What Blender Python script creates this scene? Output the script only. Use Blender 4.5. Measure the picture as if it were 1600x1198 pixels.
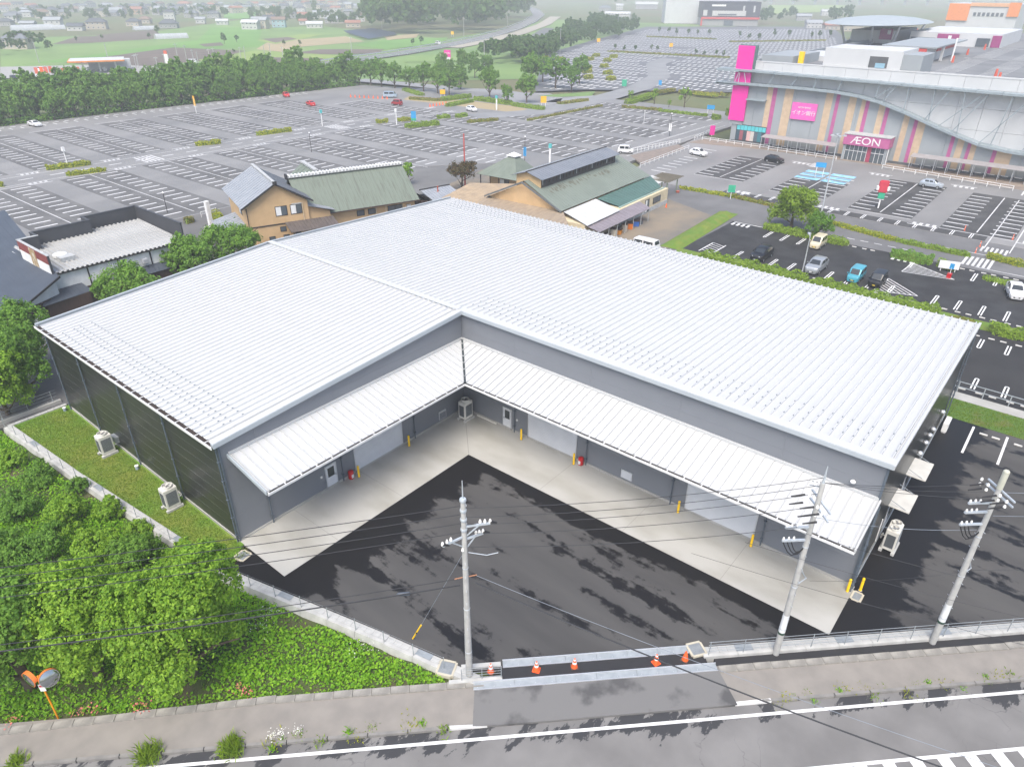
import bpy, bmesh, math, random
import numpy as np
from math import sin, cos, pi, radians, sqrt, hypot, atan2
from mathutils import Vector, Matrix
for _o in list(bpy.data.objects):
    bpy.data.objects.remove(_o)
SC = bpy.context.scene
COL = SC.collection
# ---------------------------------------------------------------- camera, world, sun, exposure
cam_d = bpy.data.cameras.new('camera')
cam = bpy.data.objects.new('camera', cam_d)
COL.objects.link(cam)
SC.camera = cam
_r = Vector((0.6357, -0.7719, 0.0048)); _u = Vector((0.3796, 0.3180, 0.8688)); _f = Vector((0.6721, 0.5505, -0.4951))
cam.matrix_world = Matrix(((_r.x, _u.x, -_f.x, -38.596), (_r.y, _u.y, -_f.y, -37.080), (_r.z, _u.z, -_f.z, 33.0), (0, 0, 0, 1)))
cam_d.sensor_fit = 'HORIZONTAL'
cam_d.sensor_width = 36.0
cam_d.lens = 36.0 * 1100.03 / 1600.0
cam_d.clip_start = 0.5
cam_d.clip_end = 20000
SUN_EL, SUN_AZ = radians(58), radians(205)     # azimuth of the sun measured from +X towards +Y
world = bpy.data.worlds.new('World')
SC.world = world
world.use_nodes = True
_nt = world.node_tree
_bg = _nt.nodes['Background']
_sky = _nt.nodes.new('ShaderNodeTexSky')
_sky.sky_type = 'NISHITA'
_sky.sun_disc = False
_sky.sun_elevation = SUN_EL
_sky.sun_rotation = pi / 2 - SUN_AZ
_sky.air_density = 1.0
_sky.dust_density = 3.5
_sky.ozone_density = 1.0
_nt.links.new(_sky.outputs[0], _bg.inputs[0])
_bg.inputs[1].default_value = 0.125
sun_d = bpy.data.lights.new('sun', 'SUN')
sun_d.energy = 1.5
sun_d.angle = radians(35)
sun_d.color = (1.0, 0.96, 0.88)
sun = bpy.data.objects.new('sun', sun_d)
COL.objects.link(sun)
sun.rotation_euler = Vector((cos(SUN_AZ) * cos(SUN_EL), sin(SUN_AZ) * cos(SUN_EL), sin(SUN_EL))).to_track_quat('Z', 'Y').to_euler()
sun.location = (0, 0, 60)
SC.view_settings.view_transform = 'Standard'
SC.view_settings.look = 'None'
SC.view_settings.exposure = 1.12
SC.view_settings.gamma = 1.0
SC.view_settings.use_curve_mapping = False
SC.cycles.use_denoising = True
SC.cycles.max_bounces = 6
SC.cycles.transparent_max_bounces = 8
SC.cycles.volume_bounces = 1

# ---------------------------------------------------------------- materials
MATS = {}
def mat(name, c, rough=.7, metal=0.0, c2=None, ns=1.2, lo=.35, hi=.65, bump=0.0, bs=20.0, spec=.4, stretch=(1, 1, 1),
        leaf=False, rand=0.0, emit=0.0, detail=4.0, rough2=None, bd=.05):
    if name in MATS:
        return MATS[name]
    m = bpy.data.materials.new(name)
    m.use_nodes = True
    nt = m.node_tree
    b = nt.nodes['Principled BSDF']
    b.inputs['Roughness'].default_value = rough
    b.inputs['Metallic'].default_value = metal
    b.inputs['Specular IOR Level'].default_value = spec
    L = nt.links.new
    c4 = (c[0], c[1], c[2], 1)
    if c2 is None:
        c2 = (c[0] * .86, c[1] * .86, c[2] * .86)
    d4 = (c2[0], c2[1], c2[2], 1)
    mix = nt.nodes.new('ShaderNodeMix'); mix.data_type = 'RGBA'
    mix.inputs[6].default_value = c4
    mix.inputs[7].default_value = d4
    if leaf:
        ge = nt.nodes.new('ShaderNodeNewGeometry')
        oi = nt.nodes.new('ShaderNodeObjectInfo')
        ad = nt.nodes.new('ShaderNodeMath'); ad.operation = 'MULTIPLY_ADD'
        ad.inputs[1].default_value = rand
        L(oi.outputs['Random'], ad.inputs[0]); L(ge.outputs['Random Per Island'], ad.inputs[2])
        mu = nt.nodes.new('ShaderNodeMath'); mu.operation = 'MULTIPLY'; mu.inputs[1].default_value = 1 / (1 + rand); mu.use_clamp = True
        L(ad.outputs[0], mu.inputs[0]); L(mu.outputs[0], mix.inputs[0])
        tr = nt.nodes.new('ShaderNodeBsdfTranslucent')
        ms = nt.nodes.new('ShaderNodeMixShader'); ms.inputs[0].default_value = .4
        out = nt.nodes['Material Output']
        L(mix.outputs[2], tr.inputs[0]); L(b.outputs[0], ms.inputs[1]); L(tr.outputs[0], ms.inputs[2]); L(ms.outputs[0], out.inputs[0])
    else:
        tc = nt.nodes.new('ShaderNodeTexCoord')
        mp = nt.nodes.new('ShaderNodeMapping'); mp.inputs['Scale'].default_value = stretch
        L(tc.outputs['Object'], mp.inputs[0])
        no = nt.nodes.new('ShaderNodeTexNoise'); no.inputs['Scale'].default_value = ns; no.inputs['Detail'].default_value = detail
        L(mp.outputs[0], no.inputs[0])
        mr = nt.nodes.new('ShaderNodeMapRange'); mr.inputs[1].default_value = lo; mr.inputs[2].default_value = hi
        L(no.outputs[0], mr.inputs[0]); L(mr.outputs[0], mix.inputs[0])
        if rough2 is not None:
            mr2 = nt.nodes.new('ShaderNodeMapRange'); mr2.inputs[3].default_value = rough; mr2.inputs[4].default_value = rough2
            L(mr.outputs[0], mr2.inputs[0]); L(mr2.outputs[0], b.inputs['Roughness'])
        if bump:
            n2 = nt.nodes.new('ShaderNodeTexNoise'); n2.inputs['Scale'].default_value = bs; n2.inputs['Detail'].default_value = 3
            bm_ = nt.nodes.new('ShaderNodeBump'); bm_.inputs['Strength'].default_value = bump; bm_.inputs['Distance'].default_value = bd
            L(mp.outputs[0], n2.inputs[0]); L(n2.outputs[0], bm_.inputs['Height']); L(bm_.outputs[0], b.inputs['Normal'])
    L(mix.outputs[2], b.inputs['Base Color'])
    if emit:
        L(mix.outputs[2], b.inputs['Emission Color']); b.inputs['Emission Strength'].default_value = emit
    MATS[name] = m
    return m

# ---------------------------------------------------------------- mesh builder
class MB:
    def __init__(s):
        s.v = []; s.f = []
    def add(s, vs, fs):
        k = len(s.v); s.v += [tuple(p) for p in vs]; s.f += [tuple(i + k for i in f) for f in fs]; return s
    def box(s, x0, y0, z0, x1, y1, z1):
        return s.add([(x0, y0, z0), (x1, y0, z0), (x1, y1, z0), (x0, y1, z0), (x0, y0, z1), (x1, y0, z1), (x1, y1, z1), (x0, y1, z1)],
                     [(0, 3, 2, 1), (4, 5, 6, 7), (0, 1, 5, 4), (1, 2, 6, 5), (2, 3, 7, 6), (3, 0, 4, 7)])
    def cbox(s, cx, cy, z0, sx, sy, sz, rz=0.0):
        c_, n_ = cos(rz), sin(rz)
        pts = [(cx + c_ * a * sx / 2 - n_ * b * sy / 2, cy + n_ * a * sx / 2 + c_ * b * sy / 2) for a, b in ((-1, -1), (1, -1), (1, 1), (-1, 1))]
        return s.prism(pts, z0, z0 + sz)
    def prism(s, poly, z0, z1):
        n = len(poly)
        vs = [(p[0], p[1], z0) for p in poly] + [(p[0], p[1], z1) for p in poly]
        fs = [tuple(range(n - 1, -1, -1)), tuple(range(n, 2 * n))] + [(i, (i + 1) % n, n + (i + 1) % n, n + i) for i in range(n)]
        return s.add(vs, fs)
    def sheet(s, poly, z):
        return s.add([(p[0], p[1], z) for p in poly], [tuple(range(len(poly)))])
    def quad(s, a, b, c, d):
        return s.add([a, b, c, d], [(0, 1, 2, 3)])
    def extr(s, poly3, d):          # polygon in space, extruded along d
        n = len(poly3); d = Vector(d)
        vs = [tuple(p) for p in poly3] + [tuple(Vector(p) + d) for p in poly3]
        fs = [tuple(range(n - 1, -1, -1)), tuple(range(n, 2 * n))] + [(i, (i + 1) % n, n + (i + 1) % n, n + i) for i in range(n)]
        return s.add(vs, fs)
    def bar(s, p, q, w, h=None):    # square bar between two points
        h = h or w
        p = Vector(p); q = Vector(q); d = (q - p).normalized()
        a = d.cross(Vector((0, 0, 1)))
        if a.length < 1e-3: a = Vector((1, 0, 0))
        a.normalize(); b = a.cross(d)
        o = [a * (i * w / 2) + b * (j * h / 2) for i, j in ((-1, -1), (1, -1), (1, 1), (-1, 1))]
        return s.add([p + k for k in o] + [q + k for k in o], [(0, 3, 2, 1), (4, 5, 6, 7), (0, 1, 5, 4), (1, 2, 6, 5), (2, 3, 7, 6), (3, 0, 4, 7)])
    def tube(s, p, q, r0, r1=None, n=8, cap=True):
        r1 = r0 if r1 is None else r1
        p = Vector(p); q = Vector(q); d = (q - p).normalized()
        a = d.cross(Vector((0, 0, 1)))
        if a.length < 1e-3: a = Vector((1, 0, 0))
        a.normalize(); b = d.cross(a)
        vs = []
        for c_, r in ((p, r0), (q, r1)):
            for i in range(n):
                t = 2 * pi * i / n
                vs.append(c_ + a * (r * cos(t)) + b * (r * sin(t)))
        fs = [(i, (i + 1) % n, n + (i + 1) % n, n + i) for i in range(n)]
        if cap: fs += [tuple(range(n - 1, -1, -1)), tuple(range(n, 2 * n))]
        return s.add(vs, fs)
    def path(s, pts, r, n=6):
        for a, b in zip(pts[:-1], pts[1:]):
            s.tube(a, b, r, r, n, True)
        return s
    def lathe(s, prof, n=16, c=(0, 0, 0)):
        vs = []; m = len(prof)
        for r, z in prof:
            for i in range(n):
                t = 2 * pi * i / n
                vs.append((c[0] + r * cos(t), c[1] + r * sin(t), c[2] + z))
        fs = []
        for j in range(m - 1):
            for i in range(n):
                fs.append((j * n + i, j * n + (i + 1) % n, (j + 1) * n + (i + 1) % n, (j + 1) * n + i))
        fs.append(tuple(range(n - 1, -1, -1))); fs.append(tuple(range((m - 1) * n, m * n)))
        return s.add(vs, fs)
    def mesh(s, name, m, bevel=0.0, smooth=None):
        me = bpy.data.meshes.new(name)
        me.from_pydata(s.v, [], s.f)
        if bevel:
            bm = bmesh.new(); bm.from_mesh(me)
            bmesh.ops.remove_doubles(bm, verts=bm.verts, dist=1e-5)
            bmesh.ops.bevel(bm, geom=[e for e in bm.edges if e.is_manifold and e.calc_face_angle(0) > .6], offset=bevel, segments=2, affect='EDGES', clamp_overlap=True)
            bm.to_mesh(me); bm.free()
        if m is not None: me.materials.append(m)
        if smooth is not None:
            me.shade_smooth(); me.set_sharp_from_angle(angle=radians(smooth))
        me.update()
        return me
    def build(s, name, m, parent=None, loc=None, rz=0.0, bevel=0.0, smooth=None):
        return link(name, s.mesh(name, m, bevel, smooth), parent, loc, rz)

def link(name, me, parent=None, loc=None, rz=0.0, scale=None):
    o = bpy.data.objects.new(name, me); COL.objects.link(o)
    if parent is not None: o.parent = parent
    if loc is not None: o.location = loc
    if rz: o.rotation_euler = (0, 0, rz)
    if scale is not None: o.scale = scale if hasattr(scale, '__len__') else (scale,) * 3
    return o
def tag(o, label=None, cat=None, group=None, kind=None):
    if label: o['label'] = label
    if cat: o['category'] = cat
    if group: o['group'] = group
    if kind: o['kind'] = kind
    return o
def thing(name, label, cat, loc=(0, 0, 0), rz=0.0, group=None):
    o = bpy.data.objects.new(name, None); COL.objects.link(o)
    o.location = loc if len(loc) == 3 else (loc[0], loc[1], 0); o.rotation_euler = (0, 0, rz); o.empty_display_size = .3
    return tag(o, label, cat, group)
def struct(name, poly, z, m, z0=None):
    b = MB()
    if z0 is None: b.sheet(poly, z)
    else: b.prism(poly, z0, z)
    o = b.build(name, m); o['kind'] = 'structure'
    return o
def copy_tree(root, loc, rz=None, scale=None, label=None, group=None):
    r = root.copy(); COL.objects.link(r)
    r.location = loc if len(loc) == 3 else (loc[0], loc[1], 0)
    if rz is not None: r.rotation_euler = (0, 0, rz)
    if scale is not None: r.scale = scale if hasattr(scale, '__len__') else (scale,) * 3
    if label: r['label'] = label
    if group: r['group'] = group
    for ch in root.children:
        c = ch.copy(); COL.objects.link(c); c.parent = r
        for g in ch.children:
            d = g.copy(); COL.objects.link(d); d.parent = c
    return r
def pydata_np(name, V, F, m):
    me = bpy.data.meshes.new(name)
    V = np.asarray(V, dtype=np.float32); F = np.asarray(F, dtype=np.int32)
    nf, k = F.shape
    me.vertices.add(len(V)); me.vertices.foreach_set('co', V.ravel())
    me.loops.add(nf * k); me.loops.foreach_set('vertex_index', F.ravel())
    me.polygons.add(nf); me.polygons.foreach_set('loop_start', np.arange(0, nf * k, k, dtype=np.int32))
    me.update(calc_edges=True)
    me.materials.append(m)
    return me
def leaf_quads(C, N, size, rng, aspect=.62):
    """one small quad for each centre C, facing N with jitter"""
    n = len(C)
    Nn = N + rng.normal(0, .55, (n, 3)); Nn /= np.linalg.norm(Nn, axis=1)[:, None] + 1e-9
    R = rng.normal(0, 1, (n, 3)); A = np.cross(Nn, R); A /= np.linalg.norm(A, axis=1)[:, None] + 1e-9
    B = np.cross(Nn, A)
    sz = size * rng.uniform(.65, 1.3, (n, 1))
    a = A * sz * .5; b = B * sz * .5 * aspect
    V = np.stack([C - a, C - b * .9 + a * .1, C + a, C + b * .9 + a * .1], 1).reshape(-1, 3)
    F = np.arange(4 * n).reshape(n, 4)
    return V, F
def crown_pts(n, lobes, rng, clump=.28, shell=.35):
    """points in leafy clumps on the outer shell of several lobes (x,y,z,rx,ry,rz)"""
    L = np.array(lobes); vol = (L[:, 3] * L[:, 4]); pick = rng.choice(len(L), max(40, n // 28), p=vol / vol.sum())
    d = rng.normal(0, 1, (len(pick), 3)); d[:, 2] = np.where(d[:, 2] < -.45, -d[:, 2] * .6, d[:, 2]); d /= np.linalg.norm(d, axis=1)[:, None]
    rad = 1 - shell * rng.random((len(pick), 1)) ** 1.6
    cc = L[pick, :3] + d * L[pick, 3:] * rad
    idx = rng.integers(0, len(pick), n)
    q = rng.normal(0, 1, (n, 3)); q /= np.linalg.norm(q, axis=1)[:, None]
    cr = clump * L[pick[idx], 3:4] * rng.uniform(.5, 1.25, (len(pick), 1))[idx]
    C = cc[idx] + q * cr * rng.random((n, 1)) ** .5
    N = d[idx] * .6 + q * .7 + np.array([0, 0, .35])
    return C, N

# ================================================================ ground materials
M_ground = mat('ground_mix', (.10, .14, .05), .95, c2=(.13, .12, .06), ns=.012, detail=6)
M_asph = mat('asphalt_old', (.245, .242, .238), .75, c2=(.165, .163, .16), ns=.09, lo=.3, hi=.7, bump=.15, bs=9, detail=7, stretch=(.5, 1, 1), rough2=.6)
M_asph_new = mat('asphalt_new', (.03, .03, .032), .85, spec=.25, c2=(.044, .044, .045), ns=.25, bump=.3, bs=30, detail=7, rough2=.65)
M_road = mat('asphalt_road', (.155, .157, .16), .85, c2=(.115, .116, .12), ns=.5, bump=.2, bs=25, detail=8)
M_far_road = mat('road_far', (.19, .19, .19), .9)
M_walk = mat('sidewalk_asphalt', (.26, .24, .215), .9, c2=(.215, .20, .182), ns=.8, bump=.15, bs=30, detail=7)
M_conc = mat('concrete', (.40, .395, .375), .8, c2=(.33, .325, .305), ns=.6, bump=.1, bs=20, detail=7)
M_conc_lt = mat('concrete_light', (.5, .5, .48), .8, c2=(.40, .40, .385), ns=1.5, bump=.1, bs=20, detail=6)
M_paint = mat('white_paint', (.74, .74, .73), .7, c2=(.55, .55, .55), ns=1.5, lo=.45, hi=.8, detail=8)
M_paint_old = mat('white_paint_worn', (.62, .62, .62), .75, c2=(.42, .42, .42), ns=.6, lo=.4, hi=.75, detail=8)
M_lawn = mat('lawn', (.105, .215, .02), .95, c2=(.18, .215, .035), ns=.35, lo=.38, hi=.66, bump=.6, bs=14, detail=7)
M_soil = mat('soil', (.115, .085, .058), .95, c2=(.08, .058, .04), ns=1.5, bump=.5, bs=12)
M_gravel = mat('gravel_yard', (.23, .19, .14), .95, c2=(.15, .14, .125), ns=.18, bump=.3, bs=20, detail=8)
M_grassmound = mat('mound_grass', (.10, .19, .025), .95, c2=(.15, .19, .03), ns=.8, bump=.7, bs=10, detail=6)

# yard: dry grey asphalt with wet dark streaks and wet margins along the concrete
def yard_material():
    m = bpy.data.materials.new('asphalt_yard_damp'); m.use_nodes = True
    nt = m.node_tree; b = nt.nodes['Principled BSDF']; L = nt.links.new
    tc = nt.nodes.new('ShaderNodeTexCoord')
    mp = nt.nodes.new('ShaderNodeMapping'); mp.inputs['Scale'].default_value = (.5, .085, 1); mp.inputs['Rotation'].default_value = (0, 0, radians(-8))
    L(tc.outputs['Object'], mp.inputs[0])
    n1 = nt.nodes.new('ShaderNodeTexNoise'); n1.inputs['Scale'].default_value = 1.0; n1.inputs['Detail'].default_value = 10; n1.inputs['Roughness'].default_value = .6
    L(mp.outputs[0], n1.inputs[0])
    sx = nt.nodes.new('ShaderNodeSeparateXYZ'); L(tc.outputs['Object'], sx.inputs[0])
    def mr(src, a, b_, c, d):
        q = nt.nodes.new('ShaderNodeMapRange'); q.inputs[1].default_value = a; q.inputs[2].default_value = b_; q.inputs[3].default_value = c; q.inputs[4].default_value = d
        L(src, q.inputs[0]); return q.outputs[0]
    def mth(op, a, b_):
        q = nt.nodes.new('ShaderNodeMath'); q.operation = op
        for i, k in enumerate((a, b_)):
            if isinstance(k, (int, float)): q.inputs[i].default_value = k
            else: L(k, q.inputs[i])
        return q.outputs[0]
    ex = mr(sx.outputs['X'], -6.6, -4.9, 0, .26)        # damp band by the concrete on two sides
    ey = mr(sx.outputs['Y'], -8.6, -5.0, 0, .26)
    inx = mr(sx.outputs['X'], -4.9, -4.5, 1, 0)
    band = mth('MULTIPLY', mth('MAXIMUM', ex, ey), inx)
    side = mth('MULTIPLY', mr(sx.outputs['X'], -4.5, -4.2, 0, 1), mr(sx.outputs['Y'], -37, -34.5, 0, .25))
    n4 = nt.nodes.new('ShaderNodeTexNoise'); n4.inputs['Scale'].default_value = .9; n4.inputs['Detail'].default_value = 12; n4.inputs['Roughness'].default_value = .72; L(tc.outputs['Object'], n4.inputs[0])
    mixn = mth('ADD', mth('MULTIPLY', n1.outputs[0], .7), mth('MULTIPLY', n4.outputs[0], .3))
    tot = mth('ADD', mth('ADD', mixn, band), side)
    wet = mr(tot, .53, .565, 0, 1)
    n2 = nt.nodes.new('ShaderNodeTexNoise'); n2.inputs['Scale'].default_value = .7; n2.inputs['Detail'].default_value = 8; L(mp.outputs[0], n2.inputs[0])
    dry = nt.nodes.new('ShaderNodeMix'); dry.data_type = 'RGBA'
    dry.inputs[6].default_value = (.058, .057, .057, 1); dry.inputs[7].default_value = (.084, .082, .08, 1)
    L(mr(n2.outputs[0], .35, .65, 0, 1), dry.inputs[0])
    fin = nt.nodes.new('ShaderNodeMix'); fin.data_type = 'RGBA'; fin.inputs[7].default_value = (.011, .0105, .0115, 1)
    L(dry.outputs[2], fin.inputs[6]); L(wet, fin.inputs[0]); L(fin.outputs[2], b.inputs['Base Color'])
    L(mr(wet, 0, 1, .85, .5), b.inputs['Roughness'])
    b.inputs['Specular IOR Level'].default_value = .3
    n3 = nt.nodes.new('ShaderNodeTexNoise'); n3.inputs['Scale'].default_value = 28; bp = nt.nodes.new('ShaderNodeBump'); bp.inputs['Strength'].default_value = .25; bp.inputs['Distance'].default_value = .03
    L(tc.outputs['Object'], n3.inputs[0]); L(n3.outputs[0], bp.inputs['Height']); L(bp.outputs[0], b.inputs['Normal'])
    return m
M_yard = yard_material()

# ================================================================ ground sheets
struct('ground', [(-3000, -3000), (6000, -3000), (6000, 6000), (-3000, 6000)], -.65, M_ground)
struct('back_lane', [(26.3, -75), (84, -75), (84, 80), (20, 80), (20, 26)], -.05, mat('asphalt_lane_old', (.16, .16, .158), .9, c2=(.12, .12, .12), ns=.15), -.6)
struct('yard', [(-24.7, -2.1), (-20.8, -17.9), (-19.7, -19.2), (-10.8, -28.2), (3.5, -42.2), (26.3, -65), (26.3, -20), (-1, -1), (-22.2, -1)], 0, M_yard, -.6)
apron = struct('loading_apron', [(-22.3, .1), (-22.3, -5.05), (-4.95, -5.05), (-4.75, -33.4), (.1, -33.4), (.1, .1)], .03, mat('apron_concrete', (.41, .405, .38), .75, c2=(.285, .275, .24), ns=.35, lo=.42, hi=.72, bump=.08, bs=15, detail=10, rough2=.6, stretch=(1, .5, 1)), -.1)
# control joints cut in the apron
b = MB()
for y in (-12.2, -19.4, -26.6): b.box(-4.85, y, .0305, -.02, y + .02, .032)
for x in (-18, -12): b.box(x, -5.0, .0305, x + .02, -.02, .032)
b.quad((-4.95, -5.05, .032), (-4.92, -5.07, .032), (.02, -.02, .032), (0, 0, .032))
b.build('joint', mat('joint_dark', (.22, .22, .205), .9), apron)
struct('lawn', [(-27.1, 27.5), (-26.4, 16.7), (-25.3, 5.1), (-24.6, -2.0), (-22.2, -.35), (-22.2, 27.5)], .02, M_lawn, -.6)

struct('restaurant_yard', [(-60, 27.9), (-22, 27.9), (30, 27.9), (30, 60), (40, 76), (-60, 76)], -.02, mat('asphalt_mid', (.11, .11, .112), .9, c2=(.15, .145, .14), ns=.15), -.6)
struct('parking_lot', [(-120, 74), (60, 74), (78, 60), (78, 40), (131, 42.5), (172, 42.5), (172, 100), (140, 183), (30, 186), (-120, 186)], 0, M_asph, -.6)
struct('mall_parking_lot', [(83.5, -75), (131, -75), (131, 42.4), (84, 36)], 0.0, M_asph, -.6)
struct('service_road', [(69.5, -75), (83.4, -75), (83.4, 40), (77, 60), (69.5, 24)], -.01, mat('asphalt_service', (.155, .155, .157), .9, c2=(.12, .12, .122), ns=.2, detail=7), -.6)
struct('tenant_parking_lot', [(50.5, -75), (69.4, -75), (69.4, 5.8), (52, 5.8)], 0.0, M_asph_new, -.6)
struct('rear_parking_lot', [(31.6, -75), (48.6, -75), (48.6, -24), (31.6, -24)], 0.0, mat('asphalt_rear', (.03, .03, .032), .85, spec=.25, c2=(.04, .04, .041), ns=.2, detail=7), -.6)
struct('gravel_yard', [(26, 5.9), (69.4, 8.5), (76, 24), (70, 60), (30, 50), (30, 30)], .006, M_gravel, -.6)
struct('grass_strip', [(26.35, -75), (30.1, -75), (30.1, -20), (26.35, -20)], .02, mat('strip_grass', (.085, .16, .03), .95, c2=(.16, .13, .05), ns=.6, lo=.5, hi=.75, bump=.6, bs=12), -.6)
struct('kerb_path', [(30.1, -75), (31.55, -75), (31.55, -20), (30.1, -20)], .06, M_conc, -.6)
struct('hedge_strip', [(48.65, -75), (50.45, -75), (51.9, 6), (48.65, 6)], .03, M_grassmound, -.6)
# mound of grass by the gravel yard
b = MB()
P1, P2 = Vector((51, 6.0, 0)), Vector((73.5, 7.2, 0))
ax = (P2 - P1).normalized(); nx = Vector((-ax.y, ax.x, 0)); N = 30
rng0 = random.Random(4); rows = []
for i in range(N + 1):
    p = P1 + (P2 - P1) * (i / N); e = min(1, i / 2, (N - i) / 2)
    rows.append([p + nx * w + Vector((0, 0, h * (.75 + .5 * rng0.random()) * e + .01)) for w, h in ((-.4, 0), (.2, .35), (1.1, .55), (2.0, .35), (2.7, 0))])
for i in range(N):
    for j in range(4): b.quad(rows[i][j], rows[i + 1][j], rows[i + 1][j + 1], rows[i][j + 1])
tag(b.build('grass_mound', M_grassmound, smooth=60), kind='structure')

# ---------------------------------------------------------------- road in front (t: across the road, s: along it)
def ST(s, t): return ((s + t) / sqrt(2), (-s + t) / sqrt(2))
def strip(name, t0, t1, z, m, s0=-75, s1=75, z0=None): return struct(name, [ST(s0, t0), ST(s1, t0), ST(s1, t1), ST(s0, t1)], z, m, z0)
def road_material():
    m = mat('asphalt_front_road', (.205, .2, .194), .85, c2=(.155, .151, .147), ns=.35, bump=.2, bs=25, detail=8)
    nt = m.node_tree; b = nt.nodes['Principled BSDF']; L = nt.links.new
    old = b.inputs['Base Color'].links[0].from_socket
    tc = nt.nodes.new('ShaderNodeTexCoord')
    mp = nt.nodes.new('ShaderNodeMapping'); mp.inputs['Rotation'].default_value = (0, 0, radians(45)); mp.inputs['Scale'].default_value = (.35, .8, 1)
    L(tc.outputs['Object'], mp.inputs[0])
    n = nt.nodes.new('ShaderNodeTexNoise'); n.inputs['Scale'].default_value = .8; n.inputs['Detail'].default_value = 14; n.inputs['Roughness'].default_value = .68
    L(mp.outputs[0], n.inputs[0])
    d = nt.nodes.new('ShaderNodeVectorMath'); d.operation = 'DOT_PRODUCT'; d.inputs[1].default_value = (.7071, .7071, 0); L(tc.outputs['Object'], d.inputs[0])
    e = nt.nodes.new('ShaderNodeMapRange'); e.inputs[1].default_value = -32.9; e.inputs[2].default_value = -31.7; e.inputs[3].default_value = 0; e.inputs[4].default_value = .2; L(d.outputs['Value'], e.inputs[0])
    a = nt.nodes.new('ShaderNodeMath'); a.operation = 'ADD'; L(n.outputs[0], a.inputs[0]); L(e.outputs[0], a.inputs[1])
    w = nt.nodes.new('ShaderNodeMapRange'); w.inputs[1].default_value = .69; w.inputs[2].default_value = .71; L(a.outputs[0], w.inputs[0])
    # fine cracks
    vo = nt.nodes.new('ShaderNodeTexVoronoi'); vo.feature = 'DISTANCE_TO_EDGE'; vo.inputs['Scale'].default_value = .55
    nn = nt.nodes.new('ShaderNodeTexNoise'); nn.inputs['Scale'].default_value = 1.6; nn.inputs['Detail'].default_value = 6; L(tc.outputs['Object'], nn.inputs[0])
    av = nt.nodes.new('ShaderNodeVectorMath'); av.operation = 'MULTIPLY_ADD'; av.inputs[1].default_value = (.9, .9, 0); L(nn.outputs['Color'], av.inputs[0]); L(tc.outputs['Object'], av.inputs[2]); L(av.outputs[0], vo.inputs[0])
    cr = nt.nodes.new('ShaderNodeMapRange'); cr.inputs[1].default_value = .004; cr.inputs[2].default_value = .011; cr.inputs[3].default_value = .5; cr.inputs[4].default_value = 0; L(vo.outputs['Distance'], cr.inputs[0])
    cm = nt.nodes.new('ShaderNodeTexNoise'); cm.inputs['Scale'].default_value = .16; cm.inputs['Detail'].default_value = 4; L(tc.outputs['Object'], cm.inputs[0])
    cq = nt.nodes.new('ShaderNodeMapRange'); cq.inputs[1].default_value = .5; cq.inputs[2].default_value = .6; L(cm.outputs[0], cq.inputs[0])
    ck = nt.nodes.new('ShaderNodeMath'); ck.operation = 'MULTIPLY'; L(cr.outputs[0], ck.inputs[0]); L(cq.outputs[0], ck.inputs[1])
    mx = nt.nodes.new('ShaderNodeMath'); mx.operation = 'MAXIMUM'; L(w.outputs[0], mx.inputs[0]); L(ck.outputs[0], mx.inputs[1])
    f = nt.nodes.new('ShaderNodeMix'); f.data_type = 'RGBA'; f.inputs[7].default_value = (.042, .043, .047, 1)
    L(old, f.inputs[6]); L(mx.outputs[0], f.inputs[0]); L(f.outputs[2], b.inputs['Base Color'])
    return m
front_road = strip('road', -60, -30.95, -.08, road_material(), z0=-.6)
strip('sidewalk', -30.75, -28.5, .03, M_walk, z0=-.6)
# driveway crossing (newer asphalt) through the sidewalk
struct('driveway', [ST(-.75, -30.93), ST(13.2, -30.93), ST(12.9, -28.4), ST(-.5, -28.4)], .036, mat('asphalt_driveway', (.165, .163, .16), .85, c2=(.085, .084, .085), ns=.45, lo=.52, hi=.62, bump=.2, bs=25, detail=8, stretch=(1, 1, 1)), -.6)
# wet patches on the driveway: shaped stains
kerb_pieces = [(-75, -.75), (13.2, 75)]
kerb = thing('kerb', 'long grey concrete kerb between the road and the sidewalk', 'kerb', (0, 0, 0))
me_k = MB().box(0, -.09, -.55, 1.96, .09, .075).mesh('kerb_stone', mat('kerb_grey', (.25, .24, .225), .85, c2=(.19, .185, .175), ns=1.5, detail=6), bevel=.015)
rngk = random.Random(2)
for a, e in ((-34, -2.2), (14.6, 60)):
    s = a
    while s < e:
        x, y = ST(s, -30.85 + rngk.uniform(-.006, .006)); link('kerb_stone', me_k, kerb, (x, y, rngk.uniform(-.008, .008)), -pi / 4); s += 2.0
me_w = MB().add([(0, -.09, -.5), (1.96, -.09, -.5), (1.96, .09, -.5), (0, .09, -.5), (0, -.09, -.02), (1.96, -.09, .08), (1.96, .09, .09), (0, .09, .03)], [(0, 3, 2, 1), (4, 5, 6, 7), (0, 1, 5, 4), (1, 2, 6, 5), (2, 3, 7, 6), (3, 0, 4, 7)]).mesh('kerb_stone', mat('white_concrete', (.66, .66, .65), .8), bevel=.01)
link('kerb_stone', me_w, kerb, ST(.0, -30.85) + (0,), -pi / 4 + pi)
link('kerb_stone', me_w, kerb, ST(13.1, -30.85) + (0,), -pi / 4)
# white edge line, opposite hatching
b = MB(); b.sheet([ST(-60, -31.63), ST(60, -31.63), ST(60, -31.45), ST(-60, -31.45)], -.074); b.build('edge_line', M_paint, front_road)
b = MB(); b.sheet([ST(10, -34.66), ST(60, -34.66), ST(60, -34.48), ST(10, -34.48)], -.074); b.build('edge_line', M_paint, front_road)
me_h = MB().sheet([(0, -2.6), (.62, -2.6), (.42, .0), (-.2, .0)], 0).mesh('hatch_bar', M_paint)
for i in range(34):
    link('hatch_bar', me_h, front_road, ST(13.6 + i * 1.42, -34.67) + (-.0738,), -pi / 4)
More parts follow.
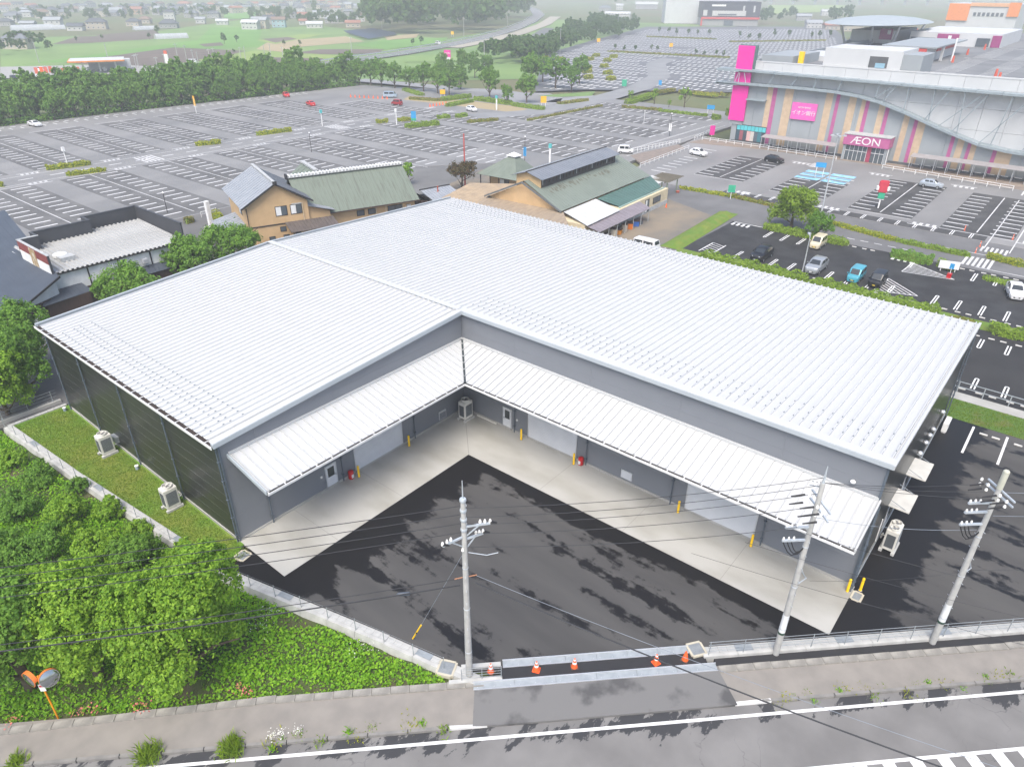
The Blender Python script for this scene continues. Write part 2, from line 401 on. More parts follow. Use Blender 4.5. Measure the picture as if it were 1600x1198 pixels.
# verge blocks between sidewalk and bank
verge = thing('verge_edging', 'row of weathered concrete edging blocks behind the sidewalk', 'edging', (0, 0, 0))
me_v = MB().box(0, -.22, -.5, .985, .22, .11).mesh('edging_block', mat('edging_concrete', (.33, .315, .28), .85, c2=(.22, .21, .19), ns=2, bump=.2, bs=15, detail=7), bevel=.015)
s = -34.
while s < 60:
    if not (-.9 < s < 13.0):
        tt = (-28.75 if s > 0 else -28.42) - (0 if s > -.9 else max(0., (-s - 12) * .045))
        link('edging_block', me_v, verge, ST(s, tt + rngk.uniform(-.012, .012)) + (rngk.uniform(-.012, .012),), -pi / 4 + (0 if s > -12 else .045) + rngk.uniform(-.006, .006))
    s += 1.0
strip('gutter_strip', -28.6, -27.9, -.05, mat('damp_asphalt', (.03, .03, .033), .7), 13.0, 75, -.6)
# bank outside the retaining wall
b = MB(); nx_, ny_ = 44, 74; rngb = random.Random(9)
X0, X1, Y0, Y1 = -58.0, -19.0, -20.0, 50.0
Z = [[-.42 + .16 * rngb.random() + .25 * sin(i * .35) * cos(j * .23) * .5 for j in range(ny_)] for i in range(nx_)]
vs = [(X0 + (X1 - X0) * i / (nx_ - 1), Y0 + (Y1 - Y0) * j / (ny_ - 1), Z[i][j]) for i in range(nx_) for j in range(ny_)]
def vidx(i, j): return i * ny_ + j
b.add(vs, [(vidx(i, j), vidx(i + 1, j), vidx(i + 1, j + 1), vidx(i, j + 1)) for i in range(nx_ - 1) for j in range(ny_ - 1)
           if vs[vidx(i, j)][0] + vs[vidx(i, j)][1] > -41.5])
tag(b.build('bank', mat('bank_soil', (.06, .085, .025), .95, c2=(.10, .075, .05), ns=.5, lo=.5, hi=.75, bump=.6, bs=8), smooth=60), kind='structure')

# ---------------------------------------------------------------- parking bay markings
def bar_mesh(w, l): return MB().sheet([(-l / 2, -w / 2), (l / 2, -w / 2), (l / 2, w / 2), (-l / 2, w / 2)], 0).mesh('bay_line', M_paint_old)
LOT = bpy.data.objects['parking_lot']; MLOT = bpy.data.objects['mall_parking_lot']; TLOT = bpy.data.objects['tenant_parking_lot']; RLOT = bpy.data.objects['rear_parking_lot']; YARD = bpy.data.objects['yard']
bars = []; lines = MB()
def clear_of(x, y): return True
CX = [1.0 + 15.75 * k for k in range(-3, 11)]
for k, cx in enumerate(CX):
    # northern block
    if cx < 120:
        n0, n1 = 127.5, 169
        if cx > 100: n0, n1 = 118, 150
        y = n0
        while y <= n1:
            for sg in (-1, 1): bars.append((cx + sg * 3.1, y))
            y += 2.78
        lines.box(cx - .07, n0 - 1, .003, cx + .07, n1 + 1.5, .0045)
        lines.box(cx - 6.4, n1 + 1.9, .003, cx + 4.6, n1 + 2.15, .0045)
    # southern block
    s1 = 113.5 if cx < 120 else 96
    s0 = 76.5 if cx < 50 else (70 if cx < 72 else (60 if cx < 90 else 50.5))
    y = s1
    while y >= s0:
        for sg in (-1, 1): bars.append((cx + sg * 3.1, y))
        y -= 2.78
    lines.box(cx - .07, s0 - .5, .003, cx + .07, s1 + 1.2, .0045)
    lines.box(cx - 3.5, s1 + 1.7, .003, cx + 6.5, s1 + 1.85, .0045)
# edge lines of the central lane, arrows and crossings
lines.box(-60, 123.6, .003, 118, 123.75, .0045); lines.box(-60, 116.6, .003, 118, 116.75, .0045)
for i in range(30): lines.box(-50 + i * 5.6, 120.1, .003, -47.4 + i * 5.6, 120.5, .0045)
for cx in (29.6, 79.5):
    for j in range(5): lines.box(cx - .4 + j * .85, 117, .003, cx + j * .85, 123.3, .0045)
for i in range(60):                       # bays against the tree belt
    x = -40 + i * 2.6; y1 = 183.2 - .02 * x
    lines.box(x, y1 - 4.0, .003, x + .32, y1 - 1.2, .0045)
    lines.box(x + .8, y1 - .5, .003, x + 2.0, y1 - .2, .08)
for cx in CX:                             # give-way ticks and stop bars at the row ends
    for j in range(4): lines.box(cx + 5.2 + j * .9, 115.3, .003, cx + 5.7 + j * .9, 116.2, .0045)
    for j in range(4): lines.box(cx - 8.8 + j * .9, 124.1, .003, cx - 8.3 + j * .9, 125.0, .0045)
    lines.box(cx + 5.0, 114.7, .003, cx + 9.0, 114.95, .0045); lines.box(cx - 9.2, 125.5, .003, cx - 5.0, 125.75, .0045)
for p in ((85, 47.6), (95, 47.2)): lines.box(p[0], p[1], .003, p[0] + 60, p[1] + .15, .0045)
lines.box(100, 44.2, .003, 150, 44.35, .0045)
lines.build('lane_lines', M_paint_old, LOT)
C_ = Vector((-38.6, -37.1)); bars.sort(key=lambda p: (Vector(p) - C_).length)
# bays hidden behind the buildings in front are left out
bars = [p for p in bars if not (p[0] < -35 and p[1] < 125)]
me_b = bar_mesh(.42, 3.3)
for p in bars[:300]: link('bay_line', me_b, LOT, (p[0], p[1], .0045))
b = MB()
for x, y in bars[300:]: b.sheet([(x - 1.65, y - .21), (x + 1.65, y - .21), (x + 1.65, y + .21), (x - 1.65, y + .21)], .005)
b.build('bay_lines_beyond', M_paint_old, LOT)['kind'] = 'stuff'
M_bay = mat('asphalt_bay', (.1, .099, .098), .8, c2=(.18, .178, .175), ns=.12, lo=.4, hi=.75, detail=8)
b = MB()
for cx in CX:
    if cx < 120: b.sheet([(cx - 5.6, 126.5), (cx + 5.6, 126.5), (cx + 5.6, 170.5), (cx - 5.6, 170.5)] if cx < 100 else [(cx - 5.6, 117), (cx + 5.6, 117), (cx + 5.6, 151), (cx - 5.6, 151)], .002)
    b.sheet([(cx - 5.6, 52 if cx > 90 else 74.5), (cx + 5.6, 52 if cx > 90 else 74.5), (cx + 5.6, 114.8 if cx < 120 else 97), (cx - 5.6, 114.8 if cx < 120 else 97)], .002)
b.build('bay_surface', M_bay, LOT)['kind'] = 'stuff'
M_bay2 = mat('asphalt_bay_dark', (.05, .05, .05), .8, c2=(.085, .084, .083), ns=.2, lo=.4, hi=.75, detail=8)
b = MB()
for cy, xa, xb in ((20.3, 95.5, 116), (4.0, 93, 105), (-10.8, 90, 115), (-25.3, 88, 114), (-40.5, 88, 114), (-55.5, 88, 114)): b.sheet([(xa - .8, cy - 5), (xb + .6, cy - 5), (xb + .6, cy + 5), (xa - .8, cy + 5)], .002)
b.sheet([(84, -27), (86.8, -27), (86.8, 15), (84, 15)], .002)
b.build('bay_surface', M_bay2, MLOT)['kind'] = 'stuff'
# mall lot: rows run towards the mall
me_b2 = MB().sheet([(-.19, -1.6), (.19, -1.6), (.19, 1.6), (-.19, 1.6)], 0).mesh('bay_line', M_paint_old)
lines = MB(); blue = MB()
for cy, xa, xb in ((20.3, 95.5, 116), (4.0, 93, 109), (-10.8, 90, 115), (-25.3, 88, 114), (-40.5, 88, 114), (-55.5, 88, 114)):
    lines.box(xa, cy - .08, .003, xb, cy + .08, .0045)
    lines.box(xa - 1.2, cy - 5.0, .003, xa - 1.05, cy + 5, .0045)
    x = xa + .7
    while x < xb + .5:
        for sg in (-1, 1): link('bay_line', me_b2, MLOT, (x, cy + sg * 3.3, .0045))
        x += 2.6
x = 92.0
while x < 118:
    link('bay_line', me_b2, MLOT, (x, 32.0 + (x - 92) * .05, .0045)); x += 2.6
for i in range(3):                        # blue bays for wheelchair users
    for j in range(2): blue.box(105 + i * 3.0, -.3 + j * 5.0, .003, 107.0 + i * 3.0, 4.2 + j * 5.0, .0045)
blue.build('blue_bays', mat('blue_paint', (.16, .42, .62), .7, c2=(.35, .55, .68), ns=1.2, detail=6), MLOT)
for k in range(6): lines.box(116.2 + .7 * k, 8.4, .003, 116.6 + .7 * k, 10.4, .0045)
for cy in (12.5, -3.2, -18, -33):
    for j in range(4): lines.box(86.6, cy - 1.8 + j * .95, .003, 87.8, cy - 1.3 + j * .95, .0045)
    lines.box(86.2, cy - 2.2, .003, 86.45, cy + 2.2, .0045); lines.box(118.6, cy - 2.2, .003, 118.9, cy + 2.2, .0045)
    for j in range(4): lines.box(117.2, cy - 1.8 + j * .95, .003, 118.4, cy - 1.3 + j * .95, .0045)
for y in (-27.6, -30.8): lines.box(80, y, .003, 114, y + .15, .0045)
for j in range(6): lines.box(78.6, -27.5 - j * .6, .003, 81.2, -27.2 - j * .6, .0045); lines.box(118, -27.5 - j * .6, .003, 122, -27.2 - j * .6, .0045)
lines.build('lane_lines', M_paint_old, MLOT)
# U-shaped bay lines
def u_mesh(l, w=.42, t=.13):
    b = MB(); b.box(0, -w / 2, 0, l, -w / 2 + t, .002); b.box(0, w / 2 - t, 0, l, w / 2, .002)
    n = 6; r1, r0 = w / 2, w / 2 - t
    for i in range(n):
        a0, a1 = -pi / 2 + pi * i / n, -pi / 2 + pi * (i + 1) / n
        b.quad((l + r0 * cos(a0), r0 * sin(a0), .002), (l + r1 * cos(a0), r1 * sin(a0), .002), (l + r1 * cos(a1), r1 * sin(a1), .002), (l + r0 * cos(a1), r0 * sin(a1), .002))
    return b.mesh('bay_line', M_paint)
me_u = u_mesh(3.2); me_us = u_mesh(2.4)
me_stop = MB().box(-.09, -.3, 0, .09, .3, .1).mesh('wheel_stop', mat('wheel_stop_concrete', (.6, .59, .56), .8), bevel=.02)
for y in [-1.2 - 2.5 * i for i in range(26)]:
    if y > -22 or y < -24.5: link('bay_line', me_u, TLOT, (52.9, y - .3, .003))
    if -9.5 < y < 1 or (y < -20.5 and not -27.5 < y < -22): link('bay_line', me_u, TLOT, (67.9, y, .003), pi)
    for dy in (-.8, .8):
        link('wheel_stop', me_stop, TLOT, (52.2, y - 1.25 + dy * .7, .001)); 
        if -14 < y < 1 or y < -20: link('wheel_stop', me_stop, TLOT, (68.6, y - 1.25 + dy * .7, .001))
for y in [-25.5 - 2.5 * i for i in range(16)]:
    link('bay_line', me_us, RLOT, (45.9, y, .003), pi); link('bay_line', me_us, RLOT, (33.2, y - 1.2, .003))
    for dy in (-.55, .55):
        link('wheel_stop', me_stop, RLOT, (46.5, y - 1.25 + dy, .001)); link('wheel_stop', me_stop, RLOT, (32.5, y - 2.4 + dy, .001))
for y in [-4.3 - 2.6 * i for i in range(9)]: link('bay_line', me_us, MLOT, (84.3, y + .1, .003))
for y in [14 - 2.6 * i for i in range(6)]: link('bay_line', me_us, MLOT, (85.3, y + .1, .003))
# hatched no-parking zones in the tenant lot
b = MB()
for (x0, y0, x1, y1, x2, y2) in ((53.0, -19.9, 58.5, -20.3, 54.6, -24.6), (66.8, -21.2, 62.4, -20.9, 63.6, -26.9)):
    A_, B_, C2 = Vector((x0, y0)), Vector((x1, y1)), Vector((x2, y2))
    for p, q in ((A_, B_), (B_, C2), (C2, A_)): b.bar((p.x, p.y, .004), (q.x, q.y, .004), .13, .003)
    for i in range(1, 8):
        t_ = i / 8; p = A_ + (B_ - A_) * t_; q = A_ + (C2 - A_) * t_; b.bar((p.x, p.y, .004), (q.x, q.y, .004), .12, .003)
b.build('hatching', M_paint, TLOT)
b = MB(); b.box(52.6, 1.4, .003, 57.2, 1.54, .0045); b.box(52.6, 3.4, .003, 57.2, 3.54, .0045)
for i in range(6): b.bar((52.8 + i * .75, 1.5, .004), (53.5 + i * .75, 3.45, .004), .11, .002)
b.box(69.0, .5, .003, 69.2, 5.5, .0045)
for j in range(4): b.box(67.4, 2.6 + j * .8, .003, 68.6, 3.0 + j * .8, .0045); b.box(66.6, -18.8 - j * .8, .003, 67.8, -18.4 - j * .8, .0045)
b.build('lane_lines', M_paint, TLOT)
# bays on the yard behind the warehouse end
for i in range(8):
    y = -35.6 - i * 2.5
    MB().box(20.9, y - .09, .003, 25.9, y + .09, .0045).build('bay_line', M_paint, YARD)
    for dy in (-.85, -1.75): link('wheel_stop', me_stop, YARD, (25.0, y + dy, .001))
# service road markings
SR = bpy.data.objects['service_road']; b = MB()
b.box(70.6, -70, -.006, 70.75, -28, -.0045); b.box(76.9, -70, -.006, 77.05, -20, -.0045)
for j in range(6): b.box(70.9, -26.6 - j * .62, -.006, 75.2, -26.25 - j * .62, -.0045)
for j in range(5): b.box(72.2, -12.0 - j * 1.9, -.006, 72.4, -10.9 - j * 1.9, -.0045)
b.build('lane_lines', M_paint_old, SR)

# ================================================================ the warehouse
LW, DD, RR, WW, ZL, ZR, ZB = 22.57, 27.04, 33.39, 26.76, 8.12, 9.49, 8.68
M_roof = mat('roof_steel_white', (.485, .495, .50), .6, c2=(.475, .485, .49), ns=.4, spec=.5)
M_flash = mat('flashing_pale_blue', (.40, .44, .47), .45, c2=(.37, .41, .44), ns=.6)
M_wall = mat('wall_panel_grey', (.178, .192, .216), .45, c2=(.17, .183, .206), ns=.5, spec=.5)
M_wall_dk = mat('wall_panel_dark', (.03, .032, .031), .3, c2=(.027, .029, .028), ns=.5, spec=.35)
M_core = mat('wall_core', (.05, .05, .055), .8)
M_jl = mat('joint_pale', (.12, .125, .12), .5)
M_alu = mat('aluminium', (.62, .64, .66), .4, metal=.5, c2=(.55, .57, .6))
M_shut = mat('shutter_grey', (.62, .64, .67), .45, c2=(.58, .6, .63))
M_pipe = mat('pipe_slate', (.10, .125, .155), .35)
M_galv = mat('galvanised', (.36, .39, .41), .5, metal=.3, c2=(.30, .33, .35), ns=3)
M_white = mat('white_coat', (.78, .78, .77), .45)
M_yel = mat('yellow_coat', (.95, .60, .01), .45, c2=(.88, .54, .01), ns=3)
M_glass_d = mat('glass_dark', (.03, .04, .045), .12, spec=.7)
wh = thing('warehouse', 'large L-shaped warehouse with white ribbed steel roof and dark grey walls', 'warehouse', (0, 0, 0))
# ---- wall core
b = MB(); b.prism([(-22.24, .06), (.06, .06), (.06, -33.1), (26.4, -33.1), (26.4, 26.7), (-22.24, 26.7)], -.3, 7.85); b.build('wall_core', M_core, wh)
b = MB()
for (p, q) in (((-22.24, .06), (.06, .06)), ((.06, -33.1), (26.4, -33.1))):
    for y in (p[1], 26.6):
        if y == 26.6 and p[0] > -1: pass
    z0, z1 = (7.9, 9.2) if p[0] < -1 else (9.2, 8.45)
    for yy in ((p[1]), 26.6 if p[0] < -1 else 26.58):
        b.extr([(p[0], yy, 7.84), (q[0], yy, 7.84), (q[0], yy, z1), (p[0], yy, z0)], (0, .1, 0))
b.box(.06, -33.1, 7.86, .16, .06, 9.2); b.box(26.3, -33.1, 7.86, 26.4, 26.7, 8.45)
b.build('gable_core', M_core, wh)
# ---- foundation plinth
b = MB(); b.box(-22.36, -.04, -.3, -22.24, 26.78, .22); b.box(-22.36, -.06, -.3, .0, .06, .2); b.box(-.06, -33.2, -.3, .06, -.06, .2); b.box(-.06, -33.24, -.3, 26.46, -33.1, .14)
b.build('plinth', M_conc, wh)
# ---- wall panels: bands between joints, top follows the roof
def panels(axis, fixed, out, joints, z0, top, band, m, gap=.012, th=.05):
    """axis 'x': wall runs along x at y=fixed; out = -1/+1 side the panel sits on"""
    for a, c in zip(joints[:-1], joints[1:]):
        a, c = min(a, c) + gap / 2, max(a, c) - gap / 2
        z = z0
        while True:
            ta, tc = top(a), top(c); zt = z + band
            if z > min(ta, tc) - .05: break
            za, zc = (min(zt - gap, ta), min(zt - gap, tc)) if zt + .5 < min(ta, tc) else (ta, tc)
            if axis == 'x': P = [(a, fixed, z), (c, fixed, z), (c, fixed, zc), (a, fixed, za)]; d = (0, out * th, 0)
            else: P = [(fixed, a, z), (fixed, c, z), (fixed, c, zc), (fixed, a, za)]; d = (out * th, 0, 0)
            MB().extr(P, d).build('wall_panel', m, wh)
            if (za, zc) == (ta, tc): break
            z = zt
rl = lambda x: ZR - .16 + x * (ZR - ZL) / LW
rr = lambda x: ZR - .16 - x * (ZR - ZB) / WW
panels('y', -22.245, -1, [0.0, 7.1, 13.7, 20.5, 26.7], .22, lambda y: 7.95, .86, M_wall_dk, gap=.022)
panels('x', .055, -1, [-22.3, -19.75, -13.4, -6.6, .0], .2, rl, 1.9, M_wall, gap=.008)
panels('y', .055, -1, [.0, -5.7, -12.95, -20.2, -27.3, -33.15], .2, lambda y: ZR - .15, 1.9, M_wall, gap=.008)
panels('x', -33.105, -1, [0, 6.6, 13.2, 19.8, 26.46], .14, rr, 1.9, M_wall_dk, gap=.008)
b = MB()
for z in [.22 + .86 * k for k in range(1, 9)]: b.box(-22.298, .02, z - .02, -22.246, 26.68, z - .004)
b.build('panel_trim', M_jl, wh)
# corner trims
b = MB(); b.box(-22.34, -.07, .1, -22.20, .05, 8.05); b.box(-.07, -33.22, .1, .06, -33.08, 9.25); b.box(26.34, -33.22, .1, 26.5, -33.08, 8.5)
b.build('corner_trims', M_pipe, wh)['kind'] = 'stuff'
# ---- roof panels (one fold each)
PROF = [(0, 0), (.235, 0), (.262, .12), (.338, .12), (.365, 0), (.6, 0)]
def fold(L, drop, along, up0=0.0):
    b = MB(); vs = []
    for u, h in PROF:
        for e in (0, 1):
            x = L * e; vs.append((x, u, h - drop * abs(e)) if along == 'x' else (u, x, h - drop * abs(e)))
    b.add(vs, [(2 * i, 2 * i + 1, 2 * i + 3, 2 * i + 2) for i in range(len(PROF) - 1)])
    return b
me_rR = fold(WW + .12, ZR - ZB + .004, 'x').mesh('roof_panel', M_roof)
me_rL = fold(-(LW - .05), ZR - ZL - .003, 'x').mesh('roof_panel', M_roof)
nR = int((DD + RR) / .6)
for i in range(nR + 1):
    y = -RR + .02 + i * .6
    if y + .6 > DD + .1: break
    link('roof_panel', me_rR, wh, (.0, y, ZR))
    if y > -.3: link('roof_panel', me_rL, wh, (.0, y, ZR))
# snow-guard clips standing on the folds
b = MB()
def clip(x, y, z): b.box(x - .06, y - .025, z, x + .06, y + .025, z + .04)
def zroof(x): return (ZR - x * (ZR - ZB) / WW if x > 0 else ZR + x * (ZR - ZL) / LW) + .12
for i in range(nR + 1):
    y = -RR + .02 + i * .6 + .3
    if y > DD - .2: break
    if y < .5:
        for x in (1.4, 2.36, 3.3): clip(x, y, zroof(x))
    if y < 25:
        for x in (25.9, 25.2, 24.4, 23.6): clip(x, y, zroof(x))
    if .6 < y < 23.6:
        for x in (-21.95, -21.05, -20.55, -19.65): clip(x, y, zroof(x))
b.build('roof_clips', mat('clip_steel', (.14, .17, .20), .5), wh)['kind'] = 'stuff'
# lap seams in the sheets
b = MB(); rs = random.Random(3)
for i in range(90):
    y = rs.uniform(1, 26); k = round((y + RR - .32) / .6) * .6 - RR + .32; x = rs.choice((-14.8, -11.2, -7.4)) + rs.uniform(-.06, .06)
    b.box(x, k - .3, zroof(x) - .103, x + .05, k + .1, zroof(x) - .099)
b.build('lap_seams', mat('seam_grey', (.55, .58, .62), .6), wh)['kind'] = 'stuff'
# ---- ridge and edge flashings
b = MB(); b.box(-.28, .2, ZR + .06, .28, DD - .05, ZR + .135); b.build('ridge_cap', M_roof, wh)
b = MB()
for i in range(45): b.box(-.34, .5 + i * .6, ZR + .07, -.285, .85 + i * .6, ZR + .12)  # grey dashes along the ridge cap stand in for its shadow line
b.build('ridge_shadow_line', M_galv, wh)['kind'] = 'stuff'
b = MB(); b.box(-.34, -RR - .03, ZR - .18, -.06, -.34, ZR + .125); b.build('fascia', M_flash, wh, bevel=.02)
b = MB(); b.box(-.30, -RR + .0, ZR + .126, .42, .1, ZR + .15); b.build('edge_cap', M_roof, wh)
b = MB(); b.extr([(-LW - .12, -.34, ZL - .22), (-.06, -.34, ZR - .2), (-.06, -.34, ZR + .125), (-LW - .12, -.34, ZL + .13)], (0, .28, 0)); b.build('fascia', M_flash, wh, bevel=.02)
b = MB(); b.extr([(-LW - .1, -.30, ZL + .132), (-.3, -.30, ZR + .127), (-.3, .16, ZR + .127), (-LW - .1, .16, ZL + .132)], (0, 0, .02)); b.build('edge_cap', M_roof, wh)
b = MB(); b.extr([(-.3, -RR - .06, ZR - .18), (WW + .1, -RR - .06, ZB - .2), (WW + .1, -RR - .06, ZB + .14), (-.3, -RR - .06, ZR + .13)], (0, .2, 0)); b.build('fascia', M_roof, wh, bevel=.02)
b = MB(); b.extr([(0, DD - .1, ZR - .18), (WW + .1, DD - .1, ZB - .2), (WW + .1, DD - .1, ZB + .13), (0, DD - .1, ZR + .125)], (0, .2, 0))
b.extr([(-LW - .1, DD - .1, ZL - .2), (0, DD - .1, ZR - .18), (0, DD - .1, ZR + .125), (-LW - .1, DD - .1, ZL + .13)], (0, .2, 0)); b.build('fascia', M_flash, wh)
# ---- eave gutter on the left wall
b = MB(); b.box(-LW - .2, -.25, ZL - .2, -LW + .12, DD - .05, ZL - .13); b.box(-LW + .08, -.25, ZL - .13, -LW + .12, DD - .05, ZL - .02)
b.build('gutter', mat('gutter_brown', (.055, .042, .038), .6), wh)
b = MB(); b.box(-LW - .25, -.28, ZL - .22, -LW - .2, DD, ZL - .02); b.build('gutter_lip', M_white, wh)
me_br = MB().box(-LW - .22, -.025, ZL - .03, -LW + .1, .025, ZL + .005).mesh('gutter_bracket', M_white)
for i in range(22): link('gutter_bracket', me_br, wh, (0, .5 + i * 1.2, 0))
b = MB(); b.box(WW + .02, -RR, ZB - .2, WW + .22, DD, ZB - .06); b.build('gutter', M_white, wh)
# ---- downpipes
def downpipe(x, y, z0, z1, r=.055, m=M_pipe):
    b = MB(); b.tube((x, y, z0), (x, y, z1), r, r, 10)
    z = z0 + .6
    while z < z1: b.cbox(x, y, z, .17, .17, .05); z += 1.5
    return b.build('downpipe', m, wh, smooth=50)
for y in (26.45, 20.5, 13.7, 7.1, .06): downpipe(-22.42, y, .0, 7.95)
downpipe(26.3, -33.36, .02, 8.4)
downpipe(-.5, -33.3, .02, 6.6, .05); downpipe(-.16, -33.32, .02, 6.6, .05)
for x in (-19.72, -13.55, -6.1): downpipe(x, -.12, .03, 6.5, .045)
for y in (-5.85, -13.1, -20.5, -27.3): downpipe(-.12, y, .03, 6.5, .045)
# ---- canopies over the loading bays
CZ, CS = 6.88, .245
CPROF = [(0, -.03), (.035, -.03), (.04, .075), (.08, .075), (.09, 0), (.585, 0), (.6, -.03)]
k = 0
for i in range(37):                                   # left wing canopy, ribs fall towards -y
    x1 = -.6 * i; x0 = max(x1 - .6, -21.75)
    if x0 >= x1 - .05: break
    b = MB(); vs = []
    for u, h in CPROF:
        x = min(x0 + u, x1); ln = min(4.0, -x)
        vs += [(x, -.02, CZ + h), (x, -ln, CZ + h - CS * ln)]
    b.add(vs, [(2 * j, 2 * j + 1, 2 * j + 3, 2 * j + 2) for j in range(len(CPROF) - 1)]); b.build('canopy_panel', M_roof, wh)
for i in range(56):                                   # right wing canopy, ribs fall towards -x
    y1 = -.6 * i; y0 = max(y1 - .6, -33.2)
    if y0 >= y1 - .05: break
    b = MB(); vs = []
    for u, h in CPROF:
        y = min(y0 + u, y1); ln = min(4.0, -y)
        vs += [(-.02, y, CZ + h), (-ln, y, CZ + h - CS * ln)]
    b.add(vs, [(2 * j, 2 * j + 1, 2 * j + 3, 2 * j + 2) for j in range(len(CPROF) - 1)]); b.build('canopy_panel', M_roof, wh)
OZ = CZ - CS * 4
b = MB(); b.box(-21.7, -.1, CZ + .01, -.02, -.0, CZ + .18); b.build('canopy_flashing', M_roof, wh)
b = MB(); b.box(-.1, -33.15, CZ + .01, -.0, -.12, CZ + .18); b.build('canopy_flashing', M_roof, wh)
b = MB()
b.extr([(-21.85, -.02, CZ - .18), (-21.85, -4.05, OZ - .18), (-21.85, -4.05, OZ + .1), (-21.85, -.02, CZ + .1)], (.1, 0, 0)); b.build('canopy_fascia', M_flash, wh, bevel=.015)
b = MB()
b.extr([(-.02, -33.3, CZ - .18), (-4.05, -33.3, OZ - .18), (-4.05, -33.3, OZ + .1), (-.02, -33.3, CZ + .1)], (0, .1, 0)); b.build('canopy_fascia', M_roof, wh, bevel=.015)
# soffits
b = MB(); b.quad((-21.75, -.05, CZ - .12), (-.05, -.05, CZ - .12), (-4, -4, OZ - .12), (-21.75, -4, OZ - .12)); b.quad((-.05, -.05, CZ - .12), (-.05, -33.2, CZ - .12), (-4, -33.2, OZ - .12), (-4, -4, OZ - .12)); b.build('canopy_soffit', M_shut, wh)
# eaves gutter of the canopies
b = MB(); b.box(-21.75, -4.16, OZ - .16, -4.16, -3.98, OZ - .06); b.box(-4.16, -33.25, OZ - .16, -3.98, -3.98, OZ - .06); b.build('canopy_gutter', mat('gutter_dark', (.07, .065, .06), .6), wh)
b = MB(); b.box(-21.8, -4.2, OZ - .18, -4.2, -4.161, OZ - .02); b.box(-4.2, -33.28, OZ - .18, -4.161, -4.161, OZ - .02); b.build('gutter_lip', M_white, wh)
me_b1 = MB().box(-.03, -4.18, OZ - .05, .03, -3.9, OZ - .01).mesh('gutter_bracket', M_white); me_b2 = MB().box(-4.18, -.03, OZ - .05, -3.9, .03, OZ - .01).mesh('gutter_bracket', M_white)
for i in range(15): link('gutter_bracket', me_b1, wh, (-4.9 - i * 1.2, 0, 0))
for i in range(24): link('gutter_bracket', me_b2, wh, (0, -4.9 - i * 1.2, 0))
b = MB(); b.bar((-.05, -.05, CZ + .03), (-4.1, -4.1, OZ + .03), .16, .05); b.build('valley_gutter', mat('valley_dark', (.05, .06, .065), .5), wh)
def strut(x, y, dx, dy):
    b = MB(); b.bar((x, y, 5.45), (x + dx * 1.6, y + dy * 1.6, 6.15), .07); b.bar((x + dx * .02, y + dy * .02, 5.3), (x + dx * .02, y + dy * .02, 6.6), .09); b.bar((x + dx * 3.6, y + dy * 3.6, OZ - .2), (x + dx * 3.6, y + dy * 3.6, OZ - .55), .08); b.bar((x, y, CZ - .3), (x + dx * 3.7, y + dy * 3.7, OZ - .26), .1, .14)
    b.bar((x + dx * 3.6, y + dy * 3.6, OZ - .52), (x + dx * 2.9, y + dy * 2.9, OZ - .12), .06)
    b.build('canopy_bracket', M_galv, wh)
for x in (-19.7, -13.3, -6.6): strut(x, -.02, 0, -1)
for y in (-5.75, -9.4, -13.0, -20.2, -27.3, -32.6): strut(-.02, y, -1, 0)
# ---- doors, shutters, vents
def opening(axis, a, c, z0, z1, name, m, frame=.06, proud=.03, ribs=0, glass=None):
    """door or shutter in wall along axis with a part for leaf and frame"""
    def bx(b, p, q, zz0, zz1, d0, d1):
        if axis == 'x': b.box(p, -d1, zz0, q, -d0, zz1)
        else: b.box(-d1, p, zz0, -d0, q, zz1)
        return b
    leaf = bx(MB(), a, c, z0, z1, -.02, proud).build(name, m, wh)
    f = MB(); bx(f, a - frame, a, z0, z1 + frame, -.02, proud + .03); bx(f, c, c + frame, z0, z1 + frame, -.02, proud + .03); bx(f, a, c, z1, z1 + frame, -.02, proud + .03)
    f.build('frame', M_alu, leaf)
    if ribs:
        r = MB(); n = int((z1 - z0) / ribs)
        for i in range(n): bx(r, a + .03, c - .03, z0 + i * ribs + .01, z0 + (i + 1) * ribs - .02, proud + .002, proud + .014)
        r.build('slats', m, leaf)['kind'] = 'stuff'
    if glass:
        bx(MB(), a + .16, c - .16, glass[0], glass[1], proud, proud + .012).build('pane', M_glass_d, leaf)
        bx(MB(), c - .1, c - .06, .95, 1.1, proud, proud + .07).build('handle', M_galv, leaf)
    return leaf
opening('x', -12.25, -7.42, .04, 3.7, 'shutter', M_shut, ribs=.15)
opening('y', -12.05, -7.28, .04, 3.7, 'shutter', M_shut, ribs=.15)
opening('y', -26.7, -21.65, .04, 3.7, 'shutter', M_shut, ribs=.15)
opening('x', -14.95, -14.05, .04, 2.0, 'door', M_shut, glass=(1.0, 1.8))
opening('y', -5.42, -4.58, .04, 2.0, 'door', M_shut, glass=(1.0, 1.8))
def vent(axis, a, c, z0, z1):
    b = MB(); v = MB()
    if axis == 'x':
        b.box(a, -.09, z0, c, .0, z1); [v.box(a + .06, -.1, z0 + .06 + i * .1, c - .06, -.091, z0 + .14 + i * .1) for i in range(int((z1 - z0 - .1) / .1))]
    else:
        b.box(-.09, a, z0, .0, c, z1); [v.box(-.1, a + .06, z0 + .06 + i * .1, -.091, c - .06, z0 + .14 + i * .1) for i in range(int((z1 - z0 - .1) / .1))]
    o = b.build('vent', M_alu, wh, bevel=.01); v.build('louvre', M_shut if axis == 'y' else M_wall, o)
vent('x', -3.2, -2.35, .35, 1.15); vent('y', -17.2, -16.25, .4, 1.15)
for p in ((-.1, -6.1), ): MB().box(p[0] - .02, p[1] - .07, 1.25, p[0] + .05, p[1] + .07, 1.42).build('switch_box', M_white, wh)
MB().box(-15.45, -.06, 1.3, -15.3, .0, 1.45).build('switch_box', M_white, wh)
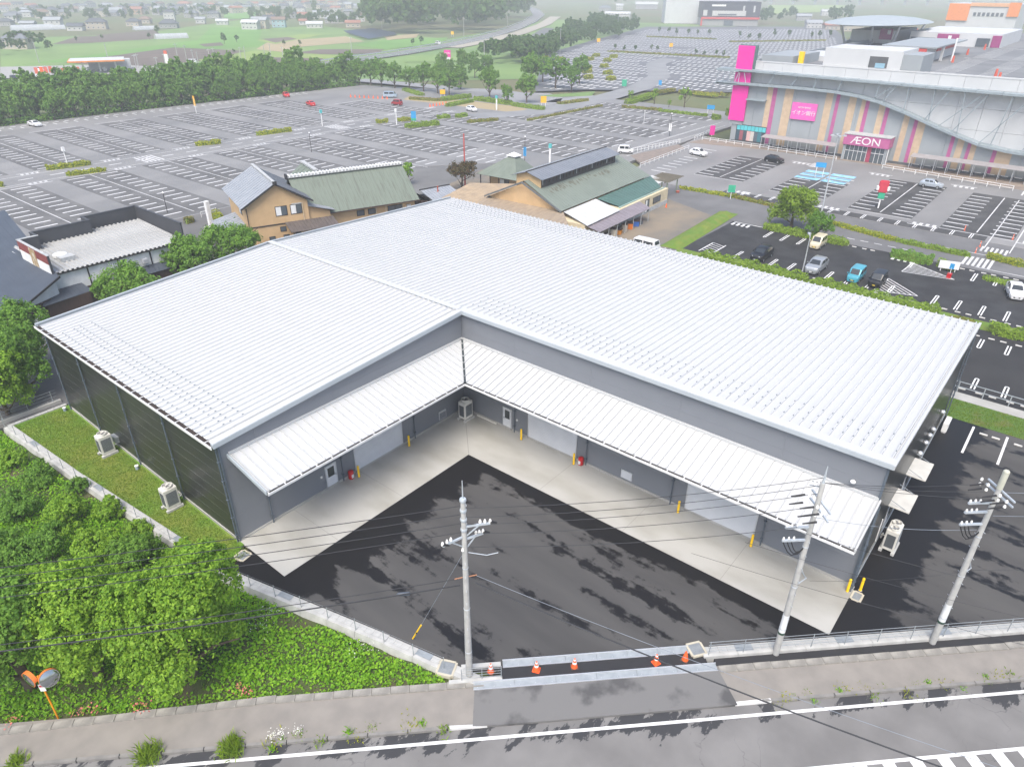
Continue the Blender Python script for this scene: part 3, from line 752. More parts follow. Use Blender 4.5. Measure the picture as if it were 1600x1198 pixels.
# wall light on the left wing and small bracket on the long wall
MB().lathe([(.02, 0), (.14, .02), (.16, .1), (.05, .2)], 12, (-.2, -31.6, 7.5)).build('wall_lamp', M_white, wh, smooth=50)
b = MB(); b.box(-22.62, 17.1, .6, -22.3, 17.9, 1.15); b.build('pipe_cover', M_galv, wh, bevel=.02)
# end wall fittings: two flat porch roofs, round exhaust hoods, doors
for x0, x1 in ((10.7, 13.3), (6.2, 8.6)):
    o = MB().box(x0, -34.45, 2.5, x1, -33.16, 2.6).build('porch_roof', mat('porch_cream', (.62, .61, .57), .35), wh, bevel=.015)
    b = MB(); b.bar((x0 + .1, -33.2, 3.0), (x0 + .1, -34.2, 2.62), .03); b.bar((x1 - .1, -33.2, 3.0), (x1 - .1, -34.2, 2.62), .03); b.build('tie_rod', M_galv, o)
    d = MB().box(x0 + .7, -33.2, .14, x0 + 1.65, -33.14, 2.15).build('door', M_shut, wh); MB().box(x0 + .85, -33.212, 1.0, x0 + 1.5, -33.2, 1.95).build('pane', M_glass_d, d)
for x in (13.8, 15.6, 16.9, 18.0, 21.3):
    MB().lathe([(.16, 0), (.2, .05), (.2, .16), (.1, .26)], 12, (x, -33.34, 2.7)).build('exhaust_hood', M_alu, wh, smooth=50)
MB().path([(.4, -33.25, .25), (26, -33.25, .25)], .045, 8).build('wall_conduit', M_galv, wh)
MB().path([(5, -33.22, 2.2), (5, -33.22, .3)], .04, 8).build('wall_conduit', M_white, wh)

# ================================================================ things around it
def condenser(name, label, loc, rz, w=1.0, fans=1, group=None):
    t = thing(name, label, 'air conditioner', loc, rz, group)
    cas = mat('unit_ivory', (.66, .65, .60), .5, c2=(.6, .59, .55), ns=2)
    d, h = .78, 1.62
    MB().box(-w / 2, -d / 2, .2, w / 2, d / 2, .2 + h).build('casing', cas, t, bevel=.04)
    g = MB().box(-w / 2 + .12, -d / 2 - .012, .45, w / 2 - .12, -d / 2 + .01, 1.55).build('coil_grille', mat('coil_dark', (.09, .10, .11), .6), t, bevel=.008)
    f = MB(); [f.box(-w / 2 + .12, -d / 2 - .022, .5 + i * .07, w / 2 - .12, -d / 2 - .013, .515 + i * .07) for i in range(15)]; f.build('fins', M_galv, g)
    MB().box(-w / 2 - .012, -d / 2 + .12, .45, -w / 2 + .01, d / 2 - .12, 1.5).build('coil_grille', mat('coil_dark', (.09, .10, .11), .6), t)
    for i in range(fans):
        x = (i - (fans - 1) / 2) * w / max(fans, 1)
        r = .36 if fans == 1 else .3
        o = MB().lathe([(r, 0), (r, .16), (r - .04, .17), (r - .04, .03)], 20, (x, 0, 1.82)).build('fan_ring', cas, t, smooth=40)
        bl = MB(); bl.lathe([(.07, 0), (.07, .08)], 10, (x, 0, 1.86))
        for k in range(4):
            a = k * pi / 2 + .3; bl.quad((x + .06 * cos(a), .06 * sin(a), 1.87), (x + r * .85 * cos(a - .3), r * .85 * sin(a - .3), 1.88), (x + r * .85 * cos(a + .35), r * .85 * sin(a + .35), 1.93), (x + .06 * cos(a + .8), .06 * sin(a + .8), 1.92))
        bl.build('fan_blades', mat('fan_grey', (.22, .22, .22), .6), o)
    b = MB(); b.box(-w / 2 - .12, -d / 2 - .1, 0, w / 2 + .12, -d / 2 + .12, .2); b.box(-w / 2 - .12, d / 2 - .12, 0, w / 2 + .12, d / 2 + .1, .2); b.build('base', M_conc_lt, t, bevel=.015)
    b = MB(); b.path([(w / 2 - .1, d / 2, .4), (w / 2 - .1, d / 2 + .28, .4), (w / 2 - .1, d / 2 + .28, .1), (w / 2 + .5, d / 2 + .28, .1)], .05, 8); b.build('refrigerant_pipe', cas, t)
    return t
condenser('condenser_unit', 'ivory fan condenser unit on the lawn nearer the back corner', (-23.35, 17.2, .02), 0, group='condenser units on the lawn')
condenser('condenser_unit', 'ivory fan condenser unit on the lawn nearer the loading apron', (-23.4, 6.9, .02), 0, group='condenser units on the lawn')
condenser('condenser_unit', 'ivory condenser unit in the inner corner under the canopies', (-1.15, -1.25, .03), 0)
condenser('condenser_unit', 'twin-fan ivory condenser unit against the end wall by the asphalt', (5.3, -34.05, 0), -pi / 2 - .02, w=1.3, fans=2).rotation_euler = (0, 0, 0)
t = thing('air_conditioner', 'small white split air conditioner at the far corner of the end wall', 'air conditioner', (23.8, -33.75, 0))
MB().box(-.75, -.2, .1, .75, .2, .95).build('casing', M_white, t, bevel=.03); MB().lathe([(.27, 0), (.27, .015)], 18, (0, 0, 0)).build('fan_grille', mat('coil_dark', (.09, .10, .11), .6), t, loc=(.25, -.205, .52)).rotation_euler = (pi / 2, 0, 0)
MB().box(-.7, -.15, 0, .7, .15, .1).build('base', M_conc_lt, t)
# pipe cover from the inner unit along the wall
tag(MB().box(-.24, -3.9, .04, -.1, -1.7, .16).build('pipe_cover', mat('unit_ivory', (.66, .65, .60), .5), bevel=.02), 'ivory pipe cover lying along the wall foot by the inner door', 'pipe cover')
# bollards
BO = [((-12.5, -.62), 'left of the left-wing shutter beside the red extinguisher box'), ((-7.2, -.55), 'at the inner side of the left-wing shutter'), ((-.6, -6.98), 'by the inner door of the long wall'),
      ((-.62, -12.3), 'beside the red extinguisher box on the long wall'), ((-.6, -21.4), 'at the inner side of the far right shutter'), ((-.6, -26.85), 'at the outer side of the far right shutter'),
      ((-.62, -33.15), 'on the apron end at the building corner'), ((.0, -33.75), 'on the asphalt just past the building corner')]
for (p, w_) in BO:
    t = thing('bollard', 'yellow guard bollard ' + w_, 'bollard', (p[0], p[1], .0), group='yellow guard bollards')
    MB().lathe([(.085, 0), (.085, 1.0), (.078, 1.04), (.05, 1.065)], 16).build('post', M_yel, t, smooth=50)
    MB().lathe([(.13, .0), (.13, .035), (.09, .04)], 16).build('base_plate', mat('bollard_base', (.3, .29, .26), .8), t, smooth=40)
# extinguisher boxes
M_red = mat('red_gloss', (.50, .015, .02), .35)
for p, rz, w_ in (((-12.98, -.3), 0, 'left-wing'), ((-.3, -12.75), -pi / 2, 'long')):
    t = thing('extinguisher_box', 'round red fire extinguisher stand on the %s wall of the warehouse' % w_, 'extinguisher', (p[0], p[1], .03), rz)
    MB().lathe([(.2, 0), (.22, .05), (.22, .58), (.2, .66), (.08, .72)], 16).build('housing', M_red, t, smooth=40)
    MB().box(-.09, -.235, .14, .09, -.2, .44).build('sign_plate', M_white, t)
# catch basins: frame and grate
def basin(label, x, y, rz, z=.004, s=.8, s2=None):
    t = thing('catch_basin', label, 'drain', (x, y, 0), rz); s2 = s2 or s
    f = MB()
    for a in (-1, 1):
        f.box(-s / 2, a * s2 / 2 - .06, -.1, s / 2, a * s2 / 2 + .06, z + .03); f.box(a * s / 2 - .06, -s2 / 2 + .06, -.1, a * s / 2 + .06, s2 / 2 - .06, z + .03)
    f.build('frame', mat('basin_concrete', (.52, .48, .38), .8), t)
    g = MB(); n = 12
    for i in range(n): g.box(-s / 2 + .07 + i * (s - .14) / n, -s2 / 2 + .06, -.05, -s / 2 + .07 + (i + .55) * (s - .14) / n, s2 / 2 - .06, z + .015)
    g.build('grate', M_galv, t)
    MB().box(-s / 2 + .05, -s2 / 2 + .05, -.09, s / 2 - .05, s2 / 2 - .05, z + .002).build('pit', mat('pit_grey', (.2, .21, .22), .9), t)
basin('square drain grate with pale frame by the left apron corner', -22.95, -1.35, radians(10))
basin('rectangular drain grate beside the outer apron corner', -.65, -33.75, radians(0), s=.8, s2=.55)
# small inspection caps on the lawn
for (x, y), w_ in (((-22.85, 26.66), 'by the back corner pipe'), ((-22.86, 13.35), 'between the two condenser units')):
    t = thing('inspection_cap', 'small grey and white drain cap on the lawn ' + w_, 'drain cap', (x, y, .02)); MB().lathe([(.13, 0), (.13, .3)], 14).build('riser', mat('pvc_blue_grey', (.30, .36, .45), .5), t, smooth=40); MB().lathe([(.15, .3), (.15, .35), (.1, .36)], 14).build('lid', M_white, t, smooth=40)

# ================================================================ retaining wall with posts along the lawn and the yard
RWP = [(-27.2, 27.6), (-26.45, 16.7), (-25.35, 5.1), (-24.68, -2.2), (-23.45, -7.0), (-22.15, -12.1), (-20.8, -17.9)]
rw = thing('retaining_wall', 'low concrete retaining wall with a wire fence curving round the lawn and yard', 'wall', (0, 0, 0))
def along(P, step):
    out = []; acc = 0.0; nxt = 0.0
    for a, c in zip(P[:-1], P[1:]):
        a = Vector(a); c = Vector(c); l = (c - a).length; d = (c - a) / l
        while nxt <= acc + l + 1e-6:
            out.append((a + d * (nxt - acc), atan2(d.y, d.x))); nxt += step
        acc += l
    return out
segs = along(RWP, 2.0)
me_rw = MB().add([(0, -.34, -.75), (1.985, -.34, -.75), (1.985, .08, -.75), (0, .08, -.75), (0, -.16, .12), (1.985, -.16, .12), (1.985, .08, .12), (0, .08, .12)],
                 [(0, 3, 2, 1), (4, 5, 6, 7), (0, 1, 5, 4), (1, 2, 6, 5), (2, 3, 7, 6), (3, 0, 4, 7)]).mesh('wall_block', M_conc_lt, bevel=.012)
me_ch = MB().add([(0, .081, -.3), (.49, .081, -.3), (.49, .5, -.3), (0, .5, -.3), (0, .081, .1), (.49, .081, .1), (.49, .5, .1), (0, .5, .1)],
                 [(0, 3, 2, 1), (4, 5, 6, 7), (0, 1, 5, 4), (1, 2, 6, 5), (2, 3, 7, 6), (3, 0, 4, 7)]).mesh('drain_cover', M_conc_lt, bevel=.012)
me_gr = MB().box(0, .081, -.3, .99, .5, .104).mesh('drain_grate', M_galv, bevel=.01)
me_post = MB().tube((0, 0, 0), (0, 0, .95), .022, .022, 8).mesh('fence_post', M_galv)
for i, (p, a) in enumerate(segs):
    link('wall_block', me_rw, rw, (p.x, p.y, 0), a)
    d = Vector((cos(a), sin(a)))
    for k in range(4):
        q = p + d * (.5 * k)
        if i % 5 == 2 and k in (0, 1):
            if k == 0: link('drain_grate', me_gr, rw, (q.x, q.y, 0), a)
        else: link('drain_cover', me_ch, rw, (q.x, q.y, 0), a)
    link('fence_post', me_post, rw, (p.x + .04 * sin(a), p.y - .04 * cos(a), .11), 0)
w = MB()
for z in (.4, .7, 1.02):
    w.path([(p.x + .04 * sin(a), p.y - .04 * cos(a), z) for p, a in segs], .006, 4)
w.build('fence_wire', M_galv, rw)
# back kerb of the lawn
bk = thing('back_kerb', 'concrete kerb and gutter closing the far end of the lawn', 'kerb', (0, 0, 0))
for i in range(9): MB().box(-27.0 - 0 + i * .52 * 1.0 - 6 + 6, 27.55, -.6, -26.5 + i * .52, 27.85, .1 if i % 5 else .09).build('kerb_stone', M_conc_lt, bk, bevel=.01)
MB().box(-45, 28.5, -.6, -22.4, 28.8, .25).build('kerb_wall', M_conc, bk)
w = MB()
for i in range(12): w.tube((-45 + i * 2.0, 28.65, .2), (-45 + i * 2.0, 28.65, 1.3), .025, .025, 6)
for z in (.4, .7, 1.0, 1.28): w.path([(-45, 28.65, z), (-22.6, 28.65, z)], .008, 4)
fe = thing('wire_fence', 'thin grey wire fence behind the lawn at the far left', 'fence', (-34, 28.65, 0)); w.build('posts_and_wires', M_galv, fe, loc=(34, -28.65, 0))

# front boundary right of the gate: wall, drain covers and rail fence
fw = thing('front_wall', 'low concrete front wall with galvanised rail fence along the sidewalk', 'wall', (0, 0, 0))
me_fw = MB().box(0, -.1, -.6, 1.985, .12, .16).mesh('wall_block', M_conc_lt, bevel=.012)
me_fc = MB().box(0, .121, -.3, .49, .62, .11).mesh('drain_cover', M_conc_lt, bevel=.012)
me_fg = MB().box(0, .121, -.3, .99, .62, .115).mesh('drain_grate', M_galv, bevel=.01)
s = 12.4
i = 0
while s < 60:
    x, y = ST(s, -27.85); link('wall_block', me_fw, fw, (x, y, 0), -pi / 4)
    for k in range(4):
        x, y = ST(s + .5 * k, -27.85)
        if i % 3 == 1 and k in (0, 1):
            if k == 0: link('drain_grate', me_fg, fw, (x, y, 0), -pi / 4)
        else: link('drain_cover', me_fc, fw, (x, y, 0), -pi / 4)
    x, y = ST(s + .3, -27.83); b = MB(); b.tube((x, y, .15), (x, y, 1.2), .025, .025, 8); b.build('fence_post', M_galv, fw)
    s += 2.0; i += 1
b = MB()
for z in (.45, .7, .95, 1.18):
    p, q = ST(12.6, -27.83), ST(60, -27.83); b.tube((p[0], p[1], z), (q[0], q[1], z), .016, .016, 6)
b.build('fence_rail', M_galv, fw)
# short stub of wall and fence left of the gate
sw = thing('gate_stub_wall', 'short concrete wall stub with fence around the foot of the utility pole', 'wall', (0, 0, 0))
for (s0, s1, t0, t1, z1) in ((-1.9, 1.0, -28.35, -28.1, .14), (-1.2, 1.0, -27.42, -27.15, .12)):
    MB().prism([ST(s0, t0), ST(s1, t0), ST(s1, t1), ST(s0, t1)], -.6, z1).build('wall_block', M_conc_lt, sw, bevel=.012)
b = MB()
for s_ in (-1.2, -.1, .95):
    x, y = ST(s_, -28.2); b.tube((x, y, 0), (x, y, 1.05), .02, .02, 6)
for z in (.3, .5, .7, .9, 1.04):
    p, q = ST(-1.2, -28.2), ST(.95, -28.2); b.tube((p[0], p[1], z), (q[0], q[1], z), .012, .012, 5)
b.build('fence', M_galv, sw)
basin('square drain grate at the left gate post foot', *ST(-2.0, -27.3), radians(25), z=.12, s=.9)
basin('square drain grate at the right gate end', *ST(12.15, -27.35), radians(-35), z=.12, s=.85)
# two galvanised strips across the gateway (drain covers with raised lip)
for nm, s0, s1, t0, lab in (('gate_drain', 1.1, 11.7, -27.5, 'galvanised steel drain strip across the gateway on the yard side of the cones'), ('gate_drain', -.6, 12.9, -28.78, 'galvanised steel drain strip across the gateway on the road side of the cones')):
    g = thing(nm, lab, 'drain', ST(s0, t0) + (0,), -pi / 4)
    n = 6; l = (s1 - s0) / n
    for i in range(n):
        o = MB().add([(i * l + .005, 0, -.1), ((i + 1) * l - .005, 0, -.1), ((i + 1) * l - .005, .42, -.1), (i * l + .005, .42, -.1), (i * l + .005, 0, .07), ((i + 1) * l - .005, 0, .07), ((i + 1) * l - .005, .42, .13), (i * l + .005, .42, .13)],
                 [(0, 3, 2, 1), (4, 5, 6, 7), (0, 1, 5, 4), (1, 2, 6, 5), (2, 3, 7, 6), (3, 0, 4, 7)]).build('drain_plate', M_galv, g, bevel=.012)
        b = MB(); [b.tube((i * l + l * f_, .1, .09), (i * l + l * f_, .1, .105), .02, .02, 6) for f_ in (.1, .5, .9)]; b.build('bolt', M_alu, o)
    MB().box(0, .37, .135, s1 - s0, .42, .18).build('lip', M_alu, g)
    MB().box(0, -.03, .04, s1 - s0, .02, .085).build('lip', M_alu, g)
struct('gate_threshold', [ST(.9, -28.36), ST(12.5, -28.36), ST(12.5, -27.5), ST(.9, -27.5)], .04, mat('damp_asphalt', (.03, .03, .033), .7), -.3)
# cones
CN = [((-19.32, -19.9), 'leftmost'), ((-17.62, -21.75), 'second from the left'), ((-16.12, -23.25), 'middle'), ((-12.99, -26.6), 'second from the right'), ((-11.76, -27.75), 'rightmost')]
M_or = mat('cone_orange', (.85, .13, .03), .5)
for i, (p, w_) in enumerate(CN):
    t = thing('traffic_cone', 'orange traffic cone standing in the gateway, %s of the five' % w_, 'traffic cone', (p[0], p[1], .04), i * .4, 'orange cones in the gateway')
    c = MB().lathe([(.19, .05), (.15, .22), (.06, .64), (.035, .7)], 16).build('cone_body', M_or, t, smooth=50)
    if i < 4: MB().lathe([(.131, .33), (.105, .45)], 16).build('white_band', M_white, t, smooth=50); MB().lathe([(.078, .56), (.06, .66)], 16).build('white_band', M_white, t, smooth=50)
    MB().cbox(0, 0, 0, .42, .42, .05).build('base', M_or if i % 2 else mat('cone_base_brown', (.12, .07, .05), .7), t, bevel=.02)

# ================================================================ utility poles, cables, mirror
M_pole = mat('pole_concrete', (.40, .40, .385), .8, c2=(.33, .33, .32), ns=2.5, bump=.1, bs=20)
M_arm = mat('arm_galvanised', (.55, .60, .64), .4, metal=.3, c2=(.48, .52, .56), ns=5)
M_por = mat('porcelain', (.80, .79, .76), .25)
M_blk = mat('rubber_black', (.018, .018, .02), .5)
M_wire = mat('cable_grey', (.035, .037, .042), .55)
M_wire_lt = mat('cable_pale', (.22, .25, .29), .5)
def ins(b, x, y, z, r=.055, h=.16): return b.lathe([(r * .5, 0), (r, .03), (r * .6, .06), (r, .09), (r * .5, h)], 10, (x, y, z))
def pole_base(label, x, y, h, r0=.19, r1=.115, lean=0.0):
    t = thing('utility_pole', label, 'utility pole', (x, y, 0))
    MB().lathe([(r0, -.3), (r0, .1), (r1, h - .05), (r1 * .8, h)], 18).build('shaft', M_pole, t, smooth=40)
    b = MB()
    for i in range(14):
        z = 2.6 + i * .45; a = radians(45 + 180 * (i % 2)); r = r0 + (r1 - r0) * z / h
        b.tube((r * cos(a), r * sin(a), z), ((r + .16) * cos(a), (r + .16) * sin(a), z), .012, .012, 5)
    b.build('step_bolts', M_arm, t)['kind'] = 'stuff'
    for z in (2.0, 5.2, 8.0):
        rr_ = r0 + (r1 - r0) * z / h + .012
        MB().lathe([(rr_, 0), (rr_, .06)], 16, (0, 0, z)).build('band_clamp', M_arm, t, smooth=40)
    return t
d_ = Vector((1, -1)).normalized()          # along the road
# nearest pole by the gateway
t = pole_base('grey concrete utility pole rising between the gate stub walls at the centre', -20.24, -19.15, 12.2)
MB().tube((0, 0, 12.2), (0, 0, 13.35), .035, .02, 8).build('finial_rod', M_arm, t)
b = MB()
for z in (12.15, 11.55, 11.0, 10.4): b.lathe([(.15, 0), (.17, .08), (.15, .16)], 12, (0, 0, z))
b.build('head_clamp', M_arm, t)['kind'] = 'stuff'
for z, ang, l in ((10.75, radians(-45), 1.25), (10.15, radians(170), 1.25), (9.95, radians(-30), .95)):
    e = (l * cos(ang), l * sin(ang), z)
    a = MB().bar((0, 0, z - .12), e, .09).build('cross_arm', M_arm, t)
    b = MB(); b.bar((0, 0, z - .8), (e[0] * .6, e[1] * .6, z - .06), .05); b.build('arm_brace', M_arm, a)
    b = MB()
    for f_ in (.62, .8, 1.0): ins(b, e[0] * f_, e[1] * f_, z + .05, .075, .2)
    b.build('insulator', M_por, a)['kind'] = 'stuff'
    b = MB(); b.tube((e[0], e[1], z + .1), (e[0] + .32 * d_.x, e[1] + .32 * d_.y, z + .02), .075, .04, 8); b.build('cable_grip', M_blk, a)
b = MB()
for z, a_ in ((11.7, .3), (11.1, .6), (10.6, .3), (9.3, .9), (9.25, 3.4)): ins(b, .19 * cos(a_), .19 * sin(a_), z, .075, .2)
b.build('insulator', M_por, t)['kind'] = 'stuff'
MB().path([(.12, -.12, 9.0), (.75, -.75, 8.75), (1.2, -1.1, 8.8)], .02, 5).build('earth_lead', M_arm, t)
for a_ in (0, pi / 2):
    MB().tube((.2 * cos(a_), .2 * sin(a_), 1.2), (.18 * cos(a_), .18 * sin(a_), 3.2), .05, .05, 8).build('cable_guard', mat('guard_pale', (.62, .66, .68), .4), t)
MB().bar((-.12, .1, 7.4), (-.5, .28, 7.45), .04).build('cable_hook', mat('hook_copper', (.45, .22, .12), .5), t)
MB().bar((.12, -.1, 7.4), (.42, -.36, 7.45), .04).build('cable_hook', mat('hook_copper', (.45, .22, .12), .5), t)
# the two poles on the right
def cable_pole(label, x, y, h, arms, top):
    t = pole_base(label, x, y, h)
    if top == 'rod': MB().tube((0, 0, h), (0, 0, h + 1.0), .07, .02, 8).build('finial_rod', M_arm, t)
    else: MB().lathe([(.15, -1.0), (.15, .05), (.1, .1)], 14, (0, 0, h)).build('cap_sleeve', mat('cap_sleeve', (.50, .50, .42), .7), t, smooth=40)
    for z in arms[:2]:                                   # long double arms across the line
        p, q = (-.95 * d_.y, .95 * d_.x), (.95 * d_.y, -.95 * d_.x)
        a = MB().bar((p[0] * 1 + .16 * d_.x, p[1] + .16 * d_.y, z), (q[0] + .16 * d_.x, q[1] + .16 * d_.y, z), .08).build('cross_arm', M_arm, t)
        b = MB()
        for f_ in (-.95, -.45, .45, .95): ins(b, -f_ * .95 * d_.y - .25 * d_.x, f_ * .95 * d_.x - .25 * d_.y, z - .03, .075, .17)
        b.build('insulator', M_por, a)['kind'] = 'stuff'
        b = MB()
        for f_ in (-.95, -.4, .6): b.tube((-f_ * .95 * d_.y - .4 * d_.x, f_ * .95 * d_.x - .4 * d_.y, z + .02), (-f_ * .95 * d_.y - 1.1 * d_.x, f_ * .95 * d_.x - 1.1 * d_.y, z - .03), .06, .035, 7)
        b.build('cable_grip', M_blk, a)['kind'] = 'stuff'
    for z in arms[2:]:                                   # side brackets towards the gateway
        e = (-1.35 * d_.x, -1.35 * d_.y, z)
        a = MB().bar((0, 0, z - .05), e, .11, .1).build('side_arm', M_arm, t)
        b = MB()
        for f_ in (.55, .75, .95): ins(b, e[0] * f_, e[1] * f_, z + .06, .06, .16)
        b.build('insulator', M_por, a)['kind'] = 'stuff'
    zl = arms[-1]
    for k in range(3):
        x0 = -(1.3 - .22 * k)
        pts = [(x0 * d_.x, x0 * d_.y, zl - .05)] + [(x0 * d_.x * (1 - f_) - .05 * f_, x0 * d_.y * (1 - f_), zl - .05 - sin(f_ * pi * .85) * (1.0 - .1 * k)) for f_ in (.12, .3, .5, .75, 1.0)]
        MB().path(pts, .028, 6).build('jumper_cable', M_blk, t)
    MB().bar((0, 0, 6.6), (.8 * d_.x + .3, .8 * d_.y + .3, 5.3), .045).build('stay_brace', M_arm, t); MB().bar((0, 0, 5.2), (.85 * d_.x + .3, .85 * d_.y + .3, 5.3), .04).build('stay_brace', M_arm, t)
    g = MB().lathe([(.186, 0), (.178, 1.35)], 16, (0, 0, 1.75)).build('number_plate', mat('plate_white', (.72, .74, .74), .5), t, smooth=40)
    MB().lathe([(.192, 0), (.191, .16)], 16, (0, 0, 1.62)).build('green_band', mat('band_dark_green', (.02, .06, .04), .5), t, smooth=40)
    return t
p2 = cable_pole('concrete utility pole in front of the outer end of the long canopy', -8.0, -31.49, 12.05, (10.9, 10.4, 9.35, 8.5), 'rod')
p3 = cable_pole('rightmost concrete utility pole with a capped top by the rail fence', -1.45, -38.18, 12.15, (11.0, 10.7, 10.3, 9.7, 8.9), 'cap')
b = MB(); b.bar((0, 0, 11.8), (.95, .75, 11.0), .05); b.build('top_arm', M_arm, p2)
b = MB()
for k in range(3): ins(b, .32 + .3 * k, .25 + .24 * k, 11.62 - .26 * k, .075, .2)
b.build('insulator', M_por, p2)['kind'] = 'stuff'
def cable(label, P, Q, sag, r=.012, m=None, group=None, n=16):
    P, Q = Vector(P), Vector(Q)
    pts = [P.lerp(Q, i / n) - Vector((0, 0, sag * 4 * (i / n) * (1 - i / n))) for i in range(n + 1)]
    b = MB()
    for a_, c_ in zip(pts[:-1], pts[1:]): b.tube(a_ - P, c_ - P, r, r, 5, False)
    o = b.build('power_cable', m or M_wire, None, tuple(P)); return tag(o, label, 'cable', group)
E0 = (-47.3, 3.8)
lab = 'thin cable running left from the centre pole over the trees'
for k, z in enumerate((11.9, 11.35, 10.75, 10.15)):
    cable(['topmost', 'second', 'third', 'fourth'][k] + ' of the thin cables from the centre pole over the trees', (-20.24 + .1 * k, -19.15, z), (E0[0], E0[1], z - .2), .45, .018, group='cables left of the centre pole')
cable('upper of two thick low cables from the centre pole over the trees', (-20.6, -18.95, 7.42), (E0[0], E0[1], 7.3), .45, .02, M_wire, 'cables left of the centre pole')
cable('lowest thick cable from the centre pole over the trees', (-20.5, -19.0, 6.95), (E0[0], E0[1], 6.9), .45, .036, M_wire, 'cables left of the centre pole')
for k, (z, z2) in enumerate(((11.75, 11.75), (11.2, 11.4), (10.75, 11.0), (10.2, 10.6), (9.35, 9.4))):
    cable(['topmost', 'second', 'third', 'fourth', 'lowest'][k] + ' of the cables between the centre pole and the pole before the canopy', (-20.15, -19.25, z), (-8.0 + (.9 - .2 * k if k < 3 else -.6), -31.49 + (.2 if k < 3 else .5), z2), .35, .015, group='cables between the left two poles')
for k in range(3):
    cable(['nearest the warehouse', 'in the middle', 'nearest the road'][2 - k] + ': cable between the two right-hand poles', (-7.7 + .3 * (2 - k), -31.25 + .24 * (2 - k), 11.3 + .25 * k), (-1.45 - .8 * d_.x - .6 * d_.y * (k - 1), -38.18 - .8 * d_.y + .6 * d_.x * (k - 1), 11.0), .2, .012, group='cables between the right two poles')
cable('pale lone cable running right from the pole before the canopy', (-7.9, -31.6, 9.9), (-1.6, -38.0, 8.45), .3, .012, M_wire_lt)
cable('upper pale cable leaving the rightmost pole to the right', (-1.3, -38.4, 10.9), (15, -56, 11.0), .5, .012, M_wire_lt)
cable('lower pale cable leaving the rightmost pole to the right', (-1.3, -38.4, 9.4), (15, -56, 9.6), .5, .012, M_wire_lt)
cable('thin low line between the lower braces of the right two poles', (-7.2, -32.0, 5.3), (-.7, -38.6, 5.3), .3, .008, M_wire)
cable('thin low line from the rightmost pole brace to the right', (-.7, -38.6, 5.3), (15, -56, 5.4), .3, .008, M_wire)
cable('thick cable crossing the road from the centre pole', (-19.9, -19.5, 6.95), (-14, -46, 7.2), .5, .036, M_wire)
cable('pale thinner cable crossing the road from the centre pole', (-19.85, -19.5, 7.42), (-13, -46.5, 7.4), .5, .012, M_wire_lt)
for k in range(3):
    cable(['first', 'second', 'third'][k] + ' fine dark cable slanting over the right sidewalk to the lower right', (-8.6 - 1.9 * k, -31.1 + 1.9 * k, 9.2 - .5 * k), (-3 - 1.2 * k, -49 - k, 9.5 - .2 * k), .5, .009, M_wire, 'fine cables over the right sidewalk')
# guy wire with yellow sleeve
g = thing('guy_wire', 'guy wire of the centre pole with a yellow and black sleeve at its foot', 'guy wire', (-20.5, -14.95, 0))
MB().tube((0, 0, 0), (.25, -4.15, 9.0), .012, .012, 5).build('wire', M_wire_lt, g)
k_ = 1.7 / 9.0
MB().tube((0, 0, .05), (.25 * k_, -4.15 * k_, 1.7), .045, .045, 8).build('sleeve', M_yel, g); f_ = .8 / 9
MB().tube((.25 * f_ * .9, -4.15 * f_ * .9, .72), (.25 * f_ * 1.1, -4.15 * f_ * 1.1, .88), .05, .05, 8).build('black_band', M_blk, g)
# cable splice box
tag(MB().lathe([(.03, -.35), (.09, -.25), (.09, .25), (.03, .35)], 10).build('splice_closure', mat('closure_grey', (.10, .12, .15), .5), None, (-22.55, -17.1, 6.72)), 'dark cable splice closure hanging on the low cable left of the centre pole', 'splice closure').rotation_euler = (pi / 2, 0, pi / 4)
# traffic mirror
t = thing('traffic_mirror', 'double convex traffic mirror on an orange post by the sidewalk at the left', 'traffic mirror', (-35.6, -4.4, -.2), radians(-45))
MB().tube((0, 0, 0), (0, 0, 3.3), .045, .045, 12).build('post', mat('mirror_orange', (.80, .30, .01), .45), t, smooth=50)
M_mir = mat('mirror_glass', (.42, .44, .45), .08, metal=.9)
M_mo = mat('mirror_shell', (.78, .22, .05), .5)
for sg in (-1, 1):
    ct = Vector((sg * .48, .02, 3.05)); nrm = Vector((-.5, -.85, .0) if sg < 0 else (.62, -.7, .3)).normalized()
    sh = MB().lathe([(.02, -.14), (.2, -.12), (.38, -.04), (.45, .0), (.45, .03), (.42, .035)], 24).build('shell', M_mo if sg < 0 else mat('mirror_back', (.26, .26, .25), .6), t, tuple(ct), smooth=50)
    sh.rotation_euler = nrm.to_track_quat('Z', 'Y').to_euler()
    MB().lathe([(.42, .036), (.3, .075), (.15, .095), (.02, .1)], 24).build('mirror_face', M_mir, sh, smooth=60)
    b = MB(); b.add([(.46 * cos(a), .46 * sin(a), -.16 + .16 * 0) for a in [pi * i / 12 for i in range(13)]] + [(.46 * cos(a), .46 * sin(a), .045) for a in [pi * i / 12 for i in range(13)]], [(i, i + 1, 14 + i, 13 + i) for i in range(12)]); b.build('visor', M_mo, sh)
    MB().bar((0, 0, 3.0), tuple(ct - nrm * .1), .05).build('bracket', M_mo, t)
pl = MB().box(-.14, -.07, 2.25, .14, -.055, 2.75).build('notice_plate', M_white, t)
MB().box(-.1, -.076, 2.55, .1, -.071, 2.68).build('red_print', M_red, pl)

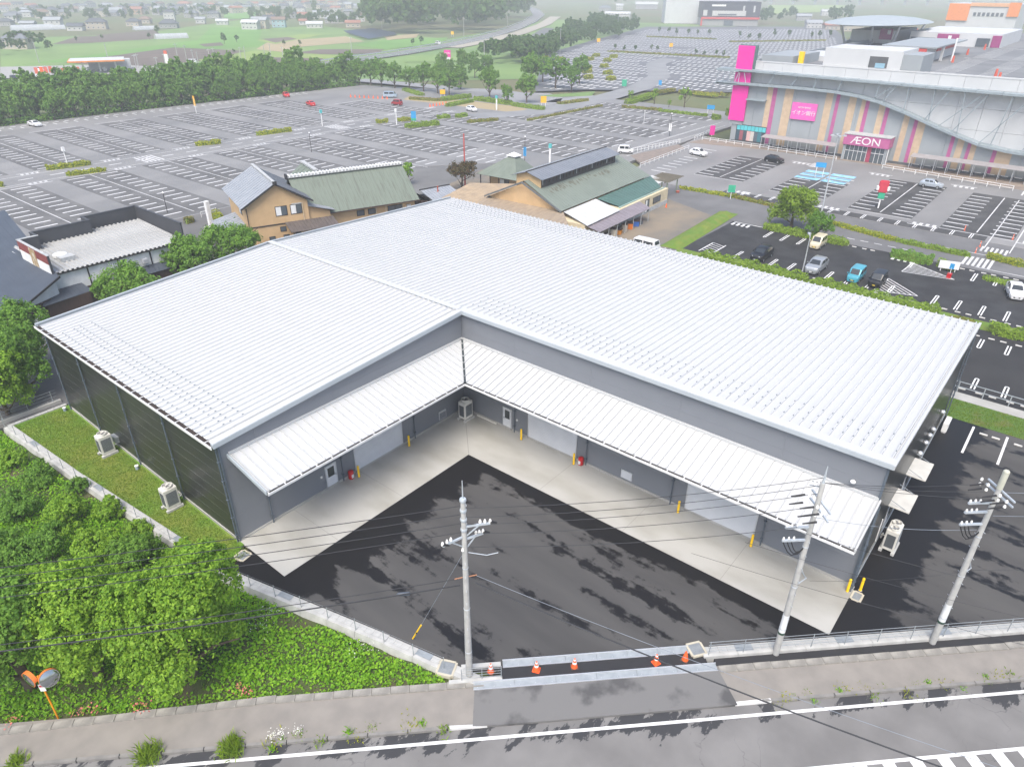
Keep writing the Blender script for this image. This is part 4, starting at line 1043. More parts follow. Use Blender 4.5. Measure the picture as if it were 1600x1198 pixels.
# ================================================================ vegetation
M_bark = mat('bark', (.11, .085, .06), .9, c2=(.07, .055, .04), ns=6, bump=.4, bs=12)
M_lf_bright = mat('leaf_bright', (.33, .52, .045), .55, c2=(.13, .28, .024), leaf=True, rand=.15, spec=.3)
M_lf_mid = mat('leaf_mid', (.22, .39, .05), .6, c2=(.095, .225, .03), leaf=True, rand=.3, spec=.3)
M_lf_belt = mat('leaf_belt', (.20, .36, .05), .65, c2=(.085, .20, .035), leaf=True, rand=.35, spec=.25)
M_lf_far = mat('leaf_far', (.12, .215, .05), .7, c2=(.05, .12, .032), leaf=True, rand=.4, spec=.2)
M_lf_hedge = mat('leaf_hedge', (.30, .43, .04), .6, c2=(.16, .27, .025), leaf=True, rand=.2, spec=.3)
M_lf_yellow = mat('leaf_yellowish', (.44, .45, .03), .6, c2=(.24, .29, .022), leaf=True, rand=.2, spec=.3)
M_lf_olive = mat('leaf_olive', (.33, .29, .06), .65, c2=(.17, .18, .04), leaf=True, rand=.3, spec=.25)
M_lf_red = mat('leaf_reddish', (.16, .085, .035), .6, c2=(.045, .08, .02), leaf=True, rand=.2, spec=.3)
M_lf_ground = mat('leaf_ground', (.30, .54, .03), .6, c2=(.14, .34, .022), leaf=True, rand=.0, spec=.3)
M_flower = mat('flower_white', (.75, .75, .68), .7)
M_pinkfl = mat('flower_pink', (.55, .16, .14), .7)

def trunk_mesh(h, r, seed, spread, nl=6, top=.8):
    rg = random.Random(seed); b = MB()
    p = Vector((0, 0, -.5)); pts = [p]
    for i in range(4):
        p = p + Vector((rg.uniform(-.06, .06) * h * .2, rg.uniform(-.06, .06) * h * .2, (h * top + .5) / 4)); pts.append(p)
    for i in range(4): b.tube(pts[i], pts[i + 1], r * (1 - .2 * i), r * (1 - .2 * (i + 1)), 8)
    for i in range(nl):
        a = 2 * pi * i / nl + rg.uniform(-.4, .4); k = rg.choice((1, 2, 2, 3)); s = pts[k]
        m_ = s + Vector((cos(a) * spread * .45, sin(a) * spread * .45, h * .16)); e = s + Vector((cos(a) * spread * .85, sin(a) * spread * .85, h * rg.uniform(.2, .38)))
        b.tube(s, m_, r * .45, r * .3, 6); b.tube(m_, e, r * .3, r * .1, 5)
    return b.mesh('trunk', M_bark, smooth=60)
def crown_mesh(seed, lobes, n, leaf, m, clump=.28, shell=.4):
    rg = np.random.default_rng(seed); C, N = crown_pts(n, lobes, rg, clump, shell); V, F = leaf_quads(C, N, leaf, rg)
    return pydata_np('crown', V, F, m)
def lobes_for(seed, r, z0, h, n=9, flat=1.0):
    """uneven lobes filling a crown of radius r between z0 and z0+h"""
    rg = random.Random(seed); L = [(0, 0, z0 + h * .5, r * .72, r * .72, h * .48)]
    for i in range(n):
        a = rg.uniform(0, 2 * pi); d = rg.uniform(.35, .68) * r; z = z0 + h * rg.uniform(.22, .86); s = rg.uniform(.28, .46)
        d *= 1 - .5 * max(0, (z - z0) / h - .55)
        L.append((cos(a) * d, sin(a) * d, z, r * s, r * s, h * s * .62 * flat))
    return L
def tree(label, x, y, z, h, r, seed, n, leaf, m, group=None, name='tree', z0=None, tr=None, nl=9, clump=.28, shell=.4):
    z0 = h * .22 if z0 is None else z0
    t = thing(name, label, 'tree', (x, y, z), 0, group)
    link('trunk', trunk_mesh(h, tr or (.035 * h + .05), seed, r, top=.72), t)
    link('crown', crown_mesh(seed, lobes_for(seed, r, z0, h - z0, nl), n, leaf, m, clump, shell), t)
    return t
# ---- foreground trees on the bank
def gz(p, z): return p
p = (-29.78, -7.32, 4.40); tree('large bright green leafy tree on the bank nearest the yard wall', p[0], p[1], -.35, 8.0, 3.45, 11, 52000, .19, M_lf_bright, z0=.7, nl=15, clump=.22, shell=.3)
p = (-33.10, -3.43, 4.20); tree('second large leafy tree on the bank behind the traffic mirror', p[0], p[1], -.35, 8.4, 3.1, 12, 42000, .19, M_lf_bright, z0=.6, nl=14, clump=.22, shell=.3)
p = (-35.75, -1.35, 4.20); tree('dark green leafy tree cut by the left edge above the mirror', p[0], p[1], -.35, 8.0, 3.0, 13, 36000, .19, M_lf_mid, z0=.5, nl=12, clump=.22, shell=.3)
# shrubs on the bank
SHR = [(300, 868, 1.7, 1.5), (262, 848, 1.5, 1.4), (340, 880, .9, 1.0), (205, 862, 1.6, 1.6), (150, 855, 1.7, 1.8), (60, 860, 2.0, 1.9), (100, 800, 1.8, 1.6), (30, 790, 1.7, 1.5), (165, 795, 1.3, 1.1), (60, 740, 1.4, 1.2), (20, 715, 1.2, 1.1), (120, 755, 1.0, .9), (215, 822, 1.1, .9), (10, 860, 2.0, 2.0), (10, 640, 1.0, 1.0)]
for i, (px, py, r, h) in enumerate(SHR): pass
SP = [(-25.98, 0.42, 0.90), (-26.97, 3.46, 0.90), (-28.83, 3.63, 0.60), (-27.82, 3.38, 1.00), (-29.08, 5.54, 1.00), (-31.58, 8.08, 1.00), (-28.88, 11.13, 0.80), (-30.60, 14.27, 0.80), (-26.80, 9.55, 0.60), (-28.19, 17.60, 0.60), (-28.64, 21.35, 0.60), (-26.81, 14.32, 0.50), (-26.19, 6.16, 0.50), (-32.90, 9.66, 1.00)]
for i, p in enumerate(SP):
    r, h = SHR[i][2], SHR[i][3] * 1.5
    t = thing('bank_shrub', 'leafy green shrub on the bank left of the lawn wall', 'shrub', (p[0], p[1], -.45), 0, 'shrubs on the bank left of the lawn')
    link('foliage', crown_mesh(100 + i, lobes_for(100 + i, r, 0, h, 6), int(4200 * r), .17, (M_lf_bright, M_lf_mid)[i % 2], .26, .5), t)
    b = MB()
    for k in range(4): a = k * 1.6 + i; b.tube((0, 0, -.2), (cos(a) * r * .4, sin(a) * r * .4, h * .7), .035, .012, 5)
    b.build('stems', M_bark, t)['kind'] = 'stuff'
# ---- ground cover on the bank
def wall_x(y):
    for (x0, y0), (x1, y1) in zip(RWP[:-1], RWP[1:]):
        if y1 <= y <= y0: return x0 + (x1 - x0) * (y - y0) / (y1 - y0)
    return -27.2 if y > 27 else -20.8
rg = np.random.default_rng(21); PTS = []
cand = np.stack([rg.uniform(-46, -20.3, 260000), rg.uniform(-19.5, 30, 260000)], 1)
patch = np.sin(cand[:, 0] * .9 + 1.3) * np.cos(cand[:, 1] * .7) + .6 * np.sin(cand[:, 0] * 2.1 + cand[:, 1] * 1.7)
for (x, y), q in zip(cand, patch):
    if x + y > -40.6 + max(0, (-y - 0) * 0) and x < wall_x(y) - .45:
        dv = (x + y + 40.4)
        if x + y < -39.9 - max(0., (((-x) + y) / sqrt(2) * .7071 * 0)): continue
        if (x < -29 or y > 0) and x + y < -41 : continue
        if q < -1.05 and rg.random() < .8: continue
        PTS.append((x, y, -.38 + .12 * q + rg.random() ** 2 * .42))
PTS = np.array(PTS); N = np.tile(np.array([0, 0, 1.0]), (len(PTS), 1)) + rg.normal(0, .35, (len(PTS), 3))
V, F = leaf_quads(PTS, N, .18, rg, .75)
tag(link('ground_cover', pydata_np('ground_cover', V, F, M_lf_ground)), 'low bright green leafy ground cover all over the bank', 'ground cover', kind='stuff')
def scatter_small(name, label, cat, pts, m, size, seed):
    r_ = np.random.default_rng(seed); pts = np.array(pts); V, F = leaf_quads(pts, np.tile([0, 0, 1.0], (len(pts), 1)), size, r_, .9)
    return tag(link(name, pydata_np(name, V, F, m)), label, cat, kind='stuff')
r2 = random.Random(5); fl = []
for c in ((-24.97, -7.19, 0.00), (-25.55, -7.40, 0.00), (-23.08, -13.23, 0.00), (-22.50, -13.37, 0.00), (-24.61, -6.78, 0.00)):
    fl += [(c[0] + r2.gauss(0, .35), c[1] + r2.gauss(0, .35), .12 + r2.random() * .2) for _ in range(28)]
scatter_small('white_flowers', 'small white flowers dotted in the bank green by the yard wall', 'flowers', fl, M_flower, .055, 1)
fl = []
for c in ((-34.65, -5.21, 0.00), (-32.79, -7.04, 0.00), (-28.68, -10.20, 0.00), (-32.54, -7.41, 0.00), (-37.16, -2.93, 0.00), (-34.16, -5.57, 0.00), (-28.68, -10.81, 0.00)):
    fl += [(c[0] + r2.gauss(0, .22), c[1] + r2.gauss(0, .22), .1 + r2.random() * .15) for _ in range(22)]
scatter_small('pink_flowers', 'faded pink azalea flowers along the sidewalk edge of the bank', 'flowers', fl, M_pinkfl, .1, 2)
# ---- weeds along the kerb
def tuft(name, label, x, y, r, h, n, m, seed, group=None, lean=.5):
    r_ = np.random.default_rng(seed); k = n
    base = np.stack([r_.normal(0, r * .35, k), r_.normal(0, r * .35, k), np.zeros(k)], 1)
    dirv = np.stack([r_.normal(0, lean, k), r_.normal(0, lean, k), np.ones(k)], 1); dirv /= np.linalg.norm(dirv, axis=1)[:, None]
    ln = h * r_.uniform(.5, 1.1, (k, 1)); tip = base + dirv * ln; tip[:, 2] -= .25 * ln[:, 0] * np.linalg.norm(dirv[:, :2], axis=1)
    mid = base + dirv * ln * .55
    w = np.cross(dirv, r_.normal(0, 1, (k, 3))); w /= np.linalg.norm(w, axis=1)[:, None]; w *= .018
    V = np.stack([base - w, base + w, mid + w * 1.3, tip, mid - w * 1.3], 1).reshape(-1, 3)
    me = pydata_np('blades', V, np.arange(5 * k).reshape(k, 5), m)
    t = thing(name, label, 'weeds', (x, y, .0), 0, group); link('blades', me, t); return t
W = [((-33.68, -10.20), .8, .7, 420, 'big grassy weed clump on the kerb at the lower left'), ((-30.87, -12.97), .75, .75, 380, 'grassy weed clump on the kerb right of the biggest one'), ((-37.84, -5.58), .6, .5, 200, 'leafy weed clump at the lower left corner of the sidewalk')]
for i, (c, r, h, n, l) in enumerate(W): tuft('weed_clump', l, c[0], c[1], r, h, n, M_lf_hedge, 40 + i)
KS = [(-29.02, -14.46), (-28.34, -14.95), (-29.40, -14.21), (-26.65, -16.77), (-25.70, -17.47), (-24.37, -18.80), (-23.91, -19.25), (-23.45, -20.35), (-26.60, -17.26), (-29.60, -14.50), (-27.88, -16.05), (-10.50, -33.03), (-10.13, -33.30), (-9.45, -33.81), (-7.97, -35.35), (-8.27, -35.11), (-5.15, -38.12), (-4.06, -39.25), (-2.24, -41.00), (-1.19, -42.06), (-11.04, -32.85), (-9.78, -34.26), (-7.39, -36.66), (-6.10, -38.02), (-3.80, -40.19), (-2.42, -41.03), (-1.69, -41.53), (-4.62, -38.64), (-6.44, -36.82), (-7.18, -36.04)]
for i, c in enumerate(KS): tuft('kerb_weed', 'small tuft of weeds growing along the kerb', c[0], c[1], .3 + .2 * (i % 3), (.2 + .1 * (i % 4)) * (.8 if i < 11 else .5), 40 if i < 11 else 28, (M_lf_ground, M_lf_hedge, M_lf_yellow)[i % 3], 60 + i, 'small weeds along the kerb')
fl = []
for c in ((-28.91, -14.46, 0.40), (-29.27, -14.15, 0.30), (-28.31, -14.92, 0.30)): fl += [(c[0] + r2.gauss(0, .14), c[1] + r2.gauss(0, .14), .35 + r2.random() * .25) for _ in range(40)]
scatter_small('kerb_flowers', 'small white daisies standing over the kerb', 'flowers', fl, M_flower, .07, 3)
# ---- lawn blades: short rough turf
def turf(name, label, poly_test, bx, n, m, h, seed):
    r_ = np.random.default_rng(seed); c = np.stack([r_.uniform(bx[0], bx[1], n), r_.uniform(bx[2], bx[3], n)], 1)
    c = np.array([q for q in c if poly_test(q[0], q[1])]); k = len(c)
    base = np.concatenate([c, np.full((k, 1), .015)], 1); d = r_.normal(0, .5, (k, 3)); d[:, 2] = 1; tip = base + d * h * r_.uniform(.5, 1.2, (k, 1))
    w = r_.normal(0, 1, (k, 3)); w[:, 2] = 0; w = w / np.linalg.norm(w, axis=1)[:, None] * .035
    V = np.stack([base - w, base + w, tip], 1).reshape(-1, 3)
    return tag(link(name, pydata_np(name, V, np.arange(3 * k).reshape(k, 3), m)), label, 'grass', kind='stuff')
turf('lawn_grass', 'short mown grass of the lawn beside the dark wall', lambda x, y: wall_x(y) + .15 < x < -22.5, (-27.2, -22.5, -1.5, 27.3), 42000, mat('blade_lawn', (.20, .29, .03), .7, c2=(.11, .19, .018), leaf=True, spec=.25), .07, 31)
turf('strip_grass', 'rough grass of the strip behind the warehouse end', lambda x, y: True, (26.4, 30.0, -60, -28), 16000, mat('blade_lawn', (.115, .175, .02), .7), .1, 32)
# ---- trees round the warehouse
p = (-9.64, 42.50, 3.60); tree('rounded green tree between the restaurant and the warehouse roof', p[0], p[1], 0, 6.0, 3.7, 15, 11000, .3, M_lf_mid, z0=.6)
p = (0.56, 45.68, 3.60); tree('green tree at the right end of the restaurant', p[0], p[1], 0, 6.0, 3.4, 16, 8500, .3, M_lf_mid, z0=.5)
p = (5.99, 46.02, 3.60); tree('wide bright tree before the beige gable house', p[0], p[1], 0, 6.2, 4.3, 17, 11000, .3, M_lf_mid, z0=.5, nl=12)
p = (-1.24, 48.99, 2.50); tree('small green tree next to the restaurant lean-to roof', p[0], p[1], 0, 4.2, 2.2, 18, 4500, .28, M_lf_mid, z0=.4)
p = (-23.76, 32.55, 3.60); tree('dark leafy tree at the left edge by the warehouse corner', p[0], p[1], -.4, 7.0, 3.4, 19, 20000, .24, M_lf_mid, z0=.4, nl=12)
p = (-21.86, 36.76, 4.00); tree('upper leafy tree at the left edge below the restaurant', p[0], p[1], -.4, 7.2, 3.0, 20, 16000, .26, M_lf_mid, z0=.5, nl=12)
p = (-26.29, 30.02, 3.00); tree('bright leafy tree just inside the left edge above the lawn', p[0], p[1], -.4, 6.0, 2.8, 22, 15000, .22, M_lf_bright, z0=.4, nl=12)
p = (55.65, 52.17); tree('flat-topped reddish green tree beside the red pole', p[0], p[1], 0, 4.9, 3.3, 23, 6000, .28, M_lf_red, z0=1.9, nl=11)
p = (71.47, -2.73); tree('broad bright green tree in the parking hedge', p[0], p[1], 0, 6.4, 3.7, 24, 17000, .28, M_lf_hedge, z0=.3, nl=13)
p = (69.32, -7.48); tree('round clipped dark green tree in the parking hedge', p[0], p[1], 0, 3.9, 2.2, 25, 6500, .24, M_lf_mid, z0=.6, nl=8)
p = (51.85, 62.37); tree('narrow green tree right of the green hall ridge', p[0], p[1], 0, 4.0, 1.4, 26, 2000, .3, M_lf_bright, z0=.5)
# ---- belt, avenue and wood: shared crowns
CROWN = [crown_mesh(200 + i, lobes_for(200 + i, 3.9, .1, 9.0, 14), 7000, .6, M_lf_belt, .26, .42) for i in range(6)]
CROWNF = [crown_mesh(220 + i, lobes_for(220 + i, 4.0, 1.0, 9.0, 8), 1300, 1.15, M_lf_far, .3, .42) for i in range(5)]
CROWNR = [crown_mesh(240 + i, lobes_for(240 + i, 3.7, 1.7, 6.4, 12), 5200, .5, M_lf_mid, .25, .42) for i in range(3)]
TRK = [trunk_mesh(9, .26, 300 + i, 3.2, 6, .7) for i in range(3)]
def forest_tree(x, y, s, seed, crowns, label, group, z=0.0, sz=None, name='tree'):
    rg_ = random.Random(seed); t = thing(name, label, 'tree', (x, y, z), rg_.uniform(0, 6.28), group); t.scale = (s, s, sz or s * rg_.uniform(.9, 1.15))
    link('trunk', TRK[seed % 3], t); link('crown', crowns[seed % len(crowns)], t); return t
rb = random.Random(77); k = 0
for row, (yo, n_, hs) in enumerate(((187.2, 44, .72), (190.5, 42, .95), (194.5, 40, 1.05), (199, 38, 1.15))):
    for i in range(n_):
        x = -56 + i * 4.7 + rb.uniform(-1.2, 1.2) + row * 1.7
        if x > 141: continue
        yy = yo + (6 if x < 20 else 0) * (1 - (x + 56) / 76 if x < 20 else 0) + rb.uniform(-1, 1) - max(0, (x - 60)) * .055
        forest_tree(x, yy, hs * rb.uniform(.85, 1.1), k, CROWN, 'leafy tree in the dense belt behind the big parking lot', 'dense tree belt behind the big parking lot'); k += 1
# undergrowth of the belt
b_rg = np.random.default_rng(8); n = 9000; xs = b_rg.uniform(-58, 140, n); ys = 185.3 + b_rg.random(n) * 5 - np.maximum(0, xs - 60) * .055 + np.where(xs < 20, 6 * (1 - (xs + 56) / 76), 0)
V, F = leaf_quads(np.stack([xs, ys, b_rg.random(n) * 1.6], 1), np.tile([0, -.4, 1.0], (n, 1)), .8, b_rg)
tag(link('undergrowth', pydata_np('undergrowth', V, F, M_lf_belt)), 'green undergrowth at the foot of the tree belt', 'undergrowth', kind='stuff')
for i, p in enumerate(((140.49, 182.39), (142.07, 177.87), (142.15, 172.39), (142.97, 166.19), (144.08, 159.80), (143.86, 152.53), (143.64, 145.50), (142.87, 139.34))):
    forest_tree(p[0], p[1], 1.02, i, CROWNR, 'spreading avenue tree with a bare trunk beyond the parking lot', 'avenue trees beyond the parking lot')
AV = [((147.29, 125.32), .88, 'lone spreading tree left of the yellow sign'), ((146.54, 109.20), .82, 'lone round tree by the ring road left of the yellow board'), ((140.36, 112.17), .5, 'small tree between the two ring road trees'),
      ((179.50, 133.26), 1.1, 'broad dark tree at the left of the clump behind the ring road'), ((181.10, 123.44), 1.2, 'broad dark tree in the middle of the clump behind the ring road'), ((197.38, 124.43), .9, 'dark tree at the right of the clump behind the ring road'), ((179.32, 115.17), .75, 'front round tree of the clump behind the ring road'), ((192.88, 138.19), 1.0, 'rear tree of the clump behind the ring road')]
for i, (p, s, l) in enumerate(AV): forest_tree(p[0], p[1], s * 1.22, i, CROWNR, l, None)
YT = [(171.20, 67.42), (170.84, 77.62), (169.42, 85.33), (168.07, 70.97)]
for i, p in enumerate(YT):
    t = forest_tree(p[0], p[1], (.75, .55, .45, .3)[i], i + 1, [crown_mesh(260 + i, lobes_for(260 + i, 2.6, 1.8, 5.5, 7), 1500, .5, M_lf_bright)], ('taller bright young tree in the planting strip', 'slim bright young tree left of the taller one', 'small bright bush tree at the left of the planting strip', 'tiny sapling between the young trees')[i], None)
# dark clump of trees behind the magenta sign (left part of the ring)
for i, p in enumerate(((156.03, 146.39), (168.84, 165.00), (187.97, 168.57), (182.25, 181.54), (199.58, 172.63), (198.09, 184.99))):
    forest_tree(p[0], p[1], .85, i + 3, CROWN, 'dense tree in the clump by the magenta sign', 'trees by the magenta sign')
# wood in the distance and belts of trees
rw_ = random.Random(12); k = 0
FARQ = []
for i_ in range(5):
    rg_ = np.random.default_rng(900 + i_); FARQ.append(leaf_quads(*crown_pts(620, lobes_for(900 + i_, 4.0, .6, 9.4, 8), rg_, .3, .4), 1.6, rg_)[0])
def wood(quad, n, label, name, s0, s1):
    """a distant mass of trees that reads as one wood"""
    A, B, C, D = [Vector(q) for q in quad]; VV = []
    for i in range(n):
        u, v = rw_.random(), rw_.random(); p = A.lerp(B, u).lerp(D.lerp(C, u), v); s_ = rw_.uniform(s0, s1); a_ = rw_.uniform(0, 6.28)
        Q = FARQ[i % 5] * s_; c_, n_ = cos(a_), sin(a_)
        VV.append(np.stack([Q[:, 0] * c_ - Q[:, 1] * n_ + p.x, Q[:, 0] * n_ + Q[:, 1] * c_ + p.y, Q[:, 2]], 1))
    V = np.concatenate(VV); tag(link(name, pydata_np(name, V, np.arange(len(V)).reshape(-1, 4), M_lf_far)), label, 'trees', kind='stuff')
wood(((326.63, 399.54), (399.77, 345.25), (710.25, 544.84), (622.05, 736.43)), 170, 'tall hazy wood standing behind the fields', 'far_wood', 1.9, 2.7)
wood(((244.45, 199.80), (286.21, 194.00), (614.45, 343.92), (526.55, 339.34)), 90, 'bushy trees massed along the curve of the main road', 'roadside_wood', .55, .95)
wood(((225.15, 202.95), (254.04, 180.22), (294.89, 206.49), (271.71, 231.45)), 50, 'bushy trees massed behind the avenue', 'avenue_thicket', .7, 1.0)
wood(((383.32, 266.21), (387.33, 228.89), (492.82, 272.29), (545.83, 348.87)), 45, 'bushes massed left of the far parking lot', 'lot_thicket', .8, 1.2)
wood(((676.19, 250.52), (675.37, 220.20), (873.36, 293.42), (845.18, 319.97)), 10, 'green trees massed right of the dark store', 'store_thicket', .9, 1.4)
wood(((696.90, 198.82), (738.61, 188.90), (887.95, 233.81), (865.96, 254.72)), 8, 'green trees massed beyond the mall roof', 'mall_thicket', .9, 1.4)
wood(((389.83, 1291.17), (836.03, 1018.00), (1421.50, 1720.76), (680.80, 2171.86)), 150, 'far hazy trees along the top left of the view', 'far_trees', 1.4, 2.4)
wood(((874.01, 643.37), (1735.73, 175.02), (3165.27, 354.17), (1732.26, 1284.51)), 90, 'far hazy trees along the top right of the view', 'far_trees', 1.4, 2.4)
wood(((97.97, 407.82), (120.76, 405.00), (136.29, 463.69), (121.57, 479.25)), 16, 'green garden trees round the near farmhouse', 'farm_thicket', .55, .85)
wood(((392.52, 704.89), (363.51, 450.81), (475.97, 585.80), (474.31, 762.63)), 60, 'garden trees among the town houses', 'town_trees', .55, .95)
wood(((193.96, 698.36), (408.30, 731.59), (532.77, 942.26), (288.32, 983.94)), 90, 'garden trees among the left town houses', 'town_trees', .5, .9)
for i, (p, s) in enumerate((((223.93, 495.40), .55), ((199.52, 458.12), .35), ((214.40, 395.59), .5), ((224.99, 399.51), .4), ((180.33, 329.81), .25), ((227.21, 353.55), .3), ((230.72, 343.02), .3), ((285.00, 306.44), .35), ((288.42, 302.82), .42), ((161.67, 473.73), .3), ((179.36, 479.17), .3), ((545.57, 749.18), 1.2))):
    forest_tree(p[0], p[1], s, i, CROWNF, 'single bush standing in the open fields', 'lone bushes in the fields')
for i, p in enumerate(((489.27, 253.59), (487.56, 244.56), (478.28, 233.27), (484.25, 227.12), (489.23, 221.98), (488.56, 212.58), (478.16, 185.12), (470.68, 175.00), (463.52, 165.30), (351.55, 181.61), (346.18, 174.91), (337.27, 196.86), (333.41, 188.59), (337.58, 184.13), (338.89, 147.91), (335.02, 141.24), (339.38, 136.53), (338.48, 132.20))):
    forest_tree(p[0], p[1], .4 if i < 9 else .28, i, CROWNF, 'young tree in a planting strip of the far parking lot', 'young trees in the far parking lot')
for i, p in enumerate(((508.60, 172.26), (515.76, 164.84), (513.90, 147.93), (517.73, 143.95), (522.84, 138.63))):
    forest_tree(p[0], p[1], .45, i + 2, CROWNF, 'young tree in the parking lot behind the mall', 'young trees behind the mall')

# ---- hedges
def hedge(label, P, Q, w, h, m, dens=26, leaf=.3, seed=0, group=None, z=0.0, name='hedge'):
    P, Q = Vector(P), Vector(Q); d = Q - P; l = d.length; a = atan2(d.y, d.x)
    t = thing(name, label, 'hedge', (P.x, P.y, z), a, group)
    rg_ = np.random.default_rng(500 + seed); n = int(dens * (l * (w + 2 * h) + 2 * w * h))
    u = rg_.random(n) * l; s = rg_.uniform(-1, 1, n); q = rg_.random(n)
    ph = rg_.uniform(0, 6, 3); bumpy = .82 + .12 * np.sin(u * 2.1 + ph[0]) + .1 * np.sin(u * 4.7 + ph[1])
    top = rg_.random(n) < w / (w + 2 * h)
    y = np.where(top, s * w / 2 * .92, np.sign(s) * w / 2 * (1 - .25 * q ** 3)) * (.85 + .15 * bumpy); zz = np.where(top, h * bumpy * (1 - .12 * np.abs(s) ** 3), q * h * bumpy)
    e = np.minimum(1, np.minimum(u, l - u) / (w * .45)); y *= np.sqrt(np.maximum(.05, 1 - (1 - e) ** 2))
    C = np.stack([u, y, zz], 1) + rg_.normal(0, .05, (n, 3)); N = np.stack([np.zeros(n), np.where(top, 0, np.sign(s)), np.where(top, 1, .4)], 1)
    V, F = leaf_quads(C, N, leaf, rg_); link('foliage', pydata_np('foliage', V, F, m), t)
    b = MB(); nn = max(2, int(l / 1.6)); ys = w / 2 * .68
    pr_ = [(i * l / nn, (ys if 0 < i < nn else ys * .3), h * (.66 + .06 * sin(i * 2.3))) for i in range(nn + 1)]
    for (u0, y0, h0), (u1, y1, h1) in zip(pr_[:-1], pr_[1:]):
        b.add([(u0, -y0, -.05), (u1, -y1, -.05), (u1, y1, -.05), (u0, y0, -.05), (u0, -y0 * .8, h0), (u1, -y1 * .8, h1), (u1, y1 * .8, h1), (u0, y0 * .8, h0)], [(4, 5, 6, 7), (0, 1, 5, 4), (2, 3, 7, 6), (1, 2, 6, 5), (3, 0, 4, 7)])
    b.build('inner_branches', mat('hedge_core', (.15, .22, .03), .9), t)
    return t
